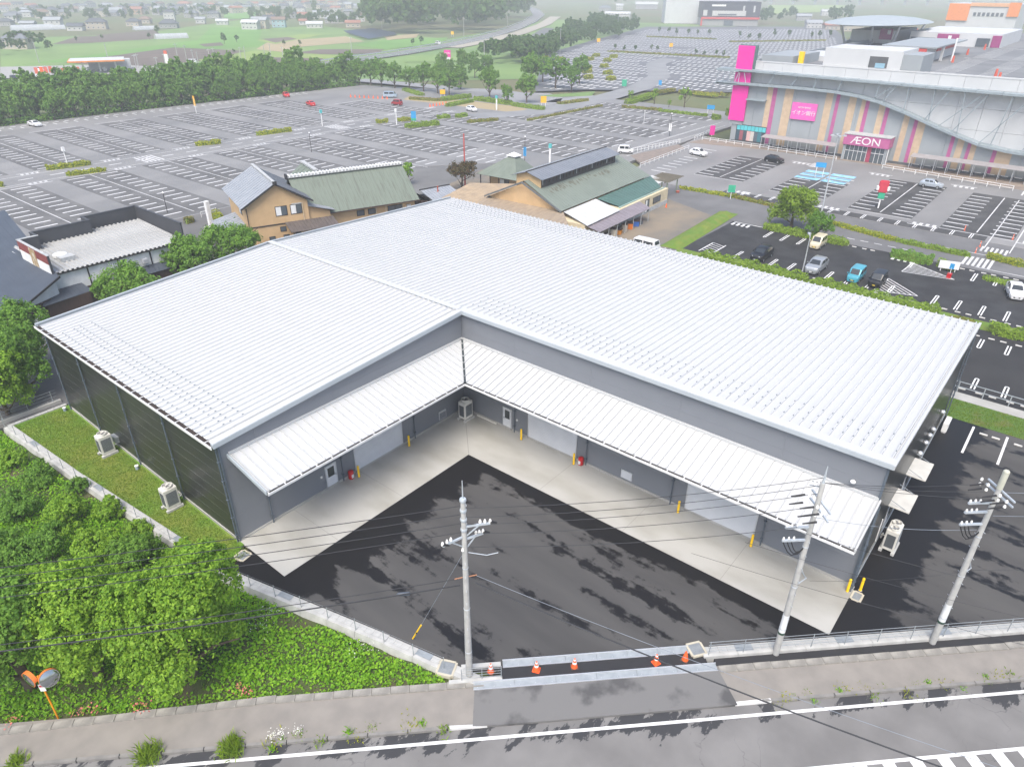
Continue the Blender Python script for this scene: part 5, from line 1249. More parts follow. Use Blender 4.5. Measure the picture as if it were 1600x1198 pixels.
HG = [((12.86, 125.16), (20.75, 123.80), 1.7, 1.0, M_lf_yellow, 'yellow-green clipped hedge island beside the slim pole, left lot'), ((13.39, 117.17), (20.25, 115.72), 1.5, .8, M_lf_yellow, 'ragged yellow hedge island at the near side of the left lot lane'),
      ((44.54, 125.17), (49.85, 123.55), 1.7, 1.0, M_lf_yellow, 'yellow-green hedge island above the dark restaurant in the lot'), ((60.64, 125.53), (69.71, 124.20), 1.7, 1.0, M_lf_yellow, 'yellow hedge island left of the lot crossing'),
      ((91.16, 116.55), (94.50, 115.72), 1.7, 1.0, M_lf_yellow, 'short hedge left of the slim white pole in the lot'), ((96.99, 114.40), (100.67, 113.28), 1.7, 1.0, M_lf_yellow, 'short hedge between the slim white pole and the blue sign'),
      ((91.64, 105.88), (100.77, 102.58), 2.0, 1.3, M_lf_hedge, 'dense green hedge island below the blue sign'), ((106.87, 109.35), (110.72, 108.16), 1.7, 1.1, M_lf_hedge, 'low hedge at the left of the middle lot island'),
      ((111.78, 106.95), (115.48, 105.99), 1.7, 1.1, M_lf_hedge, 'low hedge at the right of the middle lot island'), ((107.84, 98.95), (116.36, 95.34), 1.7, .7, M_lf_olive, 'brownish low planting island right of the green hedge'),
      ((2.08, 117.58), (2.63, 117.66), 1.5, .9, M_lf_yellow, 'hedge end at the left edge of the lot'),
      ((141.73, 159.90), (135.86, 144.95), 2.5, .9, M_lf_hedge, 'long hedge under the avenue trees'), ((127.99, 142.75), (131.80, 132.07), 3, .7, M_lf_olive, 'pale grassy planting left of the yellow sign posts'), ((131.80, 132.07), (144.21, 131.02), 3, 1.2, M_lf_hedge, 'curved green hedge under the yellow sign'),
      ((124.32, 122.57), (137.25, 123.83), 2.5, 1.0, M_lf_hedge, 'hedge bordering the white car bay'), ((140.89, 126.03), (140.40, 110.14), 3, 1.2, M_lf_hedge, 'broad hedge by the ring road below the lone trees'), ((139.40, 109.31), (138.95, 96.62), 2.5, 1.0, M_lf_hedge, 'hedge below the yellow board'),
      ((120.88, 88.61), (156.62, 87.83), 1.2, .5, M_lf_olive, 'long yellowish grass edge along the lot road'), ((150.92, 100.20), (163.84, 97.93), 3, .6, M_lf_olive, 'pale planted traffic island by the ring road'),
      ((165.24, 83.96), (187.02, 87.27), 3, 1.3, M_lf_hedge, 'long green hedge beside the lot road'), ((191.16, 89.62), (203.53, 87.97), 2.5, 1.0, M_lf_olive, 'olive hedge at the far end of the lot road'), ((199.38, 77.99), (200.28, 70.01), 2.0, .9, M_lf_yellow, 'yellow-green hedge in the small lot left of the mall'),
      ((158.61, 81.72), (161.27, 69.40), 1.6, .7, M_lf_olive, 'shaggy planting strip, left half, before the blue bays'), ((159.57, 69.52), (160.50, 54.62), 1.6, .7, M_lf_hedge, 'shaggy planting strip, right half, before the blue bays'), ((156.44, 51.10), (158.85, 49.94), 2, 1.4, M_lf_hedge, 'round bush left of the mall tower'), ((165.19, 50.94), (166.98, 50.59), 1.6, 2.0, M_lf_mid, 'dark upright bush at the mall tower foot'),
      ((49.6, 1.8), (49.4, -13), 2.6, 1.4, M_lf_hedge, 'long hedge behind the warehouse roof, part next to the parked cars'), ((49.4, -13.4), (49.2, -28), 2.7, 1.3, M_lf_hedge, 'long hedge behind the warehouse roof, right part'), ((49.0, -29), (48.9, -31.8), 1.2, .7, M_lf_olive, 'thin olive planting at the roof corner'), ((48.9, -33), (48.8, -36.5), 1.9, 1.1, M_lf_hedge, 'rounded bush right of the roof corner'),
      ((69.00, 0.68), (68.64, -12.13), 1.8, 1.0, M_lf_hedge, 'green hedge under the two trees of the parking lot'), ((67.90, -18.06), (67.98, -23.33), 2.0, 1.3, M_lf_mid, 'dark clipped hedge by the lot entrance'), ((68.27, -24.05), (66.89, -26.18), 1.2, 1.0, M_lf_hedge, 'short hedge behind the white notice board'),
      ((82.50, 22.22), (82.95, 11.41), 1.2, .5, M_lf_yellow, 'yellowish kerb planting along the mall road, left'), ((82.95, 11.41), (81.90, 3.81), 1.2, .5, M_lf_olive, 'olive kerb planting along the mall road before the tree'), ((78.10, -6.40), (75.38, -16.93), 1.3, .6, M_lf_yellow, 'yellowish kerb planting along the mall road, middle'), ((75.38, -16.93), (74.83, -26.66), 1.3, .6, M_lf_hedge, 'green kerb planting along the mall road, right'),
      ((76.10, -28.56), (74.97, -33.12), 1.5, .8, M_lf_yellow, 'yellow hedge right of the lot entrance'), ((66.70, -29.56), (66.30, -34.21), 2.2, .25, M_lf_hedge, 'low grass bed right of the lot entrance'),
      ((15.42, 65.75), (17.56, 70.66), 1.6, 1.2, M_lf_yellow, 'yellow-green hedge by the beige house lean-to'), ((12.38, 70.35), (13.77, 71.33), 1.4, 1.0, M_lf_olive, 'olive bush at the end of the restaurant')]
for i, (P_, Q_, w_, h_, m_, l_) in enumerate(HG):
    d0 = (Vector(P_) - Vector((-38.6, -37.1))).length
    hedge(l_, P_, Q_, w_, h_, m_, dens=38 if d0 < 130 else 18, leaf=.26 if d0 < 130 else .42, seed=i)
for i, p in enumerate(((68.58, -22.48), (65.74, -23.34))): pass
FH = [(267.24, 204.16), (264.20, 192.52), (263.66, 183.54), (210.47, 130.77), (226.96, 142.35), (241.63, 152.05), (273.80, 172.51), (274.16, 162.82), (251.07, 149.55), (228.76, 133.40), (213.03, 121.74), (292.89, 181.53), (292.97, 171.20)]
for i, p in enumerate(FH): hedge('small clipped bush island in the far parking lot', (p[0], p[1]), (p[0] + 5, p[1] + .5), 3.0, 1.4, M_lf_yellow, 6, .9, 80 + i, 'bush islands in the far parking lot')

# ================================================================ vehicles
M_tyre = mat('tyre', (.02, .02, .02), .8)
M_rim = mat('rim', (.45, .46, .47), .35, metal=.6)
M_cglass = mat('car_glass', (.025, .032, .038), .08, spec=.8)
M_head = mat('headlamp', (.75, .78, .80), .15)
M_tail = mat('tail_lamp', (.45, .02, .02), .25)
M_trim = mat('car_trim', (.03, .03, .032), .5)
M_plate_y = mat('plate_yellow', (.75, .55, .05), .5)
def paint(name, c, metal=.1): return mat('paint_' + name, c, .28, metal=metal, c2=tuple(v * .97 for v in c), spec=.6)
# side profile stations: x, belt z, roof z, half width, roof half width (x from nose to tail, length 1, height 1)
KIND = {
    'hatch': (3.9, 1.70, 1.50, [(0, .45, .45, .72, .6), (.05, .58, .58, .92, .7), (.26, .66, .66, 1, .78), (.42, .68, .97, 1, .78), (.60, .69, 1.0, 1, .78), (.80, .70, .97, 1, .77), (.95, .70, .76, .97, .74), (1, .58, .58, .86, .7)]),
    'sedan': (4.5, 1.74, 1.42, [(0, .45, .45, .72, .6), (.04, .60, .60, .92, .7), (.27, .68, .68, 1, .78), (.42, .70, .97, 1, .76), (.58, .71, 1.0, 1, .76), (.72, .71, .95, 1, .75), (.86, .74, .76, .97, .74), (.98, .72, .72, .9, .7), (1, .55, .55, .84, .66)]),
    'suv': (4.5, 1.80, 1.62, [(0, .46, .46, .76, .6), (.04, .60, .60, .94, .72), (.25, .66, .66, 1, .8), (.40, .68, .97, 1, .8), (.60, .69, 1.0, 1, .8), (.84, .70, .97, 1, .79), (.96, .70, .74, .97, .76), (1, .56, .56, .88, .72)]),
    'kei': (3.4, 1.48, 1.72, [(0, .40, .40, .82, .7), (.04, .52, .52, .95, .8), (.15, .58, .58, 1, .86), (.28, .60, .98, 1, .88), (.55, .60, 1.0, 1, .88), (.90, .60, .99, 1, .88), (.985, .60, .68, .98, .86), (1, .50, .50, .92, .8)]),
    'van': (4.4, 1.70, 1.90, [(0, .40, .40, .82, .7), (.03, .52, .52, .95, .8), (.10, .58, .58, 1, .86), (.22, .60, .98, 1, .9), (.55, .60, 1.0, 1, .9), (.93, .60, .99, 1, .9), (.985, .60, .70, .98, .88), (1, .45, .45, .92, .8)]),
}
CAR_CACHE = {}
def car_meshes(kind):
    if kind in CAR_CACHE: return CAR_CACHE[kind]
    Ln, Wd, Ht, st = KIND[kind]; hw = Wd / 2; zb = .22
    # body skin
    def ring(s):
        x = s[0] * Ln - Ln / 2; w = hw * s[3]; bz = s[1] * Ht; rz_ = s[2] * Ht; rw_2 = hw * s[4] * s[3]
        half = [(w * .82, zb), (w * .98, zb + .14), (w, (zb + bz) * .55), (w * .97, bz), (rw_2 + .02 if rz_ > bz + .05 else w * .80, max(rz_ - .06, bz + .02)), (rw_2 * .82, rz_ + .005 if rz_ > bz + .05 else bz + .035)]
        return [(-x, y, z) for y, z in half] + [(-x, -y, z) for y, z in reversed(half)]
    b = MB(); rings = [ring(s) for s in st]; m = 12
    b.v = [p for r in rings for p in r]
    for i in range(len(rings) - 1):
        for j in range(m):
            b.f.append((i * m + j, i * m + (j + 1) % m, (i + 1) * m + (j + 1) % m, (i + 1) * m + j))
    b.f.append(tuple(range(m - 1, -1, -1))); k = (len(rings) - 1) * m; b.f.append(tuple(range(k, k + m)))
    body = b
    # glass: windscreen, rear window, side windows (slightly proud)
    def face(i, j): return [Vector(rings[i][j]), Vector(rings[i][(j + 1) % m]), Vector(rings[i + 1][(j + 1) % m]), Vector(rings[i + 1][j])]
    def inset(P, k, off, flip=False):
        c = sum(P, Vector()) / 4; n = (P[2] - P[0]).cross(P[3] - P[1]); n.normalize()
        if n.dot(c - Vector((0, 0, Ht * .5))) < 0: n = -n
        return [c + (p - c) * k + n * off for p in P]
    ws = next(i for i in range(len(st) - 1) if st[i][2] <= st[i][1] + .02 and st[i + 1][2] > st[i + 1][1] + .15)
    rs = max(i for i in range(len(st) - 1) if st[i][2] > st[i][1] + .15)
    glass = {}
    def wide(i, inner_first):
        A, B = rings[i], rings[i + 1]
        P = [Vector(A[4]), Vector(A[7]), Vector(B[7]), Vector(B[4])]
        if not inner_first: pass
        return inset(P, .88, .02)
    g = MB(); P = [Vector(rings[ws][4]), Vector(rings[ws][7]), Vector(rings[ws + 1][6]), Vector(rings[ws + 1][5])]; g.quad(*inset(P, .9, .022)); glass['windscreen'] = g
    g = MB(); P = [Vector(rings[rs][5]), Vector(rings[rs][6]), Vector(rings[rs + 1][7]), Vector(rings[rs + 1][4])]; g.quad(*inset(P, .86, .022)); glass['rear_window'] = g
    side = []
    for i in range(ws + 1, rs):
        for j in (3, 7):
            g = MB(); g.quad(*inset(face(i, j), .86, .012)); side.append(g)
    for j in (3, 7):
        A, B, C_2 = [Vector(rings[ws][j if j == 3 else 8]), Vector(rings[ws + 1][j if j == 3 else 8]), Vector(rings[ws + 1][4 if j == 3 else 7])]
        c = (A + B + C_2) / 3; n = Vector((0, 1 if j == 3 else -1, .2)).normalized(); g = MB(); g.add([c + (q - c) * .78 + n * .015 for q in (A, B, C_2)], [(0, 1, 2)]); side.append(g)
    wheel = MB(); wheel.tube((0, -.1, 0), (0, .1, 0), .30, .30, 18); rim = MB(); rim.tube((0, -.105, 0), (0, .105, 0), .19, .19, 14)
    lamps = []
    r0, r1 = rings[0], rings[1]
    hl = []
    for sg in (1, -1):
        q = MB(); x = Ln / 2 - .06; y0, y1 = sg * hw * .48, sg * hw * .86; z = st[1][1] * Ht - .13
        q.add([(x + .05, y0, z - .08), (x - .04, y1, z - .06), (x - .12, y1, z + .08), (x - .01, y0, z + .07)], [(0, 1, 2, 3)]); q.add([(x - .04, y1, z - .06), (x - .3, y1 + sg * .05, z - .02), (x - .32, y1 + sg * .045, z + .1), (x - .12, y1, z + .08)], [(0, 1, 2, 3)]); hl.append(q)
    tl = []
    for sg in (1, -1):
        q = MB(); x = -Ln / 2 - .012; y0, y1 = sg * hw * .62, sg * hw * .84; z = st[-1][1] * Ht - .26; q.add([(x, y0, z), (x, y1, z), (x + .03, y1, z + .22), (x + .03, y0, z + .22)], [(0, 1, 2, 3)]); tl.append(q)
    grille = MB(); grille.box(Ln / 2 - .02, -hw * .42, zb + .12, Ln / 2 + .012, hw * .42, zb + .26)
    plate = MB(); plate.box(Ln / 2 + .013, -.17, zb + .16, Ln / 2 + .025, .17, zb + .27)
    rplate = MB(); rplate.box(-Ln / 2 - .03, -.17, zb + .28, -Ln / 2 - .005, .17, zb + .4)
    sill = MB(); sill.box(-Ln * .48, -hw * .9, .14, Ln * .48, hw * .9, zb + .03)
    mir = [MB().cbox(Ln * .5 - st[ws + 1][0] * Ln + .25, s_ * (hw + .09), st[ws][1] * Ht, .1, .18, .12) for s_ in (1, -1)]
    CAR_CACHE[kind] = dict(body=body, glass={k_: v.mesh(k_, M_cglass) for k_, v in glass.items()}, side=[q.mesh('side_window', M_cglass) for q in side], wheel=wheel.mesh('tyre', M_tyre, smooth=40), rim=rim.mesh('rim', M_rim, smooth=40),
                           hl=[q.mesh('headlight', M_head) for q in hl], tl=[q.mesh('tail_light', M_tail) for q in tl], grille=grille.mesh('grille', M_trim), plate=plate, rplate=rplate, sill=sill.mesh('sill', M_trim), mir=mir, L=Ln, hw=hw, bodies={})
    return CAR_CACHE[kind]
def car(label, kind, x, y, heading, col, name='parked_car', yellow=False, z=0.0, simple=False):
    K = car_meshes(kind); m = col
    t = thing(name, label, 'car', (x, y, z + .02), heading)
    if m.name not in K['bodies']:
        me = K['body'].mesh('body', m, bevel=.0); me.shade_smooth(); me.set_sharp_from_angle(angle=radians(38)); K['bodies'][m.name] = me
    link('body', K['bodies'][m.name], t)
    for k_, g in K['glass'].items(): link(k_, g, t)
    for g in K['side']: link('side_window', g, t)
    for sx in (.5 - .19, -.5 + .2):
        for sy in (1, -1):
            w = link('wheel', K['wheel'], t, (sx * K['L'], sy * (K['hw'] - .1), .28)); link('rim', K['rim'], w)
    for g in K['hl']: link('headlight', g, t)
    for g in K['tl']: link('tail_light', g, t)
    link('grille', K['grille'], t); link('sill', K['sill'], t)
    pm = M_plate_y if yellow else M_white
    link('number_plate', K['plate'].mesh('number_plate', pm), t); link('number_plate', K['rplate'].mesh('number_plate', pm), t)
    for g in K['mir']: link('door_mirror', g.mesh('door_mirror', m), t)
    return t
black, silver, teal, cream, white, red, dred, lblue, sblue = paint('black', (.012, .012, .014)), paint('silver', (.42, .44, .46), .5), paint('teal', (.07, .33, .42)), paint('cream', (.62, .55, .40)), paint('white', (.72, .72, .72)), paint('red', (.55, .02, .02)), paint('dark_red', (.32, .015, .02)), paint('light_blue', (.38, .47, .56), .3), paint('sky_silver', (.48, .53, .58), .4)
car('black sport utility car parked by the hedge, leftmost in the tenant lot', 'suv', 55.2, -4.6, pi, black)
car('silver sport utility car parked by the hedge left of the teal car', 'suv', 55.4, -12.0, pi, silver)
car('teal boxy small car parked by the hedge', 'kei', 55.2, -17.1, pi, teal, yellow=True)
car('black boxy small car beside the teal car', 'kei', 55.2, -19.7, pi, black, yellow=True)
car('cream boxy small car facing down below the clipped tree', 'kei', 65.2, -8.9, pi, cream, yellow=True)
car('white hatchback at the right edge of the tenant lot', 'hatch', 62.3, -33.6, pi + .25, white)
car('white hatchback at the corner of the mall lot by the white railing', 'hatch', 110.8, 32.6, -pi / 2 - .15, white)
car('white boxy van on the lot road behind the green-roofed hall', 'kei', 102.2, 46.0, -pi / 2 + .5, white, yellow=True)
car('black hatchback parked before the mall wall', 'hatch', 115.0, 17.2, -pi / 2 - .1, black)
car('pale blue silver hatchback parked below the shelter of the mall', 'hatch', 113.6, -13.4, -pi / 2, sblue)
car('bright red sedan in the middle of the far row of the big lot', 'sedan', 98.7, 155.2, pi / 2 - .3, red)
car('small red car against the tree belt', 'hatch', 104.8, 176.4, -pi / 2 - .4, red)
car('white car against the tree belt at the left', 'sedan', 30.7, 179.6, -pi / 2 + .1, white)
car('pale blue minivan near the end of the avenue', 'van', 126.1, 149.8, -.9, lblue)
car('dark red boxy car next to the pale blue minivan', 'kei', 116.4, 136.0, .2 + pi / 2, dred)
car('white hatchback in the bay below the ring road hedge', 'hatch', 123.1, 111.2, pi / 2 + 2.9, white)
car('white van half hidden behind the warehouse roof', 'van', 47.3, 9.4, pi / 2, white)

# ================================================================ buildings behind the warehouse
M_beige = mat('render_beige', (.58, .40, .215), .8, c2=(.52, .355, .19), ns=.8, bump=.1, bs=20)
M_cream = mat('render_cream', (.62, .53, .36), .8)
M_green = mat('roof_green_copper', (.165, .195, .16), .6, c2=(.14, .168, .138), ns=.5, detail=6)
M_teal = mat('roof_teal', (.075, .145, .118), .5, c2=(.065, .122, .1), ns=.6)
M_slate = mat('roof_slate_grey', (.29, .31, .34), .5, c2=(.25, .27, .30), ns=.8)
M_blue_sl = mat('roof_blue_slate', (.06, .072, .092), .5, c2=(.05, .06, .078), ns=.5)
M_tile_l = mat('ridge_tile_pale', (.46, .47, .47), .6, c2=(.36, .37, .37), ns=3)
M_dk = mat('timber_black', (.035, .033, .033), .6)
M_brownw = mat('timber_brown', (.07, .042, .034), .7, c2=(.05, .032, .026), ns=2, stretch=(8, 8, .6))
M_plas = mat('plaster_white', (.76, .77, .76), .75)
M_brn = mat('sheet_brown', (.33, .26, .185), .65, c2=(.25, .20, .15), ns=.7, detail=7, stretch=(1, 3, 1))
M_win = mat('window_glass', (.09, .11, .125), .12, spec=.7)
M_whsheet = mat('sheet_white', (.55, .555, .55), .6, c2=(.48, .485, .48), ns=.7, detail=6)
def strips_roof(t, a, b_, c, d, n, m, name='roof_sheet', lift=.045):
    """roof plane a-b (eave) to d-c (ridge) laid in n sheets with standing seams"""
    a, b_, c, d = map(Vector, (a, b_, c, d)); nrm = (b_ - a).cross(d - a).normalized()
    if nrm.z < 0: nrm = -nrm
    for i in range(n):
        p, q = a.lerp(b_, i / n), a.lerp(b_, (i + 1) / n); r, s = d.lerp(c, (i + 1) / n), d.lerp(c, i / n)
        e = (q - p) * .06
        mb = MB(); mb.add([p, q, r, s, p + nrm * lift, p + e + nrm * lift, s + e + nrm * lift, s + nrm * lift, p + e, s + e, p - nrm * .06, q - nrm * .06, r - nrm * .06, s - nrm * .06],
                          [(8, 1, 2, 9), (4, 5, 6, 7), (5, 8, 9, 6), (0, 4, 7, 3), (10, 11, 1, 0), (10, 13, 12, 11), (0, 4, 5, 8)])
        mb.build(name, m, t)
def win(t, P, U, w, h, panes=2, fr=M_dk, n=None, blind=True):
    """window on a wall: P lower-left, U horizontal unit vector; faces n"""
    P, U = Vector(P), Vector(U).normalized(); n = Vector(n).normalized(); Z = Vector((0, 0, 1))
    def bx(u0, u1, z0, z1, d0, d1):
        return MB().extr([P + U * u0 + Z * z0 + n * d0, P + U * u1 + Z * z0 + n * d0, P + U * u1 + Z * z1 + n * d0, P + U * u0 + Z * z1 + n * d0], n * (d1 - d0))
    f = bx(-.06, w + .06, -.06, h + .06, -.02, .05).build('window', fr, t)
    for i in range(panes):
        bx(w * i / panes + .03, w * (i + 1) / panes - .03, .03, h - .03, .05, .062).build('pane', M_plas if (blind and i == 0 and panes == 2) else M_win, f)
    return f
# ---- two-storey beige house with grey gable roof
h1 = thing('gable_house', 'beige two-storey house with pale grey gable roof behind the warehouse', 'house', (11.3, 51.5, 0), radians(-20))
W1, D1, E1, R1 = 9.8, 13.0, 6.0, 8.85
MB().box(.6, .6, 0, W1 - .6, D1 - .6, 5.9).build('wall', M_beige, h1)
MB().extr([(.6, .6, 5.9), (W1 - .6, .6, 5.9), (W1 / 2, .6, R1 - .25)], (0, D1 - 1.2, 0)).build('gable_wall', M_beige, h1)
strips_roof(h1, (-.1, 0, E1 - .05), (-.1, D1, E1 - .05), (W1 / 2, D1, R1), (W1 / 2, 0, R1), 14, M_slate)
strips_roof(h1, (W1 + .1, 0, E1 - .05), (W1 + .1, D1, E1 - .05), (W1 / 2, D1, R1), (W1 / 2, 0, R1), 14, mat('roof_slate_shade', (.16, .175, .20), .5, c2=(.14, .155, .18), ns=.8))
MB().box(W1 / 2 - .2, -.1, R1, W1 / 2 + .2, D1 + .1, R1 + .22).build('ridge_tile', M_tile_l, h1); MB().box(W1 / 2 - .28, -.2, R1 - .1, W1 / 2 + .28, -.05, R1 + .32).build('ridge_end', M_dk, h1)
for s_ in (0, 1):
    x = -.1 if s_ == 0 else W1 + .1
    MB().extr([(x, -.06, E1 - .28), (W1 / 2, -.06, R1 - .22), (W1 / 2, -.06, R1 + .02), (x, -.06, E1 - .03)], (0, .14, 0)).build('bargeboard', M_dk, h1)
MB().box(.55, .52, 3.0, W1 - .55, .6, 3.14).build('belt_course', M_dk, h1)
for u in (4.6, 6.7): win(h1, (u, .6, 4.25), (1, 0, 0), 1.55, 1.25, 2, n=(0, -1, 0))
for u, z in ((4.9, 2.0), (6.6, 2.0), (3.2, .8), (5.2, .8), (6.9, .9)): win(h1, (u, .6, z), (1, 0, 0), .75, .6, 1, n=(0, -1, 0))
win(h1, (.6, 5.0, 4.3), (0, -1, 0), 1.6, 1.2, 2, n=(-1, 0, 0))
MB().path([(W1 - 1.4, .5, 5.7), (W1 - 1.4, .5, 1.0)], .05, 6).build('downpipe', M_cream, h1); MB().path([(.7, .5, 5.8), (.7, .5, .5)], .05, 6).build('downpipe', M_dk, h1)
b = MB(); b.box(6.9, .5, 5.55, 8.3, .58, 5.7); b.build('vent_strip', M_tile_l, h1)
strips_roof(h1, (-2.9, 2.2, 2.35), (-2.9, 9.5, 2.35), (.6, 9.5, 3.2), (.6, 2.2, 3.2), 8, M_slate, 'lean_to_sheet'); MB().box(-2.6, 2.6, 0, .6, 9.2, 2.3).build('lean_to_wall', M_dk, h1)
strips_roof(h1, (W1 + 3.2, .4, 4.0), (W1 + 3.2, 5.5, 4.0), (W1 - .6, 5.5, 5.1), (W1 - .6, .4, 5.1), 6, M_slate, 'lean_to_sheet'); MB().box(W1 - .6, 1.0, 0, W1 + 2.6, 5.2, 3.95).build('annex_wall', M_beige, h1)
MB().extr([(W1 - .6, 1.0, 3.9), (W1 + 2.6, 1.0, 3.9), (W1 - .6, 1.0, 4.95)], (0, 4.2, 0)).build('annex_gable', M_beige, h1)
strips_roof(h1, (5.6, -2.6, 2.6), (12.6, -2.6, 2.6), (12.6, .55, 3.2), (5.6, .55, 3.2), 14, mat('sheet_dark_brown', (.115, .095, .085), .7, c2=(.085, .072, .066), ns=1.5, stretch=(3, .6, 1)), 'porch_sheet')
for u in (6, 9, 12.2): MB().box(u - .06, -2.4, 0, u + .06, -2.28, 2.6).build('porch_post', M_dk, h1)
# ---- long hall with green roof and pale ridge
h2 = thing('green_roof_hall', 'long low hall with weathered green roof and pale tiled ridge', 'building', (21.5, 54.5, 0), radians(-19))
L2, V2, Z2, RZ2 = 18.2, 5.15, 3.45, 8.0
MB().box(.6, -V2 + .9, 0, L2 - .5, V2 - .9, 3.6).build('wall', M_beige, h2)
MB().extr([(L2 - .55, -V2 + .9, 3.6), (L2 - .55, V2 - .9, 3.6), (L2 - .55, 0, RZ2 - .3)], (-.2, 0, 0)).build('gable_wall', M_beige, h2); MB().extr([(.6, -V2 + .9, 3.6), (.6, V2 - .9, 3.6), (.6, 0, RZ2 - .3)], (.2, 0, 0)).build('gable_wall', M_beige, h2)
strips_roof(h2, (0, -V2, Z2), (L2, -V2, Z2), (L2 - .5, 0, RZ2), (-.3, 0, RZ2), 30, mat('roof_green_streaked', (.155, .185, .15), .6, c2=(.105, .115, .092), ns=1.2, lo=.5, hi=.8, detail=6, stretch=(3, .35, .35)), lift=.03)
strips_roof(h2, (0, V2, Z2), (L2, V2, Z2), (L2 - .5, 0, RZ2), (-.3, 0, RZ2), 30, M_green, lift=.03)
MB().box(-.4, -.45, RZ2 - .05, L2 - .4, .45, RZ2 + .25).build('ridge_tile', M_tile_l, h2)
me_rt = MB().box(-.09, -.52, RZ2 + .02, .09, .52, RZ2 + .33).mesh('ridge_band', M_plas)
for i in range(34): link('ridge_band', me_rt, h2, (-.1 + i * .53, 0, 0))
MB().box(-.62, -.5, RZ2 - .25, -.4, .5, RZ2 + .45).build('ridge_end', M_dk, h2)
strips_roof(h2, (2.0, 3.2, 6.6), (2.0, 7.5, 6.6), (4.2, 7.5, 8.3), (4.2, 1.0, 8.3), 4, M_green); strips_roof(h2, (6.4, 3.2, 6.6), (6.4, 7.5, 6.6), (4.2, 7.5, 8.3), (4.2, 1.0, 8.3), 4, M_green); MB().box(3.9, .8, 8.28, 4.5, 7.6, 8.55).build('ridge_tile', M_tile_l, h2)
MB().box(0, -V2 - .05, Z2 - .16, L2, -V2 + .08, Z2 - .02).build('eave_board', M_brownw, h2)
for i, u in enumerate((8.2, 10.0, 11.6, 13.2, 14.4, 15.8)):
    if i in (0, 1, 3, 4): win(h2, (u, -V2 + .9, 2.1), (1, 0, 0), 1.1, .75, 1, n=(0, -1, 0))
for u in (11.2, 12.8, 15.6): MB().box(u, -V2 + .82, 0, u + .1, -V2 + .9, 3.4).build('pilaster', M_cream, h2)
MB().box(13.4, -V2 + .8, .1, 14.9, -V2 + .9, 1.9).build('door', M_win, h2); MB().box(16.3, -V2 + .55, 2.4, 16.9, -V2 + .9, 2.7).build('heater_box', M_plas, h2)
# ---- small black and grey roof group right of the hall
h3 = thing('small_shed', 'small shed with blue-grey roof and red finial between the two halls', 'shed', (40.2, 44.0, 0), radians(-12))
MB().box(.4, .3, 0, 5.2, 4.4, 2.6).build('wall', M_dk, h3); strips_roof(h3, (0, -.2, 2.5), (5.8, -.2, 2.5), (5.8, 3.9, 3.4), (0, 3.9, 3.4), 10, M_slate); MB().box(-.05, 3.8, 3.35, 5.85, 4.0, 3.55).build('ridge_tile', M_dk, h3)
strips_roof(h3, (-.2, 0, 2.6), (-.2, 9.0, 2.6), (-2.2, 9.0, 3.8), (-2.2, 0, 3.8), 8, mat('roof_black_brown', (.05, .042, .04), .6)); MB().box(-2.0, .4, 0, -.4, 8.6, 2.7).build('annex_wall', M_brownw, h3)
MB().lathe([(.16, 0), (.1, .15), (.1, .75), (.13, .8), (.02, .95)], 10, (2.6, 2.5, 3.1)).build('finial', mat('terracotta', (.42, .10, .06), .7), h3, smooth=40)
# ---- big hall with green roof and clerestory
h4 = thing('clerestory_hall', 'large hall with pale green roof and long slatted clerestory', 'building', (45.9, 22.9, 0), radians(2.5))
L4, Y4, E4, R4 = 28.3, 14.6, 3.5, 6.75
MB().box(.7, .7, 0, L4 - .7, Y4 - .7, 3.45).build('wall', M_beige, h4); MB().extr([(.7, .7, 3.45), (.7, Y4 - .7, 3.45), (.7, Y4 / 2, R4 - .3)], (.3, 0, 0)).build('gable_wall', M_beige, h4); MB().extr([(L4 - .7, .7, 3.45), (L4 - .7, Y4 - .7, 3.45), (L4 - .7, Y4 / 2, R4 - .3)], (-.3, 0, 0)).build('gable_wall', M_beige, h4)
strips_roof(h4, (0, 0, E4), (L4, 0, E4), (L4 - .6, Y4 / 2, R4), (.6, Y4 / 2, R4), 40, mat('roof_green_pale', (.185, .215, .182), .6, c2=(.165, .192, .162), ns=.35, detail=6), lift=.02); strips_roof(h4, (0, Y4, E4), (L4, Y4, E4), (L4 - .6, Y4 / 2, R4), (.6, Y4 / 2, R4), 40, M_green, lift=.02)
for s_ in (0, 1):
    y0 = 0 if s_ == 0 else Y4
    MB().extr([(-.06, y0, E4 - .25), (-.06, Y4 / 2, R4 - .25), (-.06, Y4 / 2, R4 + .03), (-.06, y0, E4 + .03)], (.14, 0, 0)).build('bargeboard', mat('barge_grey', (.14, .15, .155), .6), h4)
MB().box(1.9, 5.0, 5.2, 24.4, 9.6, 7.25).build('clerestory_wall', M_dk, h4); MB().box(1.8, 5.0, 5.4, 1.9, 9.6, 7.2).build('clerestory_end', M_beige, h4); MB().extr([(1.8, 5.0, 7.2), (1.8, 9.6, 7.2), (1.8, 7.3, 7.9)], (.1, 0, 0)).build('clerestory_gable', M_beige, h4)
strips_roof(h4, (1.2, 4.4, 7.15), (25.0, 4.4, 7.15), (25.0, 7.3, 8.0), (1.2, 7.3, 8.0), 34, mat('roof_blue_grey', (.19, .205, .23), .5, c2=(.165, .18, .205), ns=.5), lift=.02); strips_roof(h4, (1.2, 10.2, 7.15), (25.0, 10.2, 7.15), (25.0, 7.3, 8.0), (1.2, 7.3, 8.0), 34, M_slate, lift=.02)
MB().box(1.1, 7.2, 7.98, 25.1, 7.4, 8.08).build('ridge_cap', M_dk, h4)
for i in range(23): MB().box(2.2 + i * .96, 4.93, 6.15, 2.3 + i * .96, 5.0, 7.2).build('mullion', M_tile_l if i % 5 == 0 else M_brownw, h4)
b = MB(); rs_ = random.Random(8)
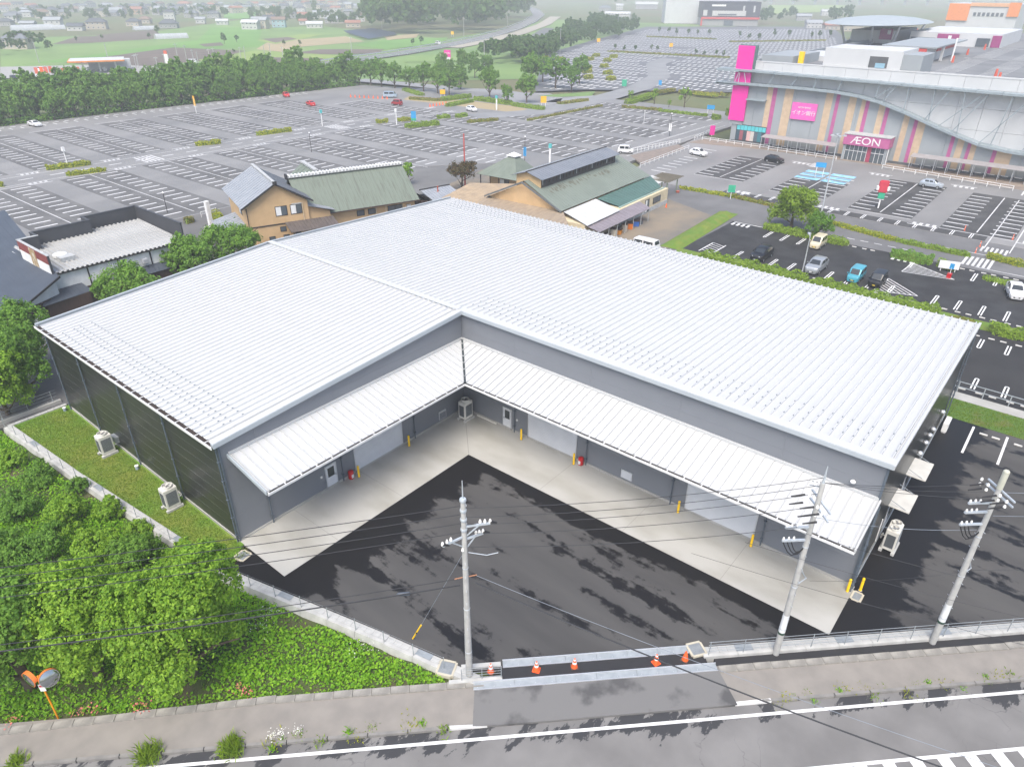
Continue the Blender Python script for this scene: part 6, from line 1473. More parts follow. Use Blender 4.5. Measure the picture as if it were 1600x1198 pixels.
for i in range(60):                       # moss stains below the clerestory
    u = rs_.uniform(2.5, 20); y = rs_.uniform(3.7, 4.6); z = E4 + (R4 - E4) * y / (Y4 / 2) + .028; b.quad((u, y, z), (u + .25, y, z), (u + .2, y - .5, z - .222), (u + .02, y - .4, z - .178))
b.build('moss_stains', mat('moss_dark', (.14, .14, .11), .9), h4)['kind'] = 'stuff'
# front lean-to: white sheets, teal roof, cream wall
strips_roof(h4, (-1.6, -5.6, 2.75), (8.2, -5.4, 2.75), (9.8, -.1, 3.3), (.6, -.1, 3.3), 9, M_whsheet, 'lean_to_sheet', .015)
strips_roof(h4, (9.9, -4.4, 2.75), (25.0, -4.0, 2.75), (29.0, .2, 3.25), (10.2, -.1, 3.25), 18, M_teal, 'lean_to_sheet', .02)
strips_roof(h4, (24.6, -2.6, 2.8), (30.0, -2.6, 2.8), (30.4, .6, 3.05), (26.0, .6, 3.05), 4, M_whsheet, 'porch_sheet', .015)
MB().box(9.6, -4.55, 2.62, 25.2, -4.35, 2.78).build('eave_gutter', mat('gutter_teal', (.30, .42, .38), .5), h4)
MB().box(-1.2, -5.0, 0, 25.6, -.2, 2.6).build('annex_wall', M_cream, h4); MB().box(9.0, -5.06, 0, 25.6, -5.0, .7).build('annex_plinth', M_tile_l, h4)
for u, w_, z, hh in ((12.6, 1.4, .9, 1.1), (17.4, 1.3, .2, 2.0), (20.2, 2.6, 1.1, .9)): win(h4, (u, -5.02, z), (1, 0, 0), w_, hh, 2, n=(0, -1, 0), fr=M_dk, blind=(u > 17 and u < 18))
strips_roof(h4, (-1.4, -7.6, 2.15), (14.2, -7.6, 2.15), (15.2, -5.05, 2.55), (-1.2, -5.05, 2.55), 16, mat('awning_mauve', (.235, .205, .225), .6, c2=(.2, .175, .19), ns=1), 'awning_sheet', .015)
for i in range(7): MB().box(-1 + i * 2.5, -7.45, 0, -.9 + i * 2.5, -7.35, 2.15).build('awning_post', M_tile_l, h4)
# brown sheet roof joining the halls
h5 = thing('brown_sheet_roof', 'low brown sheet-metal roof spreading between the halls and the warehouse', 'roof', (46.5, 30, 0))
strips_roof(h5, (-4.6, -11.5, 2.75), (-4.9, 6.5, 2.75), (-.1, 7.5, 3.25), (-.1, -7.2, 3.25), 18, M_brn, lift=.015)
strips_roof(h5, (-4.8, 6.6, 2.75), (-4.8, 13.6, 2.75), (3.8, 15.2, 3.3), (9.0, 7.8, 3.3), 8, mat('sheet_tan', (.40, .30, .19), .65, c2=(.32, .245, .165), ns=.7, detail=7), lift=.015)
for x, y in ((-4.3, -10), (-4.3, -2), (-4.3, 6), (-4.3, 13), (3, 14.5)): MB().box(x, y, 0, x + .12, y + .12, 2.7).build('post', M_dk, h5)
# pavilion with white cupola
h6 = thing('hip_pavilion', 'small square pavilion with green hipped roof and white cupola', 'building', (62.6, 45.6, 0), radians(2))
MB().box(-2.6, -2.9, 0, 3.6, 3.6, 2.9).build('wall', M_beige, h6)
c0 = [(-5.0, -4.4, 2.9), (2.6, -4.0, 2.9), (4.6, 5.4, 2.9), (-5.2, 4.6, 2.9)]; apx = [(-.8, -.8, 5.7), (.4, -.8, 5.7), (.4, .6, 5.7), (-.8, .6, 5.7)]
for i in range(4): strips_roof(h6, c0[i], c0[(i + 1) % 4], apx[(i + 1) % 4], apx[i], 8, M_green, lift=.02)
MB().box(-.9, -.9, 5.5, .5, .7, 5.9).build('cupola_base', M_whsheet, h6); MB().add([(-1.2, -1.2, 5.9), (.8, -1.2, 5.9), (.8, 1.0, 5.9), (-1.2, 1.0, 5.9), (-.2, -.1, 6.5)], [(3, 2, 1, 0), (0, 1, 4), (1, 2, 4), (2, 3, 4), (3, 0, 4)]).build('cupola_roof', M_plas, h6)
win(h6, (-2.6, 1.2, 1.1), (0, -1, 0), 2.0, .9, 2, n=(-1, 0, 0)); win(h6, (.4, -2.9, .9), (1, 0, 0), 2.4, 1.2, 3, n=(0, -1, 0), blind=False)
for y in (-2.9, -.9, 1.5, 3.5): MB().box(-2.68, y - .07, 0, -2.6, y + .07, 2.9).build('corner_post', M_brownw, h6)
MB().box(-4.7, 4.0, 0, -4.55, 4.15, 2.9).build('corner_post', M_dk, h6)
# pergola
pg = thing('pergola', 'weathered timber pergola at the right end of the clerestory hall', 'pergola', (77.0, 21.4, 0), radians(2))
for x, y in ((2.3, -.2), (-2.6, -.6), (2.0, 2.6)): MB().box(x - .09, y - .09, 0, x + .09, y + .09, 2.75).build('post', mat('post_green_grey', (.22, .26, .19), .8), pg); 
for y in (-.4, 2.4): MB().box(-3.2, y, 2.7, 3.0, y + .12, 2.88).build('beam', mat('timber_grey', (.17, .155, .12), .85), pg)
for i in range(10): MB().box(-3.0 + i * .62, -1.2, 2.885, -2.9 + i * .62, 3.2, 3.02).build('rafter', mat('timber_grey', (.17, .155, .12), .85), pg)
tag(MB().lathe([(.3, 0), (.36, .3), (.3, .32)], 12).build('plant_pot', mat('terracotta', (.42, .10, .06), .7), None, (79.4, 21.0, 0)), 'red terracotta pot at the foot of the pergola post', 'pot')
# goods under the mauve awning
gs = [((46.6, 16.4), (.9, .8, 1.1), (.50, .43, .36), 'pale wooden'), ((48.3, 16.2), (1.0, .9, .9), (.10, .07, .05), 'dark brown'), ((50.2, 16.2), (.9, .8, 1.3), (.60, .55, .45), 'cream'), ((51.8, 16.3), (1.0, .9, .8), (.55, .22, .02), 'orange'), ((53.5, 16.3), (.9, .8, 1.2), (.45, .40, .33), 'tan'), ((55.2, 16.4), (1.1, .9, 1.0), (.65, .18, .02), 'bright orange'), ((57.0, 16.4), (1.0, .9, .9), (.03, .12, .42), 'blue'), ((58.4, 16.5), (.8, .8, .7), (.08, .09, .1), 'charcoal')]
for i, (p, s_, c_, l_) in enumerate(gs):
    t = thing('goods_crate', l_ + ' crate of goods stored under the mauve awning', 'crate', (p[0], p[1], 0), .1 * i, 'crates under the awning')
    MB().box(-s_[0] / 2, -s_[1] / 2, 0, s_[0] / 2, s_[1] / 2, s_[2]).build('box', mat('goods_' + l_.replace(' ', '_'), c_, .7), t, bevel=.03); MB().box(-s_[0] / 2 - .03, -s_[1] / 2 - .03, s_[2] - .1, s_[0] / 2 + .03, s_[1] / 2 + .03, s_[2] + .02).build('rim', M_brownw, t)
tag(MB().lathe([(.17, 0), (.14, .2), (.03, .72)], 12).build('traffic_cone', M_or, None, (69.3, 17.8, 0), smooth=50), 'lone red cone at the corner of the cream annex', 'traffic cone')
# red pole
t = thing('antenna_pole', 'tall thin red steel pole beside the reddish tree', 'pole', (56.70, 52.35)); MB().tube((0, 0, 0), (0, 0, 9.6), .16, .12, 10).build('shaft', mat('pole_red', (.48, .10, .09), .5), t, smooth=50); MB().lathe([(.3, 0), (.3, .1)], 10).build('base', M_conc, t)
# ================================================================ dark restaurant on the left
r = thing('restaurant', 'low dark restaurant with white panels, charcoal parapets and ribbed pale roof', 'building', (0, 0, 0))
MB().box(-14.2, 48.2, 0, 1.2, 60, 2.6).build('lower_wall', M_brownw, r); MB().box(-14.15, 48.25, 2.6, 1.15, 60, 4.85).build('upper_wall', M_plas, r)
me_rs = MB().add([(u, y, h_ + (.0 if y == 0 else .5)) for u, h_ in ((0, 0), (.14, 0), (.2, .13), (.34, .13), (.4, 0), (.52, 0)) for y in (0, 11.6)], [(2 * i, 2 * i + 1, 2 * i + 3, 2 * i + 2) for i in range(5)]).mesh('roof_sheet', mat('roof_aged_pale', (.38, .385, .38), .6, c2=(.27, .272, .265), ns=.5, lo=.45, hi=.8, detail=8, stretch=(2.5, .5, 1)))
for i in range(29):
    link('roof_sheet', me_rs, r, (-14.0 + i * .52, 47.9, 4.95)); MB().box(-13.85 + i * .52, 47.8, 4.88, -13.6 + i * .52, 47.92, 5.07).build('sheet_end', M_dk, r)
MB().box(-14.1, 47.86, 4.78, 1.2, 47.96, 4.93).build('eave_board', M_dk, r)
M_par = mat('parapet_charcoal', (.055, .058, .066), .6, c2=(.05, .053, .06))
for (x0, y0, x1, y1) in ((-14.2, 48, -14.0, 56.4), (-14.2, 56.4, -12.0, 56.6), (-12.2, 56.6, -12.0, 58.2), (-12.2, 58.2, -5.4, 58.4), (-5.6, 58.4, -5.4, 60.2), (-5.6, 60.2, 1.2, 60.4), (1.1, 48.4, 1.3, 60.4)):
    MB().box(x0, y0, 4.7, x1, y1, 7.0).build('parapet', M_par, r); MB().box(x0 - .05, y0 - .05, 7.0, x1 + .05, y1 + .05, 7.08).build('coping', M_tile_l if x0 < -14.1 else M_par, r)
MB().box(-14.26, 48.1, 6.0, -14.2, 56.4, 6.95).build('red_band', mat('band_brick_red', (.22, .055, .05), .7), r)
for y0, y1 in ((48.2, 51.4), (53.2, 56.3)): MB().box(-14.26, y0, 4.75, -14.2, y1, 5.95).build('white_panel', M_plas, r)
MB().box(-14.28, 51.45, 4.5, -14.2, 53.15, 6.9).build('sign_panel', mat('sign_tan', (.34, .24, .12), .7, c2=(.5, .45, .35), ns=2.5, lo=.5, hi=.55), r)
for x in (-10.6, -7.2, -3.4, -.9, 1.1): MB().box(x - .07, 48.17, 2.6, x + .07, 48.26, 4.85).build('timber_post', M_dk, r)
for x in (-9.4, -6.9, -6.0, -4.6): MB().box(x, 47.6, 3.5, x + .6, 48.2, 4.1).build('exhaust_hood', M_alu, r, bevel=.05)
MB().box(-1.2, 47.75, 3.9, -.7, 48.2, 4.3).build('exhaust_hood', M_alu, r, bevel=.04)
b = MB(); [b.path([(-8.3 + .2 * k, 48.1, 2.2), (-8.3 + .2 * k, 48.1, 4.6)], .06, 6) for k in range(3)]; b.build('wall_pipes', M_plas, r)['kind'] = 'stuff'
MB().lathe([(.75, 0), (.75, .3), (.5, .42)], 16, (-11.6, 52.4, 5.3)).build('roof_fan', M_plas, r, smooth=40); MB().box(-12.2, 50.6, 5.1, -10.6, 51.9, 5.6).build('fan_curb', M_tile_l, r)
strips_roof(r, (-16.8, 45.4, 2.7), (-11.4, 46.2, 2.7), (-11.6, 48.3, 3.15), (-16.2, 48.0, 3.15), 10, M_blue_sl, 'lean_to_sheet', .02); MB().box(-16.3, 46.0, 0, -11.8, 48.2, 2.65).build('lean_to_wall', M_brownw, r)
strips_roof(r, (-5.2, 46.6, 2.6), (-1.4, 46.6, 2.6), (-.8, 48.3, 3.1), (-5.2, 48.3, 3.1), 8, M_blue_sl, 'lean_to_sheet', .02); MB().box(-4.9, 46.9, 0, -1.5, 48.1, 2.55).build('lean_to_wall', M_brownw, r)
# large slate roof on the left side
for i in range(17):
    f0, f1 = i / 17, (i + 1) / 17
    A_, B_ = Vector((-20.6, 43.6, 3.1)), Vector((-14.1, 46.6, 5.0)); C_2, D_ = Vector((-9.0, 77.0, 5.6)), Vector((-24, 78.0, 3.4))
    p0, p1, q1, q0 = A_.lerp(B_, f0), A_.lerp(B_, f1), D_.lerp(C_2, f1), D_.lerp(C_2, f0)
    MB().extr([p0 + Vector((0, 0, .0)), p1 + Vector((0, 0, .035)), q1 + Vector((0, 0, .035)), q0], (0, 0, -.07)).build('roof_course', M_blue_sl, r)
MB().extr([(-20.65, 43.5, 2.9), (-14.0, 46.55, 4.85), (-14.0, 46.55, 5.08), (-20.65, 43.5, 3.12)], (0, .12, 0)).build('bargeboard', M_dk, r)
MB().prism([(-19.8, 44.6), (-15.6, 46.5), (-14.2, 48.2), (-14.2, 60), (-19.8, 72)], 0, 2.95).build('side_wall', M_brownw, r); MB().extr([(-19.4, 44.9, 2.95), (-14.4, 47.2, 2.95), (-14.4, 47.2, 4.7)], (0, .15, 0)).build('gable_infill', M_plas, r)
strips_roof(r, (2.2, 49.5, 3.1), (2.2, 54, 3.1), (1.25, 54, 4.4), (1.25, 49.5, 4.4), 5, M_blue_sl, 'lean_to_sheet', .02)
strips_roof(r, (-7, 64.5, 3.6), (-1, 64, 3.6), (-3, 60.5, 4.6), (-7, 60.5, 4.6), 8, M_blue_sl, 'lean_to_sheet', .02); strips_roof(r, (-14, 72, 3.6), (-8, 68, 3.6), (-8.5, 61, 5.4), (-12, 61, 5.6), 8, M_blue_sl, 'lean_to_sheet', .02)
MB().box(-18.2, 45.1, .1, -17.3, 45.3, 1.95).build('door', M_plas, r); MB().box(-19.2, 44.75, .1, -19.05, 44.9, 2.6).build('downpipe', M_plas, r)
# condensers left of the restaurant
for i, p in enumerate(((-18.00, 54.66, 0.60), (-17.96, 52.10, 0.60), (-17.84, 50.06, 0.60))):
    t = thing('roof_condenser', '%s white outdoor unit from the left edge beside the restaurant' % ('first', 'second', 'third')[i], 'air conditioner', (p[0], p[1], 0), .2); MB().box(-.9, -.5, .1, .9, .5, 1.4).build('casing', M_white, t, bevel=.05); MB().lathe([(.4, 0), (.4, .03)], 14, (0, 0, 1.4)).build('fan_grille', mat('coil_dark', (.09, .10, .11), .6), t)
# white pillar sign and low white rail by the house
p = (13.65, 65.30); t = thing('pillar_sign', 'plain white pillar sign beside the yellow-green hedge', 'sign', (p[0], p[1], 0)); MB().box(-.3, -.3, 0, .3, .3, 4.2).build('pillar', M_plas, t, bevel=.03); MB().box(-.8, -.8, 0, .8, .8, .3).build('base', M_conc, t)
p = (15.66, 71.79); t = thing('low_rail', 'short white guard rail left of the pillar sign', 'rail', (p[0], p[1], 0), .1); MB().path([(0, 0, 0), (0, 0, .9), (2.8, 0, .9), (2.8, 0, 0)], .04, 6).build('rail', M_white, t); MB().path([(0, 0, .5), (2.8, 0, .5)], .03, 6).build('rail', M_white, t)

# ================================================================ shopping mall
M_mg = mat('mall_panel_grey', (.30, .325, .34), .6, c2=(.275, .30, .315), ns=.3)
M_mw = mat('mall_panel_white', (.52, .53, .535), .6, c2=(.485, .495, .50), ns=.25)
M_mag = mat('sign_magenta', (.72, .03, .32), .5, c2=(.68, .028, .30))
M_plum = mat('stripe_plum', (.44, .11, .27), .6)
M_tan = mat('stripe_tan', (.54, .41, .28), .65)
M_steel = mat('canopy_steel', (.27, .32, .345), .55)
M_deck = mat('deck_asphalt', (.20, .205, .21), .9, c2=(.15, .155, .16), ns=.1, detail=6)
X0 = 130.5; YN = 34.0
def yS(s): return YN - s
WAVE = [(-5, 12.7), (0, 12.8), (15, 12.9), (22, 12.75), (27, 12.3), (31, 11.6), (36, 10.2), (44, 7.6), (51, 5.6), (56, 5.0), (62, 4.7), (75, 4.4), (108, 4.2)]
def wave(s):
    for (a, za), (c, zc) in zip(WAVE[:-1], WAVE[1:]):
        if a <= s <= c: return za + (zc - za) * (s - a) / (c - a)
    return WAVE[-1][1]
mall = thing('shopping_mall', 'large grey and white shopping mall with magenta tower sign and striped wall', 'mall', (X0, YN, 0))
O = Vector((X0, YN, 0))
def mp(x, s, z): return (x - X0, -s, z)
def mbx(b, x0, x1, s0, s1, z0, z1): return b.box(x0 - X0, -s1, z0, x1 - X0, -s0, z1)
mbx(MB(), 132.2, 330, .3, 108, 0, 16.2).build('main_block', M_mw, mall)
mbx(MB(), 132.2, 330, .3, 108, 16.2, 16.3).build('roof_deck', M_deck, mall)
# lower grey wall in bays that follow the wave; upper white wall behind it
sj = [0, 4.5, 9, 13.5, 18, 22.5, 27, 31.5, 36, 40.5, 45, 49.5, 54, 58.5, 63, 70, 77, 84, 92, 100, 108]
for a, c in zip(sj[:-1], sj[1:]):
    MB().extr([mp(X0, a + .02, .5), mp(X0, c - .02, .5), mp(X0, c - .02, wave(c) + .1), mp(X0, a + .02, wave(a) + .1)], (1.2, 0, 0)).build('wall_panel', M_mg, mall)
    for z0_, z1_ in ((4.0, 8.0), (8.0, 12.0), (12.0, 15.4), (15.4, 17.5)):
        if z1_ > min(wave(a), wave(c)): mbx(MB(), X0 + 1.25, X0 + 1.7, a + .02, c - .02, z0_ + .02, z1_ - .02).build('wall_panel', M_mw, mall)
mbx(MB(), X0 - .04, X0 + 1.0, 0, 108, 0, .5).build('plinth', mat('plinth_dark', (.10, .11, .12), .7), mall)
mbx(MB(), X0 - .0, X0 + 1.7, -.3, 0, 0, 16).build('end_wall', M_mg, mall); mbx(MB(), 132.2, 330, -.1, .3, 0, 17.4).build('end_wall', M_mg, mall)
# stripes
for s0, s1, m_ in ((7.0, 8.2, M_tan), (8.25, 9.2, M_plum), (11.0, 12.9, M_tan), (20.0, 21.5, M_tan), (22.2, 22.95, M_plum), (24.9, 26.4, M_tan), (27.5, 28.3, M_tan), (28.35, 29.1, M_plum), (31.1, 32.3, M_tan), (32.45, 33.2, M_plum), (36.3, 37.4, M_tan), (38.4, 39.1, M_plum), (39.15, 40.6, M_tan), (45.8, 46.5, M_plum), (47.1, 48.3, M_tan), (49.0, 49.6, M_plum), (49.65, 50.6, M_tan), (53.5, 54.2, M_plum), (54.25, 56.8, M_tan), (60.5, 61.2, M_plum), (63, 65, M_tan)):
    zb_ = .55
    MB().extr([mp(X0 - .04, s0, zb_), mp(X0 - .04, s1, zb_), mp(X0 - .04, s1, wave(s1)), mp(X0 - .04, s0, wave(s0))], (.05, 0, 0)).build('stripe', m_, mall)
# wave canopy and straight upper beam with struts
for (a, za), (c, zc) in zip(WAVE[:-1], WAVE[1:]):
    n_ = max(1, int((c - a) / 4.5))
    for i in range(n_):
        sa, sc = a + (c - a) * i / n_, a + (c - a) * (i + 1) / n_; z1, z2 = wave(sa), wave(sc)
        MB().extr([mp(X0 - 1.4, sa, z1 - .05), mp(X0 - 1.4, sc - .06, z2 - .05), mp(X0 - 1.4, sc - .06, z2 + .4), mp(X0 - 1.4, sa, z1 + .4)], (2.6, 0, 0)).build('wave_canopy', M_steel, mall)
for i in range(26):
    s0 = -5 + i * 4.4; z = 15.65 - .012 * s0
    mbx(MB(), X0 - 1.3, X0 + 1.25, s0, s0 + 4.34, z - .1, z + .3).build('upper_beam', M_steel, mall)
for s0, s1 in ((7.2, 8.2), (12.2, 13.4), (17.2, 17.5), (22.3, 22.8), (30.0, 30.3), (29.7, 33.2), (31.6, 33.5), (36.0, 36.0), (41, 40.7), (40.2, 43.2), (46.6, 46.0), (43.0, 49.2), (45.6, 50.0), (52.8, 54.0), (50.8, 57), (58.5, 58.8), (58, 63), (66, 66), (64, 70), (74, 74)):
    MB().bar(mp(X0 - .8, s0, wave(s0) + .4), mp(X0 - .8, s1, 15.5 - .012 * s1), .16).build('strut', M_steel, mall)
# magenta tower
for z0_, z1_, d in ((4.9, 12.5, 0), (13.0, 15.3, .25), (15.9, 20.8, 0)):
    o = mbx(MB(), X0 - .5 + d, X0 - .2 + d, -1.2, 2.6, z0_, z1_).build('tower_sign', M_mag, mall)
mbx(MB(), X0 - .2, X0 + .8, -.9, 2.3, 4, 20.4).build('tower_core', M_mg, mall); mbx(MB(), X0 + .9, X0 + 1.6, -1.4, 2.7, 15.5, 20.9).build('tower_frame', mat('tower_green', (.12, .2, .2), .5), mall)
for s0, s1 in ((-.8, -.1), (.1, .1), (2.0, 1.2)): MB().bar(mp(X0 - .9, s0, 13.0), mp(X0 - .9, s1, 15.3), .12).build('strut', M_alu, mall)
mbx(MB(), X0 - 1.4, X0 + 1, -5.5, 0, 15.4, 15.8).build('tower_wing', M_steel, mall); mbx(MB(), X0 - 1.4, X0 + 1, -5.5, 0, 12.6, 12.9).build('tower_wing', M_steel, mall)
for s in (-5.2, -3.6, -2.2): MB().bar(mp(X0 - 1.2, s, 12.8), mp(X0 - 1.2, s + .2, 15.6), .1).build('strut', M_steel, mall)
mbx(MB(), X0 - 1.6, X0, 2.8, 7.2, 9.7, 9.95).build('small_canopy', M_steel, mall)
# shop window under the tower
f = mbx(MB(), X0 - .06, X0 + .02, 1.0, 8.2, .5, 4.1).build('shop_window', M_dk, mall)
for i in range(8): mbx(MB(), X0 - .09, X0 - .06, 1.15 + i * .88, 1.95 + i * .88, 2.9, 3.95).build('teal_panel', mat('panel_teal', (.10, .52, .56), .4), f)
for i, c_ in enumerate(((.05, .09, .12), (.30, .10, .12), (.06, .08, .10), (.62, .40, .38), (.55, .52, .48), (.10, .13, .16), (.05, .18, .22), (.06, .07, .09))): mbx(MB(), X0 - .085, X0 - .06, 1.1 + i * .88, 1.96 + i * .88, .65, 2.8).build('poster_pane', mat('poster_%d' % i, c_, .3), f)
# bank sign
sg_ = mbx(MB(), X0 - .35, X0 - .05, 13.2, 18.7, 6.6, 10.1).build('sign_board', mat('sign_pink', (.78, .13, .46), .5), mall)
def text(body, size, loc, parent, m, name='lettering', rot=(pi / 2, 0, -pi / 2), ext=.02, xs=1.0):
    cu = bpy.data.curves.new('lettering', 'FONT'); cu.body = body; cu.size = size; cu.extrude = ext; cu.align_x = 'CENTER'; cu.align_y = 'CENTER'
    tmp = bpy.data.objects.new('tmp', cu); COL.objects.link(tmp); dg = bpy.context.evaluated_depsgraph_get(); dg.update()
    me = bpy.data.meshes.new_from_object(tmp.evaluated_get(dg)); bpy.data.objects.remove(tmp); me.materials.clear(); me.materials.append(m); me.name = name
    o = link(name, me, parent, loc); o.rotation_euler = rot; o.scale = (xs, 1, 1); return o
text('イオン銀行', 1.05, mp(X0 - .38, 16.0, 8.0), sg_, M_white); text('AEON BANK', .5, mp(X0 - .38, 16.0, 9.15), sg_, M_white)
# entrance
en = mbx(MB(), X0 - 3.3, X0, 26.4, 35.6, 3.2, 5.3).build('entrance_fascia', mat('fascia_mauve', (.46, .115, .27), .5), mall, bevel=.05)
t_ = text('ÆON', 2.1, mp(X0 - 3.34, 30.9, 4.2), en, M_white, xs=1.15)
mbx(MB(), X0 - 3.4, X0, 26.3, 35.7, 5.31, 5.45).build('entrance_roof', M_tile_l, mall)
mbx(MB(), X0 - 3.0, X0 - .1, 26.6, 27.0, 0, 3.2).build('entrance_pier', M_mg, mall); mbx(MB(), X0 - 3.0, X0 - .1, 35.0, 35.4, 0, 3.2).build('entrance_pier', M_mg, mall)
g = mbx(MB(), X0 - 2.6, X0 - 2.5, 27.0, 35.0, .05, 3.2).build('entrance_glass', M_win, mall)
for i in range(10): mbx(MB(), X0 - 2.66, X0 - 2.6, 27.0 + i * .87, 27.07 + i * .87, .05, 3.2).build('mullion', M_white, g)
mbx(MB(), X0 - 2.66, X0 - 2.6, 27.08, 34.9, 1.95, 2.05).build('transom', M_white, g); mbx(MB(), X0 - 2.68, X0 - 2.61, 31.5, 32.3, .1, 3.1).build('banner', mat('banner_wine', (.35, .05, .10), .6), g)
MB().bar(mp(X0 - 3.2, 35.7, 0), mp(X0 - 3.2, 35.7, 3.2), .12).build('entrance_pier', M_white, mall)
# shelters and railings
def shelter(label, s0, s1, n):
    t = thing('walkway_shelter', label, 'shelter', (X0 - 3.5, yS(s0), 0))
    for i in range(n):
        a, c = -(s1 - s0) * i / n, -(s1 - s0) * (i + 1) / n + .03
        MB().extr([(0, a, 2.45), (0, c, 2.45), (2.6, c, 2.75), (2.6, a, 2.75)], (0, 0, .08)).build('roof_sheet', mat('shelter_roof', (.33, .31, .31), .5), t)
        MB().bar((.2, a - .2, 0), (.2, a - .2, 2.45), .09).build('post', M_alu, t); MB().bar((2.4, a - .2, 0), (2.4, a - .2, 2.7), .09).build('post', M_alu, t)
        MB().bar((1.2, a - .6, .9), (1.2, c + .4, .9), .06).build('trolley_rail', M_white, t)
    return t
shelter('long trolley shelter along the mall wall left of the entrance', 8.5, 25, 8); shelter('long trolley shelter along the mall wall right of the entrance', 40, 67, 12)
def railing(label, P, Q, hgt=.9, step=2.0, name='railing', m=M_white):
    P, Q = Vector(P), Vector(Q); d = Q - P; l = d.length; t = thing(name, label, 'railing', (P.x, P.y, 0), atan2(d.y, d.x)); n = max(1, int(l / step))
    me = MB().bar((0, 0, 0), (0, 0, hgt), .09).mesh('post', m)
    for i in range(n + 1): link('post', me, t, (i * l / n, 0, 0))
    for z in (hgt * .5, hgt - .04): MB().bar((0, 0, z), (l, 0, z), .07).build('rail', m, t)
    return t
railing('white railing before the mall tower foot', (127.47, 39.90), (126.99, 23.30)); railing('white railing between the tower and the entrance', (126.29, 23.02), (125.52, 7.71)); railing('white railing right of the entrance along the shelter', (123.73, -2.10), (120.93, -25.55))
railing('white railing sloping up beside the white hatchback', (92.18, 36.35), (115.70, 37.44)); railing('white picket railing beside the lot road', (102.66, 45.13), (120.36, 42.16), 1.0, 1.2); railing('white railing by the magenta flag', (126.24, 41.32), (139.19, 43.02))
struct('brick_walk', [(101.02, 43.97), (118.79, 41.67), (115.97, 38.22), (95.00, 37.55)], .02, mat('paver_brown', (.24, .20, .17), .9, c2=(.19, .16, .14), ns=1), -.3)
struct('brick_forecourt', [(122.5, 41), (130, 40), (130.4, 34), (130.4, -74), (121.5, -74), (122.6, -24), (126.6, -1), (126.3, 24)], .03, mat('paver_tan', (.26, .21, .165), .9, c2=(.2, .165, .14), ns=.6, detail=6), -.3)
# parapet and roof blocks
for a, c in zip(range(0, 108, 9), range(9, 117, 9)): mbx(MB(), X0 + 1.2, X0 + 1.65, a + .02, min(c, 108) - .02, 17.52, 17.75).build('parapet_coping', M_mw, mall)
k1 = mbx(MB(), X0 + 1.75, X0 + 14, 17.3, 32.8, 16.3, 21.2).build('roof_block', M_mw, mall); mbx(MB(), X0 + 1.7, X0 + 1.76, 26.6, 30.2, 17.9, 20.0).build('loading_hatch', mat('hatch_dark', (.10, .105, .11), .6), k1); mbx(MB(), X0 + 1.66, X0 + 1.7, 27.9, 29.8, 17.9, 18.8).build('hatch_items', mat('hatch_blue', (.25, .42, .52), .6), k1)
mbx(MB(), X0 + 2, X0 + 12, 32.8, 36.5, 16.3, 20.6).build('roof_block', M_mg, mall)
def mroof(name, x0, x1, y0, y1, z0, z1, m): return MB().box(x0 - X0, y0 - YN, z0, x1 - X0, y1 - YN, z1).build(name, m, mall)
M_kred = mat('kiosk_red', (.52, .07, .06), .5); M_kplum = mat('kiosk_plum', (.30, .05, .17), .5)
k = mroof('kiosk', 170, 204, 4.6, 14.5, 16.3, 19.6, M_mw); mroof('kiosk_roof', 169.5, 206, 2.6, 15, 19.6, 19.9, M_mg); mroof('kiosk_front', 169.4, 170, 4.7, 7.3, 16.3, 19.4, M_kred); mroof('kiosk_glass', 169.3, 169.95, 5.2, 6.8, 16.3, 18.4, M_win); mroof('kiosk_front', 180, 202, 4.4, 4.6, 18.3, 19.4, M_kred); mroof('kiosk_post', 179, 179.6, 2.7, 3.3, 16.3, 19.6, M_mw); mroof('kiosk_front', 169.8, 170.0, 13, 14.4, 17.5, 19.4, M_kred)
k = mroof('kiosk', 236, 276, -1.5, 24, 16.3, 20.0, M_mw); mroof('kiosk_front', 235.6, 236, 10, 16, 17.6, 19.6, M_kplum); mroof('kiosk_front', 235.6, 236, -1.4, 1.0, 16.4, 19.6, M_kplum); mroof('kiosk_glass', 235.7, 236, 1.5, 5, 16.5, 18.8, M_win); mroof('kiosk_glass', 235.7, 236, 16.5, 23.5, 17.4, 18.4, M_win); mroof('kiosk_arrow', 235.5, 235.62, 12, 12.9, 18.0, 19.2, M_white)
k = mroof('kiosk', 232, 262, 28, 41, 16.3, 20.0, M_mw); mroof('kiosk_front', 231.6, 232, 28.3, 32, 17.5, 20.6, M_kplum); mroof('kiosk_arrow', 231.45, 231.62, 28.8, 29.8, 19.0, 20.2, M_white)
mroof('kiosk', 140, 158, 26, 33.4, 16.3, 18.4, M_mg); mroof('kiosk', 158, 175, 20, 32, 16.3, 17.4, M_mw)
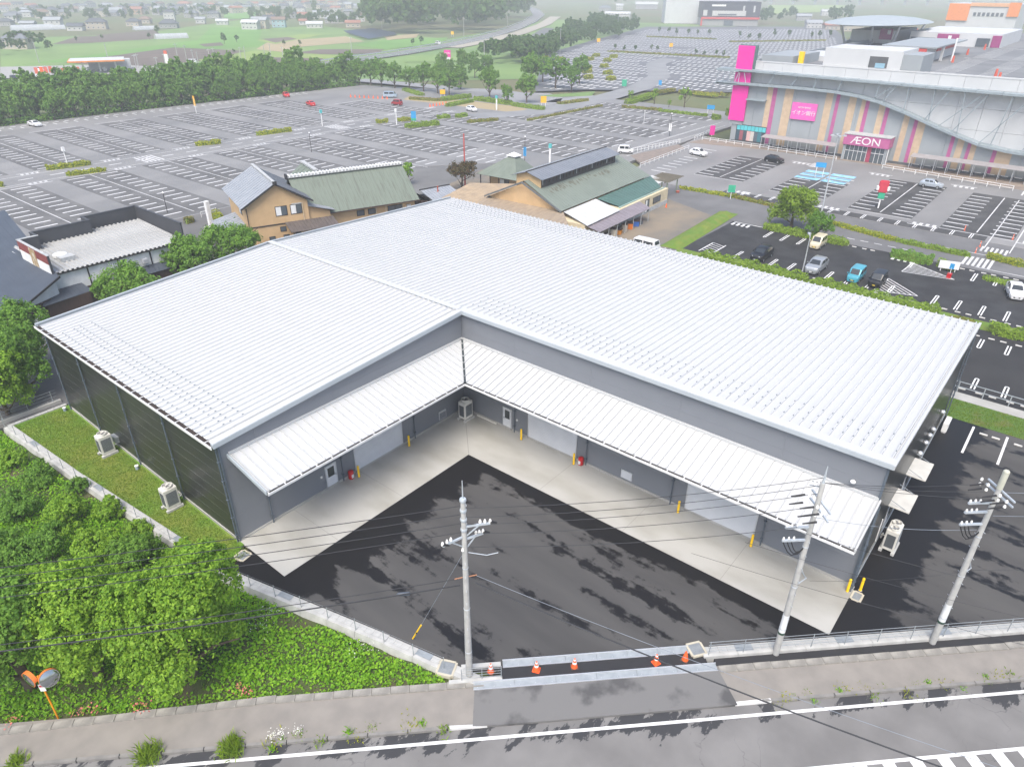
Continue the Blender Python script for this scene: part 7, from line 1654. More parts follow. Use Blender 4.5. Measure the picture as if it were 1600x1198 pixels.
# roof rail, deck bays, cones
b = MB()
for i in range(60): b.bar((4.2, -37 - i * 1.15, 16.3), (4.2, -37 - i * 1.15, 17.6), .05)
for z in (16.9, 17.55): b.bar((4.2, -37, z), (4.2, -105, z), .05)
b.build('deck_railing', M_white, mall)['kind'] = 'stuff'
b = MB()
for i in range(30):
    for j in range(8): x = 20 + i * 3.0; y = -40 - j * 9; b.box(x, y, 16.3, x + .2, y + 4.6, 16.32)
for x in (14.5, 62, 104): b.box(x, -100, 16.3, x + .3, -34, 16.32)
b.build('deck_markings', M_paint_old, mall)['kind'] = 'stuff'
M_rc = mat('deck_post_red', (.6, .12, .08), .6)
for i, p in enumerate(((174.72, 4.05), (176.53, -0.28), (203.60, 1.34), (226.79, 0.96), (242.57, 1.43), (233.37, 34.13), (283.95, 36.89), (300.55, 36.26), (141.39, -15.34), (148.75, -13.67))):
    MB().tube((p[0] - X0, p[1] - YN, 16.3), (p[0] - X0, p[1] - YN, 17.8), .35, .22, 6).build('marker_post', M_rc, mall)
MB().tube(((180.01, 0.68)[0] - X0, (180.01, 0.68)[1] - YN, 16.3), ((180.01, 0.68)[0] - X0, (180.01, 0.68)[1] - YN, 21.5), .2, .2, 8).build('lamp_post', M_white, mall)
p = (141.83, 24.68, 17.50); MB().box(p[0] - X0 - .4, p[1] - YN - .6, 16.3, p[0] - X0 + .1, p[1] - YN + .6, 19.4).build('yellow_marker', M_yel, mall)
# ramp at the back left
MB().extr([(28, -4, 12), (110, 9, 16), (110, 9, 17.2), (28, -4, 13.2)], (2, -8, 0)).build('ramp', M_mw, mall)
# great elliptical canopy on masts above the far roof
cx_, cy_, cz_ = 240 - X0, 35 - YN, 22.3; b = MB(); N_ = 40
prof_ = [(0, 1.6), (.35, 1.45), (.7, .9), (.92, .2), (1.0, -.2), (.9, -.5), (.5, -.8), (0, -.9)]
vs = [(cx_ + 30 * r_ * cos(2 * pi * i / N_), cy_ + 15 * r_ * sin(2 * pi * i / N_), cz_ + z_) for r_, z_ in prof_ for i in range(N_)]
b.add(vs, [(j * N_ + i, j * N_ + (i + 1) % N_, (j + 1) * N_ + (i + 1) % N_, (j + 1) * N_ + i) for j in range(len(prof_) - 1) for i in range(N_)]); b.build('oval_canopy', mat('canopy_pale_grey', (.34, .38, .40), .6, c2=(.30, .34, .36), ns=.5), mall, smooth=60)
for dx, dy in ((-22, -4), (-14, -10), (10, -12), (-24, 5)): MB().bar((cx_ + dx * .8, cy_ + dy * .8, 16.3), (cx_ + dx, cy_ + dy, cz_), .5).build('mast', M_alu, mall)
# buildings further back on the mall plot
t = thing('orange_store', 'white and orange store rising behind the mall roof', 'store', (560, 62, 0)); MB().box(0, -26, 0, 40, 14, 22).build('block', M_mw, t); MB().box(-1, 2, 12, 0, 14.4, 22).build('orange_portal', mat('orange_paint', (.75, .24, .05), .5), t); MB().box(-1, -26.4, 15, 0, -20, 23).build('orange_portal', mat('orange_paint', (.75, .24, .05), .5), t); MB().box(-.6, -20, 20.5, -.01, 2, 22.6).build('orange_band', mat('orange_pale', (.7, .38, .2), .5), t)
for i in range(7): MB().box(-.3, -18 + i * 2.6, 15, -.02, -16.4 + i * 2.6, 17).build('window', M_win, t)
t = thing('white_annex', 'long low white annex with a green frame behind the mall roof', 'building', (330, -10, 0)); MB().box(0, -60, 0, 50, 10, 19).build('block', M_mw, t); MB().box(-.5, -45, 15.5, -.01, -4, 17).build('window', M_win, t); MB().box(-1, -4, 14.5, 0, 0, 19.4).build('green_frame', mat('frame_green', (.22, .42, .12), .5), t)
# parking signs, banners, lamps in the lots
def board(label, px, w, h, z, col, posts=2, rz=0.0, name='lot_sign', txt=None, m2=None, cat='sign'):
    t = thing(name, label, cat, px, rz); x, y = 0, 0
    for s_ in ((-.35 * w, .35 * w) if posts == 2 else (0,)): MB().tube((0, s_, 0), (0, s_, z + h * .5), .06, .06, 8).build('post', M_white, t)
    o = MB().box(-.12, -w / 2, z, .06, w / 2, z + h).build('board', col, t)
    if m2: MB().box(-.14, -w / 2, z, -.121, w / 2, z + h * .25).build('lower_strip', m2, o)
    if txt: text(txt[0], txt[1], (-.135, 0, z + h * .55), o, M_white, ext=.005)
    return t
M_sb = mat('sign_blue', (.03, .30, .62), .5); M_sg = mat('sign_green', (.04, .38, .22), .5); M_sy = mat('sign_yellow', (.85, .45, .01), .5)
RV = -.35
board('bright blue tall lot sign above the green hedge island', (95.76, 106.86), 1.3, 2.3, 1.2, M_sb, 1, .75 - pi / 2 + pi / 2, m2=M_sg)
board('yellow board on two white posts left of the ring road', (134.08, 133.73), 1.7, 1.3, 1.7, M_sy, 2, .75); board('yellow board on two white posts by the ring road tree', (141.75, 98.98), 1.7, 1.8, 1.5, M_sy, 2, .75)
board('blue board on posts at the wheelchair bays by the tower', (160.98, 54.06), 2.1, 1.1, 1.9, M_sb, 2, .4); board('blue board on posts over the blue painted bays', (107.93, 5.42), 1.9, .9, 1.9, M_sb, 2, .3)
board('small blue sign near the far lot road', (209.39, 97.07), 1.1, 1.6, .6, M_sb, 1, .6); board('green and red board at the far lot entrance', (199.08, 105.94), 1.7, 2.3, .4, M_sg, 1, .7)
for i, (p, c_, l_) in enumerate((((133.57, 40.33), M_mag, 'magenta banner stand on the brick walk'), ((81.48, 11.82), M_sg, 'green pole sign with red cross by the kerb planting'))): board(l_, p, 1.2, 2.2 if i == 0 else 1.2, .3 if i == 0 else 1.2, c_, 1, .5, 'banner_stand', cat='banner')
t = thing('character_free_sign', 'rounded red pole sign with white sides in the mall lot', 'sign', (92.48, -9.80), .3); t.name = 'pole_sign'
MB().box(-.1, -.1, 0, .1, .1, 1.6).build('post', M_white, t); MB().box(-.35, -.75, 2.6, .35, .75, 4.6).build('red_head', mat('sign_red', (.55, .05, .08), .45), t, bevel=.15); MB().box(-.3, -.5, 1.6, .3, .5, 2.6).build('green_foot', M_sg, t, bevel=.05)
for s_ in (-1, 1): MB().lathe([(.05, 0), (.28, .1), (.3, .7), (.1, .8)], 10, (0, s_ * .78, 2.9)).build('white_pod', M_white, t, smooth=50)
def lamp(label, p, h, arms=4, r=.12):
    t = thing('lamp_post', label, 'lamp post', p); MB().lathe([(r * 1.6, 0), (r, .3), (r * .6, h)], 10).build('shaft', M_alu, t, smooth=50)
    for i in range(arms):
        a = 2 * pi * i / max(arms, 1) + .5; e = (.9 * cos(a), .9 * sin(a), h - .3); q = MB().bar((0, 0, h - .6), e, .07).build('arm', M_alu, t); MB().cbox(e[0], e[1], h - .45, .5, .35, .2, a).build('lamp_head', M_alu, q)
    return t
lamp('tall multi-headed lamp post before the mall entrance', (81.11, -3.99), 13.0); lamp('grey lamp post among the parked cars by the hedge', (53.90, -10.81), 5.2, 1, .09)
for i, (p, h_, l_) in enumerate((((57.54, 99.43), 4.0, 'thin dark lamp post behind the green hall ridge'), ((13.42, 78.30), 3.2, 'short dark lamp post behind the restaurant parapet'), ((80.89, 57.62), 5.0, 'thin lamp post with blue banner behind the pavilion'), ((126.65, 48.29), 5.2, 'thin lamp post with white notice in the right lot'), ((138.44, 62.40), 3.0, 'thin post with pink cap by the lot road'))):
    t = thing('lot_post', l_, 'post', p); MB().tube((0, 0, 0), (0, 0, h_), .06, .05, 8).build('shaft', M_dk if i < 4 else M_white, t); MB().lathe([(.05, 0), (.16, .05), (.12, .25), (.03, .3)], 10, (0, 0, h_)).build('lamp_head', M_white, t, smooth=50)
    if i in (2, 3): MB().box(-.04, -.35, 1.2, .04, .35, 3.0).build('banner', M_sb if i == 2 else M_white, t)
for i, (p, c_, l_) in enumerate((((16.58, 124.24), M_white, 'slim white pole in the left hedge island'), ((93.42, 111.00), M_white, 'slim white pole between the two short hedges'), ((79.39, 124.18), mat('cap_teal', (.1, .5, .5), .5), 'slim pole with teal cap at the lot crossing'), ((82.89, 52.53), mat('cap_teal', (.1, .5, .5), .5), 'pale teal column sign behind the clerestory'), ((129.65, 107.19), mat('cap_teal', (.1, .5, .5), .5), 'pale column at the right of the white car bay'))):
    t = thing('marker_pole', l_, 'pole', p); MB().tube((0, 0, 0), (0, 0, 3.6), .1 if i < 3 else .22, .1 if i < 3 else .22, 8).build('shaft', M_white, t); MB().box(-.25, -.25, 3.2, .25, .25, 4.0).build('cap', c_, t)
p = (68.62, 167.84); t = thing('banner_pole', 'slim pole with a yellow-orange banner by the tree belt', 'banner', p); MB().tube((0, 0, 0), (0, 0, 4.2), .08, .06, 8).build('shaft', M_white, t); MB().box(-.04, -.45, 2.0, .04, .45, 4.6).build('banner', M_sy, t)
board('white notice board by the tenant lot entrance', (66.33, -25.53), 2.4, 1.0, .4, M_white, 2, .3)
t = thing('notice_post', 'thin blue notice post on a red base at the tenant lot entrance', 'sign', (63.84, -26.17)); MB().cbox(0, 0, 0, .5, .5, .6).build('base', M_red, t); MB().tube((0, 0, .6), (0, 0, 1.4), .04, .04, 6).build('shaft', M_white, t); MB().box(-.03, -.25, 1.2, .03, .25, 1.9).build('plate', M_sb, t)
LC = [(50.98, -21.47), (43.16, -21.98), (81.55, -24.22), (69.37, -29.49), (68.31, -9.96)]
for i, p in enumerate(((52.06, -23.36), )): pass
CP = [(80.80, -26.92), (77.19, -26.96), (87.96, -23.64), (87.69, -30.06)]
for i, p in enumerate(CP):
    t = thing('delineator', 'orange delineator post %s' % ('at the crossing mouth', 'just below the crossing mouth', 'on the crossing lane', 'right of the crossing lane')[i], 'delineator', p); MB().lathe([(.14, 0), (.06, .06), (.05, .75), (.02, .8)], 10).build('post', M_or, t, smooth=50); MB().lathe([(.056, .45), (.054, .55)], 10).build('white_band', M_white, t)
for i in range(9):
    p = (118.27, 160.30); q = (123.23, 148.14); f_ = i / 8; t = thing('lot_cone', 'orange cone in the row closing the last bays of the big lot', 'traffic cone', (p[0] + (q[0] - p[0]) * f_, p[1] + (q[1] - p[1]) * f_, 0), 0, 'cones closing the last bays'); MB().lathe([(.3, 0), (.22, .15), (.06, .9)], 10).build('cone_body', M_or, t, smooth=50)
for i in range(6):
    p = (120.99, 126.34); q = (127.89, 126.30); f_ = i / 5; t = thing('lot_cone', 'orange cone in the row left of the white car bay', 'traffic cone', (p[0] + (q[0] - p[0]) * f_, p[1] + (q[1] - p[1]) * f_, 0), 0, 'cones left of the white car'); MB().lathe([(.3, 0), (.22, .15), (.06, .9)], 10).build('cone_body', M_or, t, smooth=50)
# magenta totem sign beyond the avenue
p = (194.10, 189.39); t = thing('totem_sign', 'tall white totem sign with magenta head beyond the avenue trees', 'sign', p, .7); MB().box(-.4, -1.25, 0, .4, 1.25, 5.6).build('white_body', M_white, t); q = MB().box(-.45, -1.35, 5.6, .45, 1.35, 8.2).build('magenta_head', M_mag, t); MB().box(-.42, -1.36, 3, .42, -1.25, 5.6).build('magenta_edge', M_mag, t); text('ÆON', 1.0, (-.48, 0, 7.0), q, M_white)
# fence behind the warehouse and the big lot gate
railing('grey wire fence along the rear parking lot', (31.7, -60), (31.7, -27), 1.1, 2.0, 'wire_fence', M_galv)

# ================================================================ far land: fields, road, lots, houses
M_fg = mat('field_green', (.135, .27, .055), .95, c2=(.105, .22, .045), ns=.02, detail=6); M_fg2 = mat('field_yellowgreen', (.22, .29, .07), .95, c2=(.17, .25, .06), ns=.03); M_fb = mat('field_brown', (.135, .105, .085), .95, c2=(.105, .085, .07), ns=.03, stretch=(1, 6, 1)); M_ft = mat('field_tan', (.34, .27, .16), .95, c2=(.28, .24, .14), ns=.02)
M_meadow = mat('meadow', (.17, .26, .075), .95, c2=(.12, .20, .06), ns=.02, detail=6)
zf = [-.55]
def field(name, pts, m):
    zf[0] += .012
    return struct(name, pts, zf[0], m)
field('meadow', [(50.66, 264.64), (160.01, 183.83), (215.20, 138.35), (308.46, 111.86), (637.07, 258.24), (616.52, 451.01), (339.32, 329.58), (376.68, 516.87), (140.48, 536.47)], M_meadow)
field('field', [(128.67, 500.74), (173.95, 484.83), (395.34, 663.11), (324.90, 514.67), (86.21, 372.21)], M_meadow)
field('field', [(87.63, 353.32), (217.65, 439.19), (252.01, 420.42), (231.80, 362.70), (162.23, 372.00), (105.64, 351.04), (96.68, 356.36)], M_fg)
field('field', [(196.15, 400.39), (302.86, 562.82), (331.75, 533.95), (253.44, 418.93), (208.95, 401.33)], M_fg)
field('field', [(145.11, 468.64), (183.70, 527.39), (228.39, 510.56), (206.75, 467.51), (164.64, 462.94)], M_fb); field('field', [(198.14, 531.69), (253.96, 561.42), (234.87, 514.13), (192.50, 509.03)], M_fb)
field('field', [(105.64, 351.04), (181.60, 395.18), (197.71, 346.03), (157.64, 313.09), (113.47, 304.66)], M_fb); field('field', [(203.78, 406.78), (221.20, 411.26), (208.82, 387.00), (196.25, 386.38)], M_fb)
field('field', [(153.53, 317.55), (201.24, 342.26), (214.52, 282.08), (193.05, 265.08), (144.73, 290.89)], M_fg2); field('field', [(206.03, 349.63), (244.52, 394.74), (308.54, 398.48), (285.89, 351.39), (233.76, 346.61), (205.89, 325.23)], M_ft)
field('field', [(245.39, 410.23), (299.60, 437.47), (310.63, 426.16), (234.99, 373.87)], M_fg2); field('field', [(254.30, 418.04), (277.37, 421.21), (270.66, 401.02), (241.00, 382.69)], M_fb); field('field', [(204.68, 314.87), (230.18, 323.89), (254.58, 297.87), (235.65, 281.60), (214.74, 292.77)], M_fb); field('field', [(179.72, 309.13), (198.09, 279.06), (185.08, 264.48), (163.25, 283.77)], M_fb)
field('field', [(260.20, 332.67), (301.89, 351.24), (348.39, 338.34), (304.09, 301.02), (254.58, 297.87)], M_fg); field('field', [(326.93, 379.49), (363.58, 382.32), (333.25, 354.04), (303.32, 349.75)], M_ft)
field('field', [(926.54, 345.17), (1085.56, 318.69), (1458.09, 405.26), (1333.16, 508.87)], M_fg2); field('field', [(468.47, 819.53), (518.12, 830.08), (419.89, 678.86), (382.16, 675.75)], M_fg)
field('road_verge', [(211.51, 235.69), (359.77, 290.80), (517.48, 377.02), (621.34, 446.38), (399.37, 267.10), (240.60, 208.64)], M_meadow)
# main road curving away with guard rails
def ribbon(name, pts, w, z, m, kind='structure'):
    P = [Vector((p[0], p[1])) for p in pts]; b = MB(); L_ = []
    for i, p in enumerate(P):
        d = (P[min(i + 1, len(P) - 1)] - P[max(i - 1, 0)]).normalized(); n = Vector((-d.y, d.x)); L_.append((p + n * w / 2, p - n * w / 2))
    for (a, c), (d, e) in zip(L_[:-1], L_[1:]): b.quad((c.x, c.y, z), (e.x, e.y, z), (d.x, d.y, z), (a.x, a.y, z))
    o = b.build(name, m); o['kind'] = kind; return o, L_
mr_pts = [(175.97, 252.47), (205.50, 261.14), (237.36, 268.42), (289.89, 287.09), (354.19, 314.11), (449.10, 364.38), (558.79, 432.42), (684.55, 518.32), (815.61, 625.73), (937.28, 746.94), (1009.64, 826.04)]
mr, edges = ribbon('main_road', mr_pts, 13, -.1, M_far_road)
ribbon('slip_road', [(286.99, 276.49), (339.37, 295.37), (414.74, 329.92), (530.71, 394.12), (670.67, 484.39)], 12, -.12, mat('road_pale', (.36, .33, .27), .9)); ribbon('side_road', [(336.14, 267.24), (389.78, 295.44), (484.86, 353.97)], 9, -.08, mat('road_dark_far', (.13, .13, .135), .9))
for sd in (0, 1):
    b = MB()
    for (e0, e1) in zip(edges[:-1], edges[1:]):
        a, c = e0[sd], e1[sd]; b.bar((a.x, a.y, .7), (c.x, c.y, .7), .12, .5)
        for k_ in range(4): p = a.lerp(c, k_ / 4); b.bar((p.x, p.y, -.2), (p.x, p.y, .9), .15)
    g = thing('guard_rail', 'pale guard rail along the %s side of the curving main road' % ('far', 'near')[sd], 'guard rail', (edges[0][sd].x, edges[0][sd].y, 0)); o = b.build('rail', M_alu, g, loc=(-edges[0][sd].x, -edges[0][sd].y, 0)); o['kind'] = 'stuff'
# ring road, far parking lot
struct('far_parking_lot', [(169.34, 123.89), (185.43, 113.39), (219.32, 62.76), (483.27, 112.11), (678.77, 187.26), (560.25, 305.67), (398.16, 250.72), (287.19, 209.19)], -.03, mat('asphalt_far', (.135, .14, .15), .85, c2=(.11, .115, .122), ns=.03))
ribbon('ring_road', [(174.12, 101.81), (159.79, 104.65), (148.01, 103.50), (146.53, 111.25), (153.72, 120.29), (163.32, 123.35), (166.42, 117.48), (161.65, 109.11), (152.83, 104.11)], 5, .012, mat('asphalt_ring', (.26, .265, .27), .85)); ribbon('lot_road', [(116.67, 104.63), (132.71, 96.56), (163.63, 96.06), (202.96, 101.59), (237.85, 113.22), (282.75, 139.98), (309.77, 147.96)], 9, .016, mat('asphalt_lane', (.24, .245, .25), .85, c2=(.2, .205, .21), ns=.1))
ribbon('avenue_road', [(150.20, 194.76), (153.88, 170.20), (156.03, 146.39), (160.99, 135.77), (160.14, 122.20)], 8, .014, mat('asphalt_ring', (.26, .265, .27), .85)); struct('ring_lawn', [(161.30, 116.27), (183.46, 108.02), (173.41, 102.62), (163.13, 109.67)], .03, M_meadow); struct('avenue_lawn', [(133.06, 148.12), (137.86, 125.21), (138.41, 108.49), (135.18, 93.75), (130.02, 94.44), (127.34, 124.95), (125.66, 143.24)], .005, M_ft)
FL = bpy.data.objects['far_parking_lot']; b = MB()
poly = [(174.23, 123.41), (189.85, 113.64), (221.79, 64.94), (489.11, 121.91), (633.73, 177.93), (528.42, 284.27), (380.22, 236.36), (281.05, 199.58)]
def inside(x, y, P):
    c = False; j = len(P) - 1
    for i in range(len(P)):
        if (P[i][1] > y) != (P[j][1] > y) and x < (P[j][0] - P[i][0]) * (y - P[i][1]) / (P[j][1] - P[i][1]) + P[i][0]: c = not c
        j = i
    return c
xs = [p[0] for p in poly]; ys = [p[1] for p in poly]; x = min(xs); k = 0
road_l = [Vector(q) for q in ((202.96, 101.59), (237.85, 113.22), (282.75, 139.98), (309.77, 147.96), (374.39, 176.79))]
far_bars = []
while x < max(xs):
    y = min(ys)
    while y < max(ys):
        if inside(x, y, poly) and all((Vector((x, y)) - q).length > 9 for q in road_l): far_bars.append((x, y))
        y += 2.7
    x += 6.6 if k % 2 == 0 else 9.2; k += 1
for x, y in far_bars: b.sheet([(x - 2.0, y - .38), (x + 2.0, y - .38), (x + 2.0, y + .38), (x - 2.0, y + .38)], -.015)
b.build('bay_lines', M_paint, FL)['kind'] = 'stuff'
for a, c in (((323.78, 192.88), (334.03, 126.68)), ((444.51, 238.70), (455.39, 190.96)), ((439.14, 174.43), (495.20, 132.12)), ((201.42, 85.35), (204.32, 67.75))):
    hedge('low planting strip crossing the far parking lot', a, c, 3.0, .7, M_lf_olive, 3, 1.0, 200 + int(a[0]), 'planting strips of the far lot')
# ---- houses
RC = {'g': mat('hroof_grey', (.16, .175, .195), .7), 'd': mat('hroof_dark', (.09, .098, .115), .7), 'r': mat('hroof_red', (.30, .14, .10), .7), 'b': mat('hroof_brown', (.2, .14, .11), .7), 'l': mat('hroof_light', (.30, .32, .335), .6), 'w': mat('hroof_white', (.48, .49, .485), .6)}
WC = {'w': mat('hwall_white', (.48, .48, .46), .8), 'c': mat('hwall_cream', (.42, .38, .31), .8), 'b': mat('hwall_blue', (.30, .44, .48), .8), 'o': mat('hwall_orange', (.42, .29, .18), .8), 'y': mat('hwall_grey', (.30, .30, .295), .8)}
def house(label, p, w, d, h, rot, wc, rc, hip=False, group=None, cat='house'):
    w *= .78; d *= .85; h *= .9
    t = thing('house', label, cat, (p[0], p[1], -.5), rot, group)
    MB().box(-w / 2, -d / 2, 0, w / 2, d / 2, h).build('wall', WC[wc], t); o = .6; rr_ = min(w, d) * .28
    e = d / 2 if not hip else 0
    A_ = [(-w / 2 - o, -d / 2 - o, h - .1), (w / 2 + o, -d / 2 - o, h - .1), (w / 2 + o, d / 2 + o, h - .1), (-w / 2 - o, d / 2 + o, h - .1)]
    k_ = d * .35 if hip else 0
    if hip: rl_ = [(-w / 2 + k_, 0, h + rr_), (w / 2 - k_, 0, h + rr_)]
    else: rl_ = [(-w / 2 - o, 0, h + rr_), (w / 2 + o, 0, h + rr_)]
    rf = MB().add(A_ + rl_, [(0, 1, 5, 4), (2, 3, 4, 5), (1, 2, 5), (3, 0, 4), (3, 2, 1, 0)]).build('roof', RC[rc], t)
    MB().box(rl_[0][0], -.2, h + rr_ - .05, rl_[1][0], .2, h + rr_ + .2).build('ridge_cap', RC['d'], rf)
    if not hip:
        for sx in (-1, 1): MB().add([(sx * w / 2, -d / 2, h), (sx * w / 2, d / 2, h), (sx * w / 2, 0, h + rr_ - .3)], [(0, 1, 2)]).build('gable_wall', WC[wc], t)
    n = max(2, int(w / 3))
    for st_ in range(1 if h < 4.5 else 2):
        for i in range(n):
            x = -w / 2 + (i + .5) * w / n; z = .9 + st_ * 2.8
            f_ = MB().box(x - .7, -d / 2 - .06, z, x + .7, -d / 2 - .005, z + 1.2).build('window', M_white, t); MB().box(x - .6, -d / 2 - .075, z + .1, x + .6, -d / 2 - .061, z + 1.1).build('pane', M_win, f_)
            if i < 2: f_ = MB().box(-w / 2 - .06, -d / 4 + i * d / 2 - .6, z, -w / 2 - .005, -d / 4 + i * d / 2 + .6, z + 1.2).build('window', M_white, t); MB().box(-w / 2 - .075, -d / 4 + i * d / 2 - .5, z + .1, -w / 2 - .061, -d / 4 + i * d / 2 + .5, z + 1.1).build('pane', M_win, f_)
    return t
HS = [((120.43, 447.19), 17, 9, 6, .7, 'c', 'g', 1, 'cream two-storey house with grey roof at the left edge above the tree belt'), ((213.28, 639.39), 15, 9, 6.5, .8, 'w', 'l', 0, 'white two-storey block with pale roof in the left town'), ((210.77, 593.34), 14, 8, 3.6, .7, 'w', 'd', 0, 'low white house with dark roof right of the white block'), ((228.68, 598.99), 18, 10, 6, .75, 'c', 'd', 1, 'wide cream house with dark roof by the brown field'),
      ((197.48, 694.86), 14, 9, 4, .6, 'y', 'd', 1, 'grey house with dark roof at the far left'), ((224.01, 758.44), 12, 8, 6, .9, 'w', 'g', 0, 'white house behind the grey one at the far left'), ((202.74, 662.84), 14, 7, 3.5, .7, 'y', 'l', 0, 'long pale shed in the left town'), ((271.83, 860.17), 14, 8, 5, .7, 'w', 'l', 1, 'pale house in the middle of the left town'), ((303.69, 896.51), 22, 9, 5, .8, 'w', 'g', 0, 'long white house near the left tree line'), ((337.41, 939.14), 14, 9, 5, .6, 'w', 'd', 1, 'white house by the left tree line, right one'),
      ((349.94, 830.51), 16, 11, 6, .8, 'w', 'l', 0, 'bright white house above the brown fields'), ((268.98, 623.85), 13, 9, 4, .7, 'c', 'd', 1, 'cream cottage left of the temple-like house'), ((295.11, 657.08), 12, 9, 4, .7, 'c', 'b', 1, 'cream house with brown roof'), ((275.14, 577.41), 17, 11, 4, .75, 'y', 'd', 1, 'large traditional house with wide dark roof'), ((332.96, 686.61), 12, 8, 8.5, .75, 'w', 'd', 1, 'upper storey house with dark roof behind the traditional one'),
      ((380.43, 849.30), 14, 10, 6, .9, 'o', 'r', 0, 'reddish roofed house in the upper town'), ((415.61, 867.78), 12, 9, 6, .7, 'w', 'l', 0, 'white house near the red-roofed one'), ((526.97, 1017.71), 20, 12, 6, .8, 'w', 'r', 1, 'wide red-roofed house at the top left'), ((381.85, 735.45), 16, 10, 5, .6, 'y', 'g', 1, 'grey-roofed house left of the green patch'), ((328.66, 624.18), 10, 8, 4, .7, 'w', 'l', 0, 'small white house by the dark bushes'), ((455.15, 831.69), 16, 9, 5, .8, 'c', 'b', 0, 'cream house in the upper town'), ((390.25, 707.05), 15, 10, 5, .7, 'y', 'd', 1, 'dark-roofed house beside the green patch'), ((508.34, 868.34), 20, 10, 5, .7, 'w', 'l', 0, 'long white house at the top'), ((532.23, 877.66), 14, 9, 5, .8, 'c', 'g', 1, 'cream house at the top beside the long white one'), ((330.51, 591.75), 12, 7, 3.5, .7, 'w', 'w', 0, 'small white shed left of the green field'), ((310.48, 516.60), 16, 9, 5.5, .6, 'w', 'w', 0, 'white building at the road end of the green field'),
      ((320.66, 518.92), 15, 10, 7, .55, 'c', 'l', 0, 'tall cream house at the left of the right town'), ((341.58, 524.13), 13, 9, 6.5, .7, 'b', 'b', 0, 'pale blue two-storey house'), ((359.00, 563.63), 12, 9, 6, .7, 'y', 'd', 0, 'grey house between the cream and blue houses'), ((467.27, 721.04), 14, 9, 6, .6, 'o', 'd', 1, 'orange-walled house above the blue one'), ((445.26, 654.74), 13, 9, 5, .7, 'w', 'g', 1, 'white house with grey roof in the right town'), ((437.56, 622.63), 14, 9, 5, .8, 'o', 'r', 0, 'brown-red house in the right town'), ((380.39, 542.51), 12, 7, 3.5, .7, 'w', 'r', 0, 'low house with faded red roof'), ((356.02, 496.38), 16, 8, 3.6, .7, 'w', 'w', 0, 'low white shed below the town'), ((468.56, 632.59), 24, 12, 5, .75, 'w', 'l', 0, 'large pale hall in the right town'), ((411.01, 543.43), 16, 10, 4.5, .7, 'y', 'l', 1, 'pale grey-roofed house by the bushes'), ((415.89, 538.64), 14, 9, 4.5, .6, 'c', 'g', 1, 'cream house by the bushes'), ((589.83, 765.46), 14, 9, 5, .7, 'w', 'r', 0, 'salmon-roofed house near the wood'), ((383.91, 481.84), 15, 8, 4, .7, 'c', 'r', 0, 'low house with tan roof beside the wood'), ((451.34, 554.37), 12, 9, 6, .7, 'w', 'b', 1, 'white house with brown roof beside the wood'), ((527.88, 664.50), 14, 9, 5, .7, 'y', 'g', 1, 'grey house at the edge of the wood'), ((558.02, 794.12), 14, 9, 5, .7, 'w', 'd', 1, 'white house far up in the right town'), ((598.08, 885.06), 14, 10, 5, .7, 'y', 'd', 0, 'dark house far up in the right town'), ((632.98, 854.49), 14, 9, 5, .8, 'w', 'g', 0, 'pale house far up in the right town'), ((577.37, 903.20), 14, 9, 5, .8, 'y', 'l', 0, 'pale grey house at the top centre left'),
      ((867.21, 547.06), 20, 12, 4.5, .5, 'y', 'g', 1, 'grey-roofed house right of the bushy trees'), ((926.98, 561.16), 12, 10, 6, .5, 'w', 'w', 0, 'white gabled house right of the bushy trees'), ((693.84, 418.38), 34, 9, 5, .35, 'w', 'w', 0, 'long low white building above the far lot'), ((981.38, 549.33), 40, 14, 7, .35, 'y', 'w', 0, 'long hall with white roof above the far lot'), ((969.83, 488.61), 16, 10, 5, .5, 'w', 'l', 0, 'pale house left of the dark store'), ((647.79, 311.22), 22, 10, 5, .4, 'w', 'b', 0, 'low shop with brown roof left of the dark store'), ((517.56, 308.03), 14, 9, 4, .5, 'y', 'd', 0, 'dark shed between the bushes by the far lot'),
      ((645.50, 192.59), 16, 10, 5, .5, 'w', 'l', 0, 'pale house beyond the lot behind the mall'), ((637.65, 173.97), 18, 10, 4, .5, 'c', 'r', 0, 'low cream house with reddish roof behind the mall'), ((630.18, 156.29), 20, 10, 5, .5, 'c', 'b', 0, 'cream house close behind the mall roof'), ((784.18, 250.44), 18, 9, 5, .5, 'y', 'l', 0, 'grey shed in the fields behind the mall'), ((940.63, 279.41), 14, 9, 5, .5, 'w', 'w', 0, 'small white house in the fields behind the mall')]
for i, (p, w_, d_2, h_, rt, wc, rc, hp, l_) in enumerate(HS): house(l_, p, w_, d_2, h_, rt - pi / 2 + .05 * (i % 5), wc, rc, hp)
rh = random.Random(44)
A1, B1_, C1, D1_ = Vector((233.57, 818.25)), Vector((639.59, 782.21)), Vector((836.03, 1018.00)), Vector((349.89, 1170.29))
for i in range(80):
    u, v = (i + rh.random()) / 80, rh.random(); p = A1.lerp(B1_, u).lerp(D1_.lerp(C1, u), v); house('small hazy town house near the top of the view', (p.x, p.y), rh.uniform(10, 18), rh.uniform(8, 11), rh.choice((4, 6, 6.5)), rh.uniform(-1, 1), rh.choice('wwccy'), rh.choice('ggddblr'), rh.random() < .5, 'hazy town houses near the top')
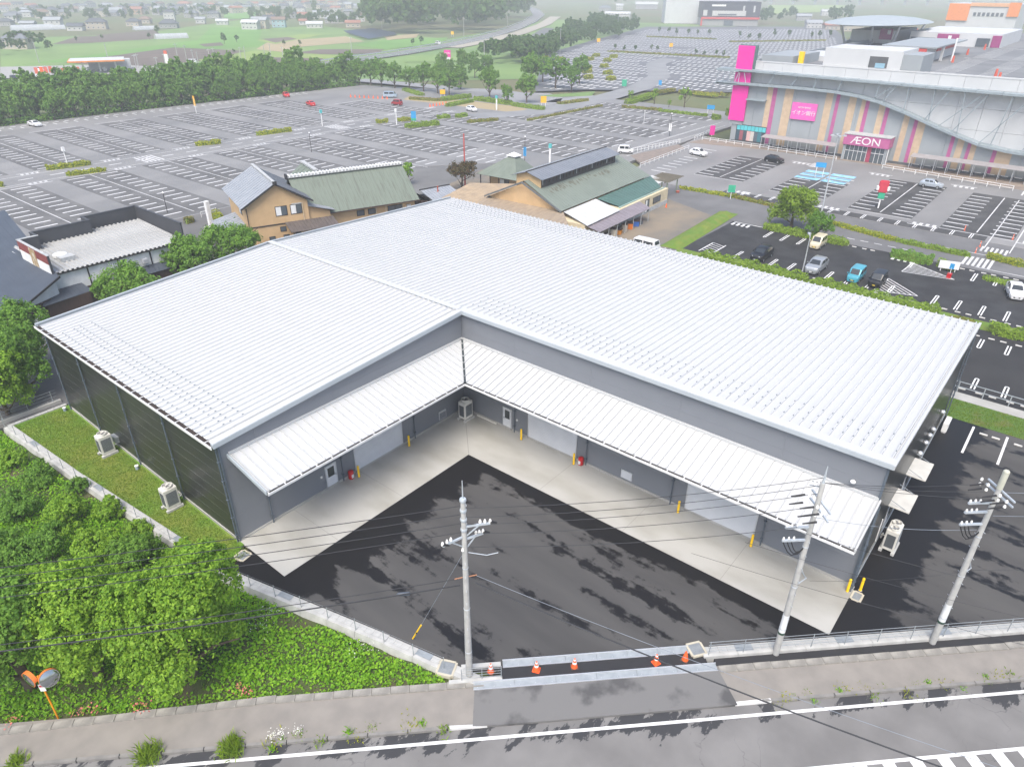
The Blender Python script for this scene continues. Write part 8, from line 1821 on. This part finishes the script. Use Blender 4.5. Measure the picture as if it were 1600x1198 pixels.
# greenhouses, solar field
def tunnel(label, p, l, w, rot):
    t = thing('greenhouse', label, 'greenhouse', (p[0], p[1], -.5), rot); b = MB(); n = 10
    vs = [(x, w / 2 * cos(pi * i / n), w * .5 * sin(pi * i / n)) for x in (-l / 2, l / 2) for i in range(n + 1)]
    b.add(vs, [(i, i + 1, n + 2 + i, n + 1 + i) for i in range(n)] + [tuple(range(n, -1, -1)), tuple(range(n + 1, 2 * n + 2))]); b.build('film', mat('greenhouse_film', (.40, .42, .43), .4), t, smooth=50)
    for k_ in range(5): MB().path([(-l / 2 + l * k_ / 4, w / 2 * 1.01 * cos(pi * i / 8), w * .505 * sin(pi * i / 8)) for i in range(9)], .06, 4).build('hoop', M_alu, t)
tunnel('small white greenhouse tunnel in the green field', (217.59, 465.00), 20, 6, -.2); tunnel('pale greenhouse tunnel below the traditional house', (249.29, 566.15), 16, 5.5, -.1); tunnel('pair of low tunnels at the left town, front one', (194.53, 621.44), 36, 6, -.15); tunnel('pair of low tunnels at the left town, rear one', (201.04, 639.09), 36, 6, -.15)
sol = thing('solar_farm', 'rows of dark solar panels in the field before the wood', 'solar panels', (319.25, 387.42)); so = Vector((319.25, 387.42))
for i in range(9):
    a = Vector((322.66, 413.81)).lerp(Vector((294.75, 358.69)), i / 8) - so; c = Vector((357.63, 421.37)).lerp(Vector((338.31, 377.51)), i / 8) - so; d = (c - a).normalized(); n = Vector((-d.y, d.x))
    MB().extr([(a.x, a.y, .3), (c.x, c.y, .3), (c.x + n.x * 3.4, c.y + n.y * 3.4, 1.9), (a.x + n.x * 3.4, a.y + n.y * 3.4, 1.9)], (0, 0, .08)).build('panel_row', mat('solar_dark', (.05, .06, .085), .3), sol)
# ---- dark store with red band
t = thing('dark_store', 'black and white store with a red band at the far end of the lots', 'store', (613, 281, -.3), radians(-57)); W_ = 50
MB().box(0, 0, 6, W_, 30, 19).build('upper_block', mat('store_black', (.045, .05, .06), .6), t); MB().box(.5, .5, 0, W_ - .5, 30, 6).build('lower_block', WC['y'], t); MB().box(-.3, -.6, 5.4, W_ + .3, -.02, 7.0).build('red_band', mat('store_red', (.55, .06, .05), .5), t); MB().box(-.3, -.7, 0, 1.0, -.02, 5.4).build('red_post', mat('store_red', (.55, .06, .05), .5), t)
MB().box(9, -.2, 8, 38, -.02, 12).build('ribbon_window', WC['w'], t); MB().box(14, -.3, 8.4, 30, -.21, 9.6).build('pane', M_win, t); text('● nnnnnnnn', 2.2, (15, -.2, 16), t, M_white, rot=(pi / 2, 0, 0)) if False else MB().box(8, -.2, 15.4, 20, -.02, 16.8).build('name_strip', M_white, t)
for x in (35, 44): MB().box(x, -.2, 11, x + 1.6, -.02, 16).build('slit_window', WC['w'], t)
MB().box(1, -.2, 8, 4.5, -.02, 12.5).build('side_window', WC['w'], t); MB().box(20, -.1, .3, 28, .48, 4.6).build('entrance', M_win, t)
t = thing('pale_warehouse', 'large pale warehouse behind the black store', 'warehouse', (640, 305, -.3), radians(-57)); MB().box(-24, 0, 0, 50, 40, 24).build('block', M_mw, t); MB().box(-24.5, -.5, 24, 50.5, 40.5, 24.8).build('roof_edge', M_mg, t)
# elevated rail line along the horizon at the top right
t = thing('viaduct', 'pale elevated railway line across the top right', 'viaduct', (1630.87, 373.50)); vo = Vector((1630.87, 373.50)); a, c = Vector((1390.25, 568.61)) - vo, Vector((1730.17, 76.03)) - vo
MB().bar((a.x, a.y, 9), (c.x, c.y, 9), 10, 2.4).build('deck', M_mw, t)
for i in range(16): p = a.lerp(c, i / 15); MB().bar((p.x, p.y, -1), (p.x, p.y, 8), 4).build('pier', M_mg, t)
# ---- filling station and its forecourt
struct('forecourt', [(62.76, 301.23), (114.06, 277.74), (126.86, 286.03), (116.00, 322.30), (78.04, 347.49)], -.2, mat('forecourt_concrete', (.33, .325, .31), .9))
fs = thing('filling_station', 'filling station canopy, white with an orange edge, behind the tree belt', 'filling station', (90.79, 299.88), radians(-25)); MB().box(-2, -7, 4.0, 18, 7, 4.7).build('canopy', M_mw, fs); MB().box(-2.2, -7.2, 4.1, 18.2, -7.0, 4.6).build('orange_edge', mat('orange_paint', (.75, .24, .05), .5), fs); MB().box(-2.4, -7.0, 4.1, -2.0, 7.0, 4.6).build('orange_edge', mat('orange_paint', (.75, .24, .05), .5), fs)
for x in (2, 8, 14): MB().box(x, -.3, 0, x + .6, .3, 4.0).build('column', M_white, fs); MB().box(x + 1.5, -.5, 0, x + 2.6, .5, 1.8).build('pump', M_mw, fs)
MB().box(4, 7.5, 0, 20, 13, 3.6).build('kiosk', M_mw, fs)
bn = [((75.20, 296.92), 'red'), ((77.38, 297.76), 'orange'), ((78.53, 296.48), 'red'), ((80.58, 297.51), 'red'), ((81.21, 287.04), 'red'), ((82.19, 285.95), 'red'), ((84.08, 287.08), 'blue'), ((85.06, 285.98), 'white'), ((86.82, 287.30), 'red')]
BC = {'red': M_rc, 'orange': M_or, 'blue': M_sb, 'white': M_white}
for i, (p, c_) in enumerate(bn):
    t = thing('flag_banner', c_ + ' sales flag in the row along the station forecourt', 'flag', p, .7, 'sales flags of the filling station'); MB().tube((0, 0, 0), (0, 0, 3.2), .05, .05, 6).build('pole', M_white, t); MB().box(-.05, 0, .8, .05, 1.4, 3.1).build('cloth', BC[c_], t)
for i, (p, k_, c_, l_) in enumerate((((83.24, 315.33), 'van', white, 'white van on the station forecourt'), ((85.57, 309.18), 'suv', black, 'dark car on the forecourt left of the canopy'), ((89.37, 304.98), 'sedan', black, 'black sedan on the forecourt beside the canopy'), ((70.61, 298.80), 'hatch', black, 'dark car at the left of the forecourt'), ((64.75, 292.88), 'suv', black, 'dark car partly behind the tree belt'), ((72.38, 290.54), 'hatch', white, 'white hatchback behind the sales flags'), ((89.43, 287.71), 'suv', black, 'dark car under the station canopy edge'), ((298.83, 299.12), 'van', white, 'white van driving on the curving main road'), ((140.44, 299.87), 'van', white, 'white truck by the street poles'))): car(l_, k_, p[0], p[1], .6 + i, c_, z=-.2)
p = (115.50, 272.59); t = thing('price_totem', 'white price totem with red top by the filling station', 'sign', p, .5); MB().box(-.3, -.2, 0, .3, .2, 4).build('post', M_white, t); MB().box(-.2, -.75, 3.2, .2, .75, 8.0).build('panel', M_white, t); MB().box(-.22, -.75, 6.8, .22, .75, 8.02).build('red_top', M_rc, t)
PLs = [((120.87, 273.82), 10.5), ((125.69, 275.87), 9.5), ((130.11, 278.59), 7.5), ((128.74, 272.51), 7), ((113.02, 321.35), 8.5), ((96.87, 356.15), 8.5), ((120.66, 285.17), 6), ((117.10, 285.34), 5), ((115.35, 298.68), 5.5), ((115.85, 302.04), 5), ((146.06, 293.72), 6), ((150.57, 297.59), 6), ((162.06, 294.14), 6), ((165.22, 295.35), 6), ((169.74, 285.79), 7), ((173.37, 286.49), 7), ((175.41, 279.61), 6), ((221.50, 285.49), 8), ((376.50, 437.68), 9), ((365.70, 339.45), 11), ((490.65, 403.67), 11), ((296.06, 205.24), 12), ((424.39, 250.22), 13), ((212.01, 184.65), 12), ((469.15, 176.60), 8), ((632.96, 435.24), 9), ((858.25, 408.21), 10)]
me_fp = MB().tube((0, 0, -.5), (0, 0, 1), .2, .12, 8).mesh('shaft', M_pole); me_fa = MB().bar((-.9, 0, 0), (.9, 0, 0), .12).mesh('cross_arm', M_arm)
for i, (p, h_) in enumerate(PLs):
    t = thing('street_pole', 'thin grey pole standing in the far landscape', 'pole', p, .3 * i, 'thin poles in the far landscape'); link('shaft', me_fp, t, scale=(1, 1, h_)); link('cross_arm', me_fa, t, (0, 0, h_ - .5))
M_ys = M_sy
for i, (p, l_) in enumerate((((335.56, 231.69), 'yellow sign beside the roadside trees'), ((362.39, 224.61), 'yellow sign at the far lot edge'), ((359.09, 173.54), 'yellow board in the middle of the far lot'), ((350.52, 336.13), 'yellow road sign before the wood'))): board(l_, p, 2.0, 1.9, 1.5, M_ys, 2, .7)

# ================================================================ haze
b = MB(); b.box(-900, -900, -1.7, 2600, 2600, 42)
hz = b.build('haze', None); hz['kind'] = 'stuff'; hz['label'] = 'pale summer haze in the air over the whole scene'
m = bpy.data.materials.new('haze_volume'); m.use_nodes = True
nt = m.node_tree; nt.nodes.remove(nt.nodes['Principled BSDF'])
pv = nt.nodes.new('ShaderNodeVolumePrincipled'); pv.inputs['Color'].default_value = (.93, .96, 1.0, 1); pv.inputs['Density'].default_value = .00056; pv.inputs['Anisotropy'].default_value = .1
nt.links.new(pv.outputs[0], nt.nodes['Material Output'].inputs['Volume'])
hz.data.materials.append(m)
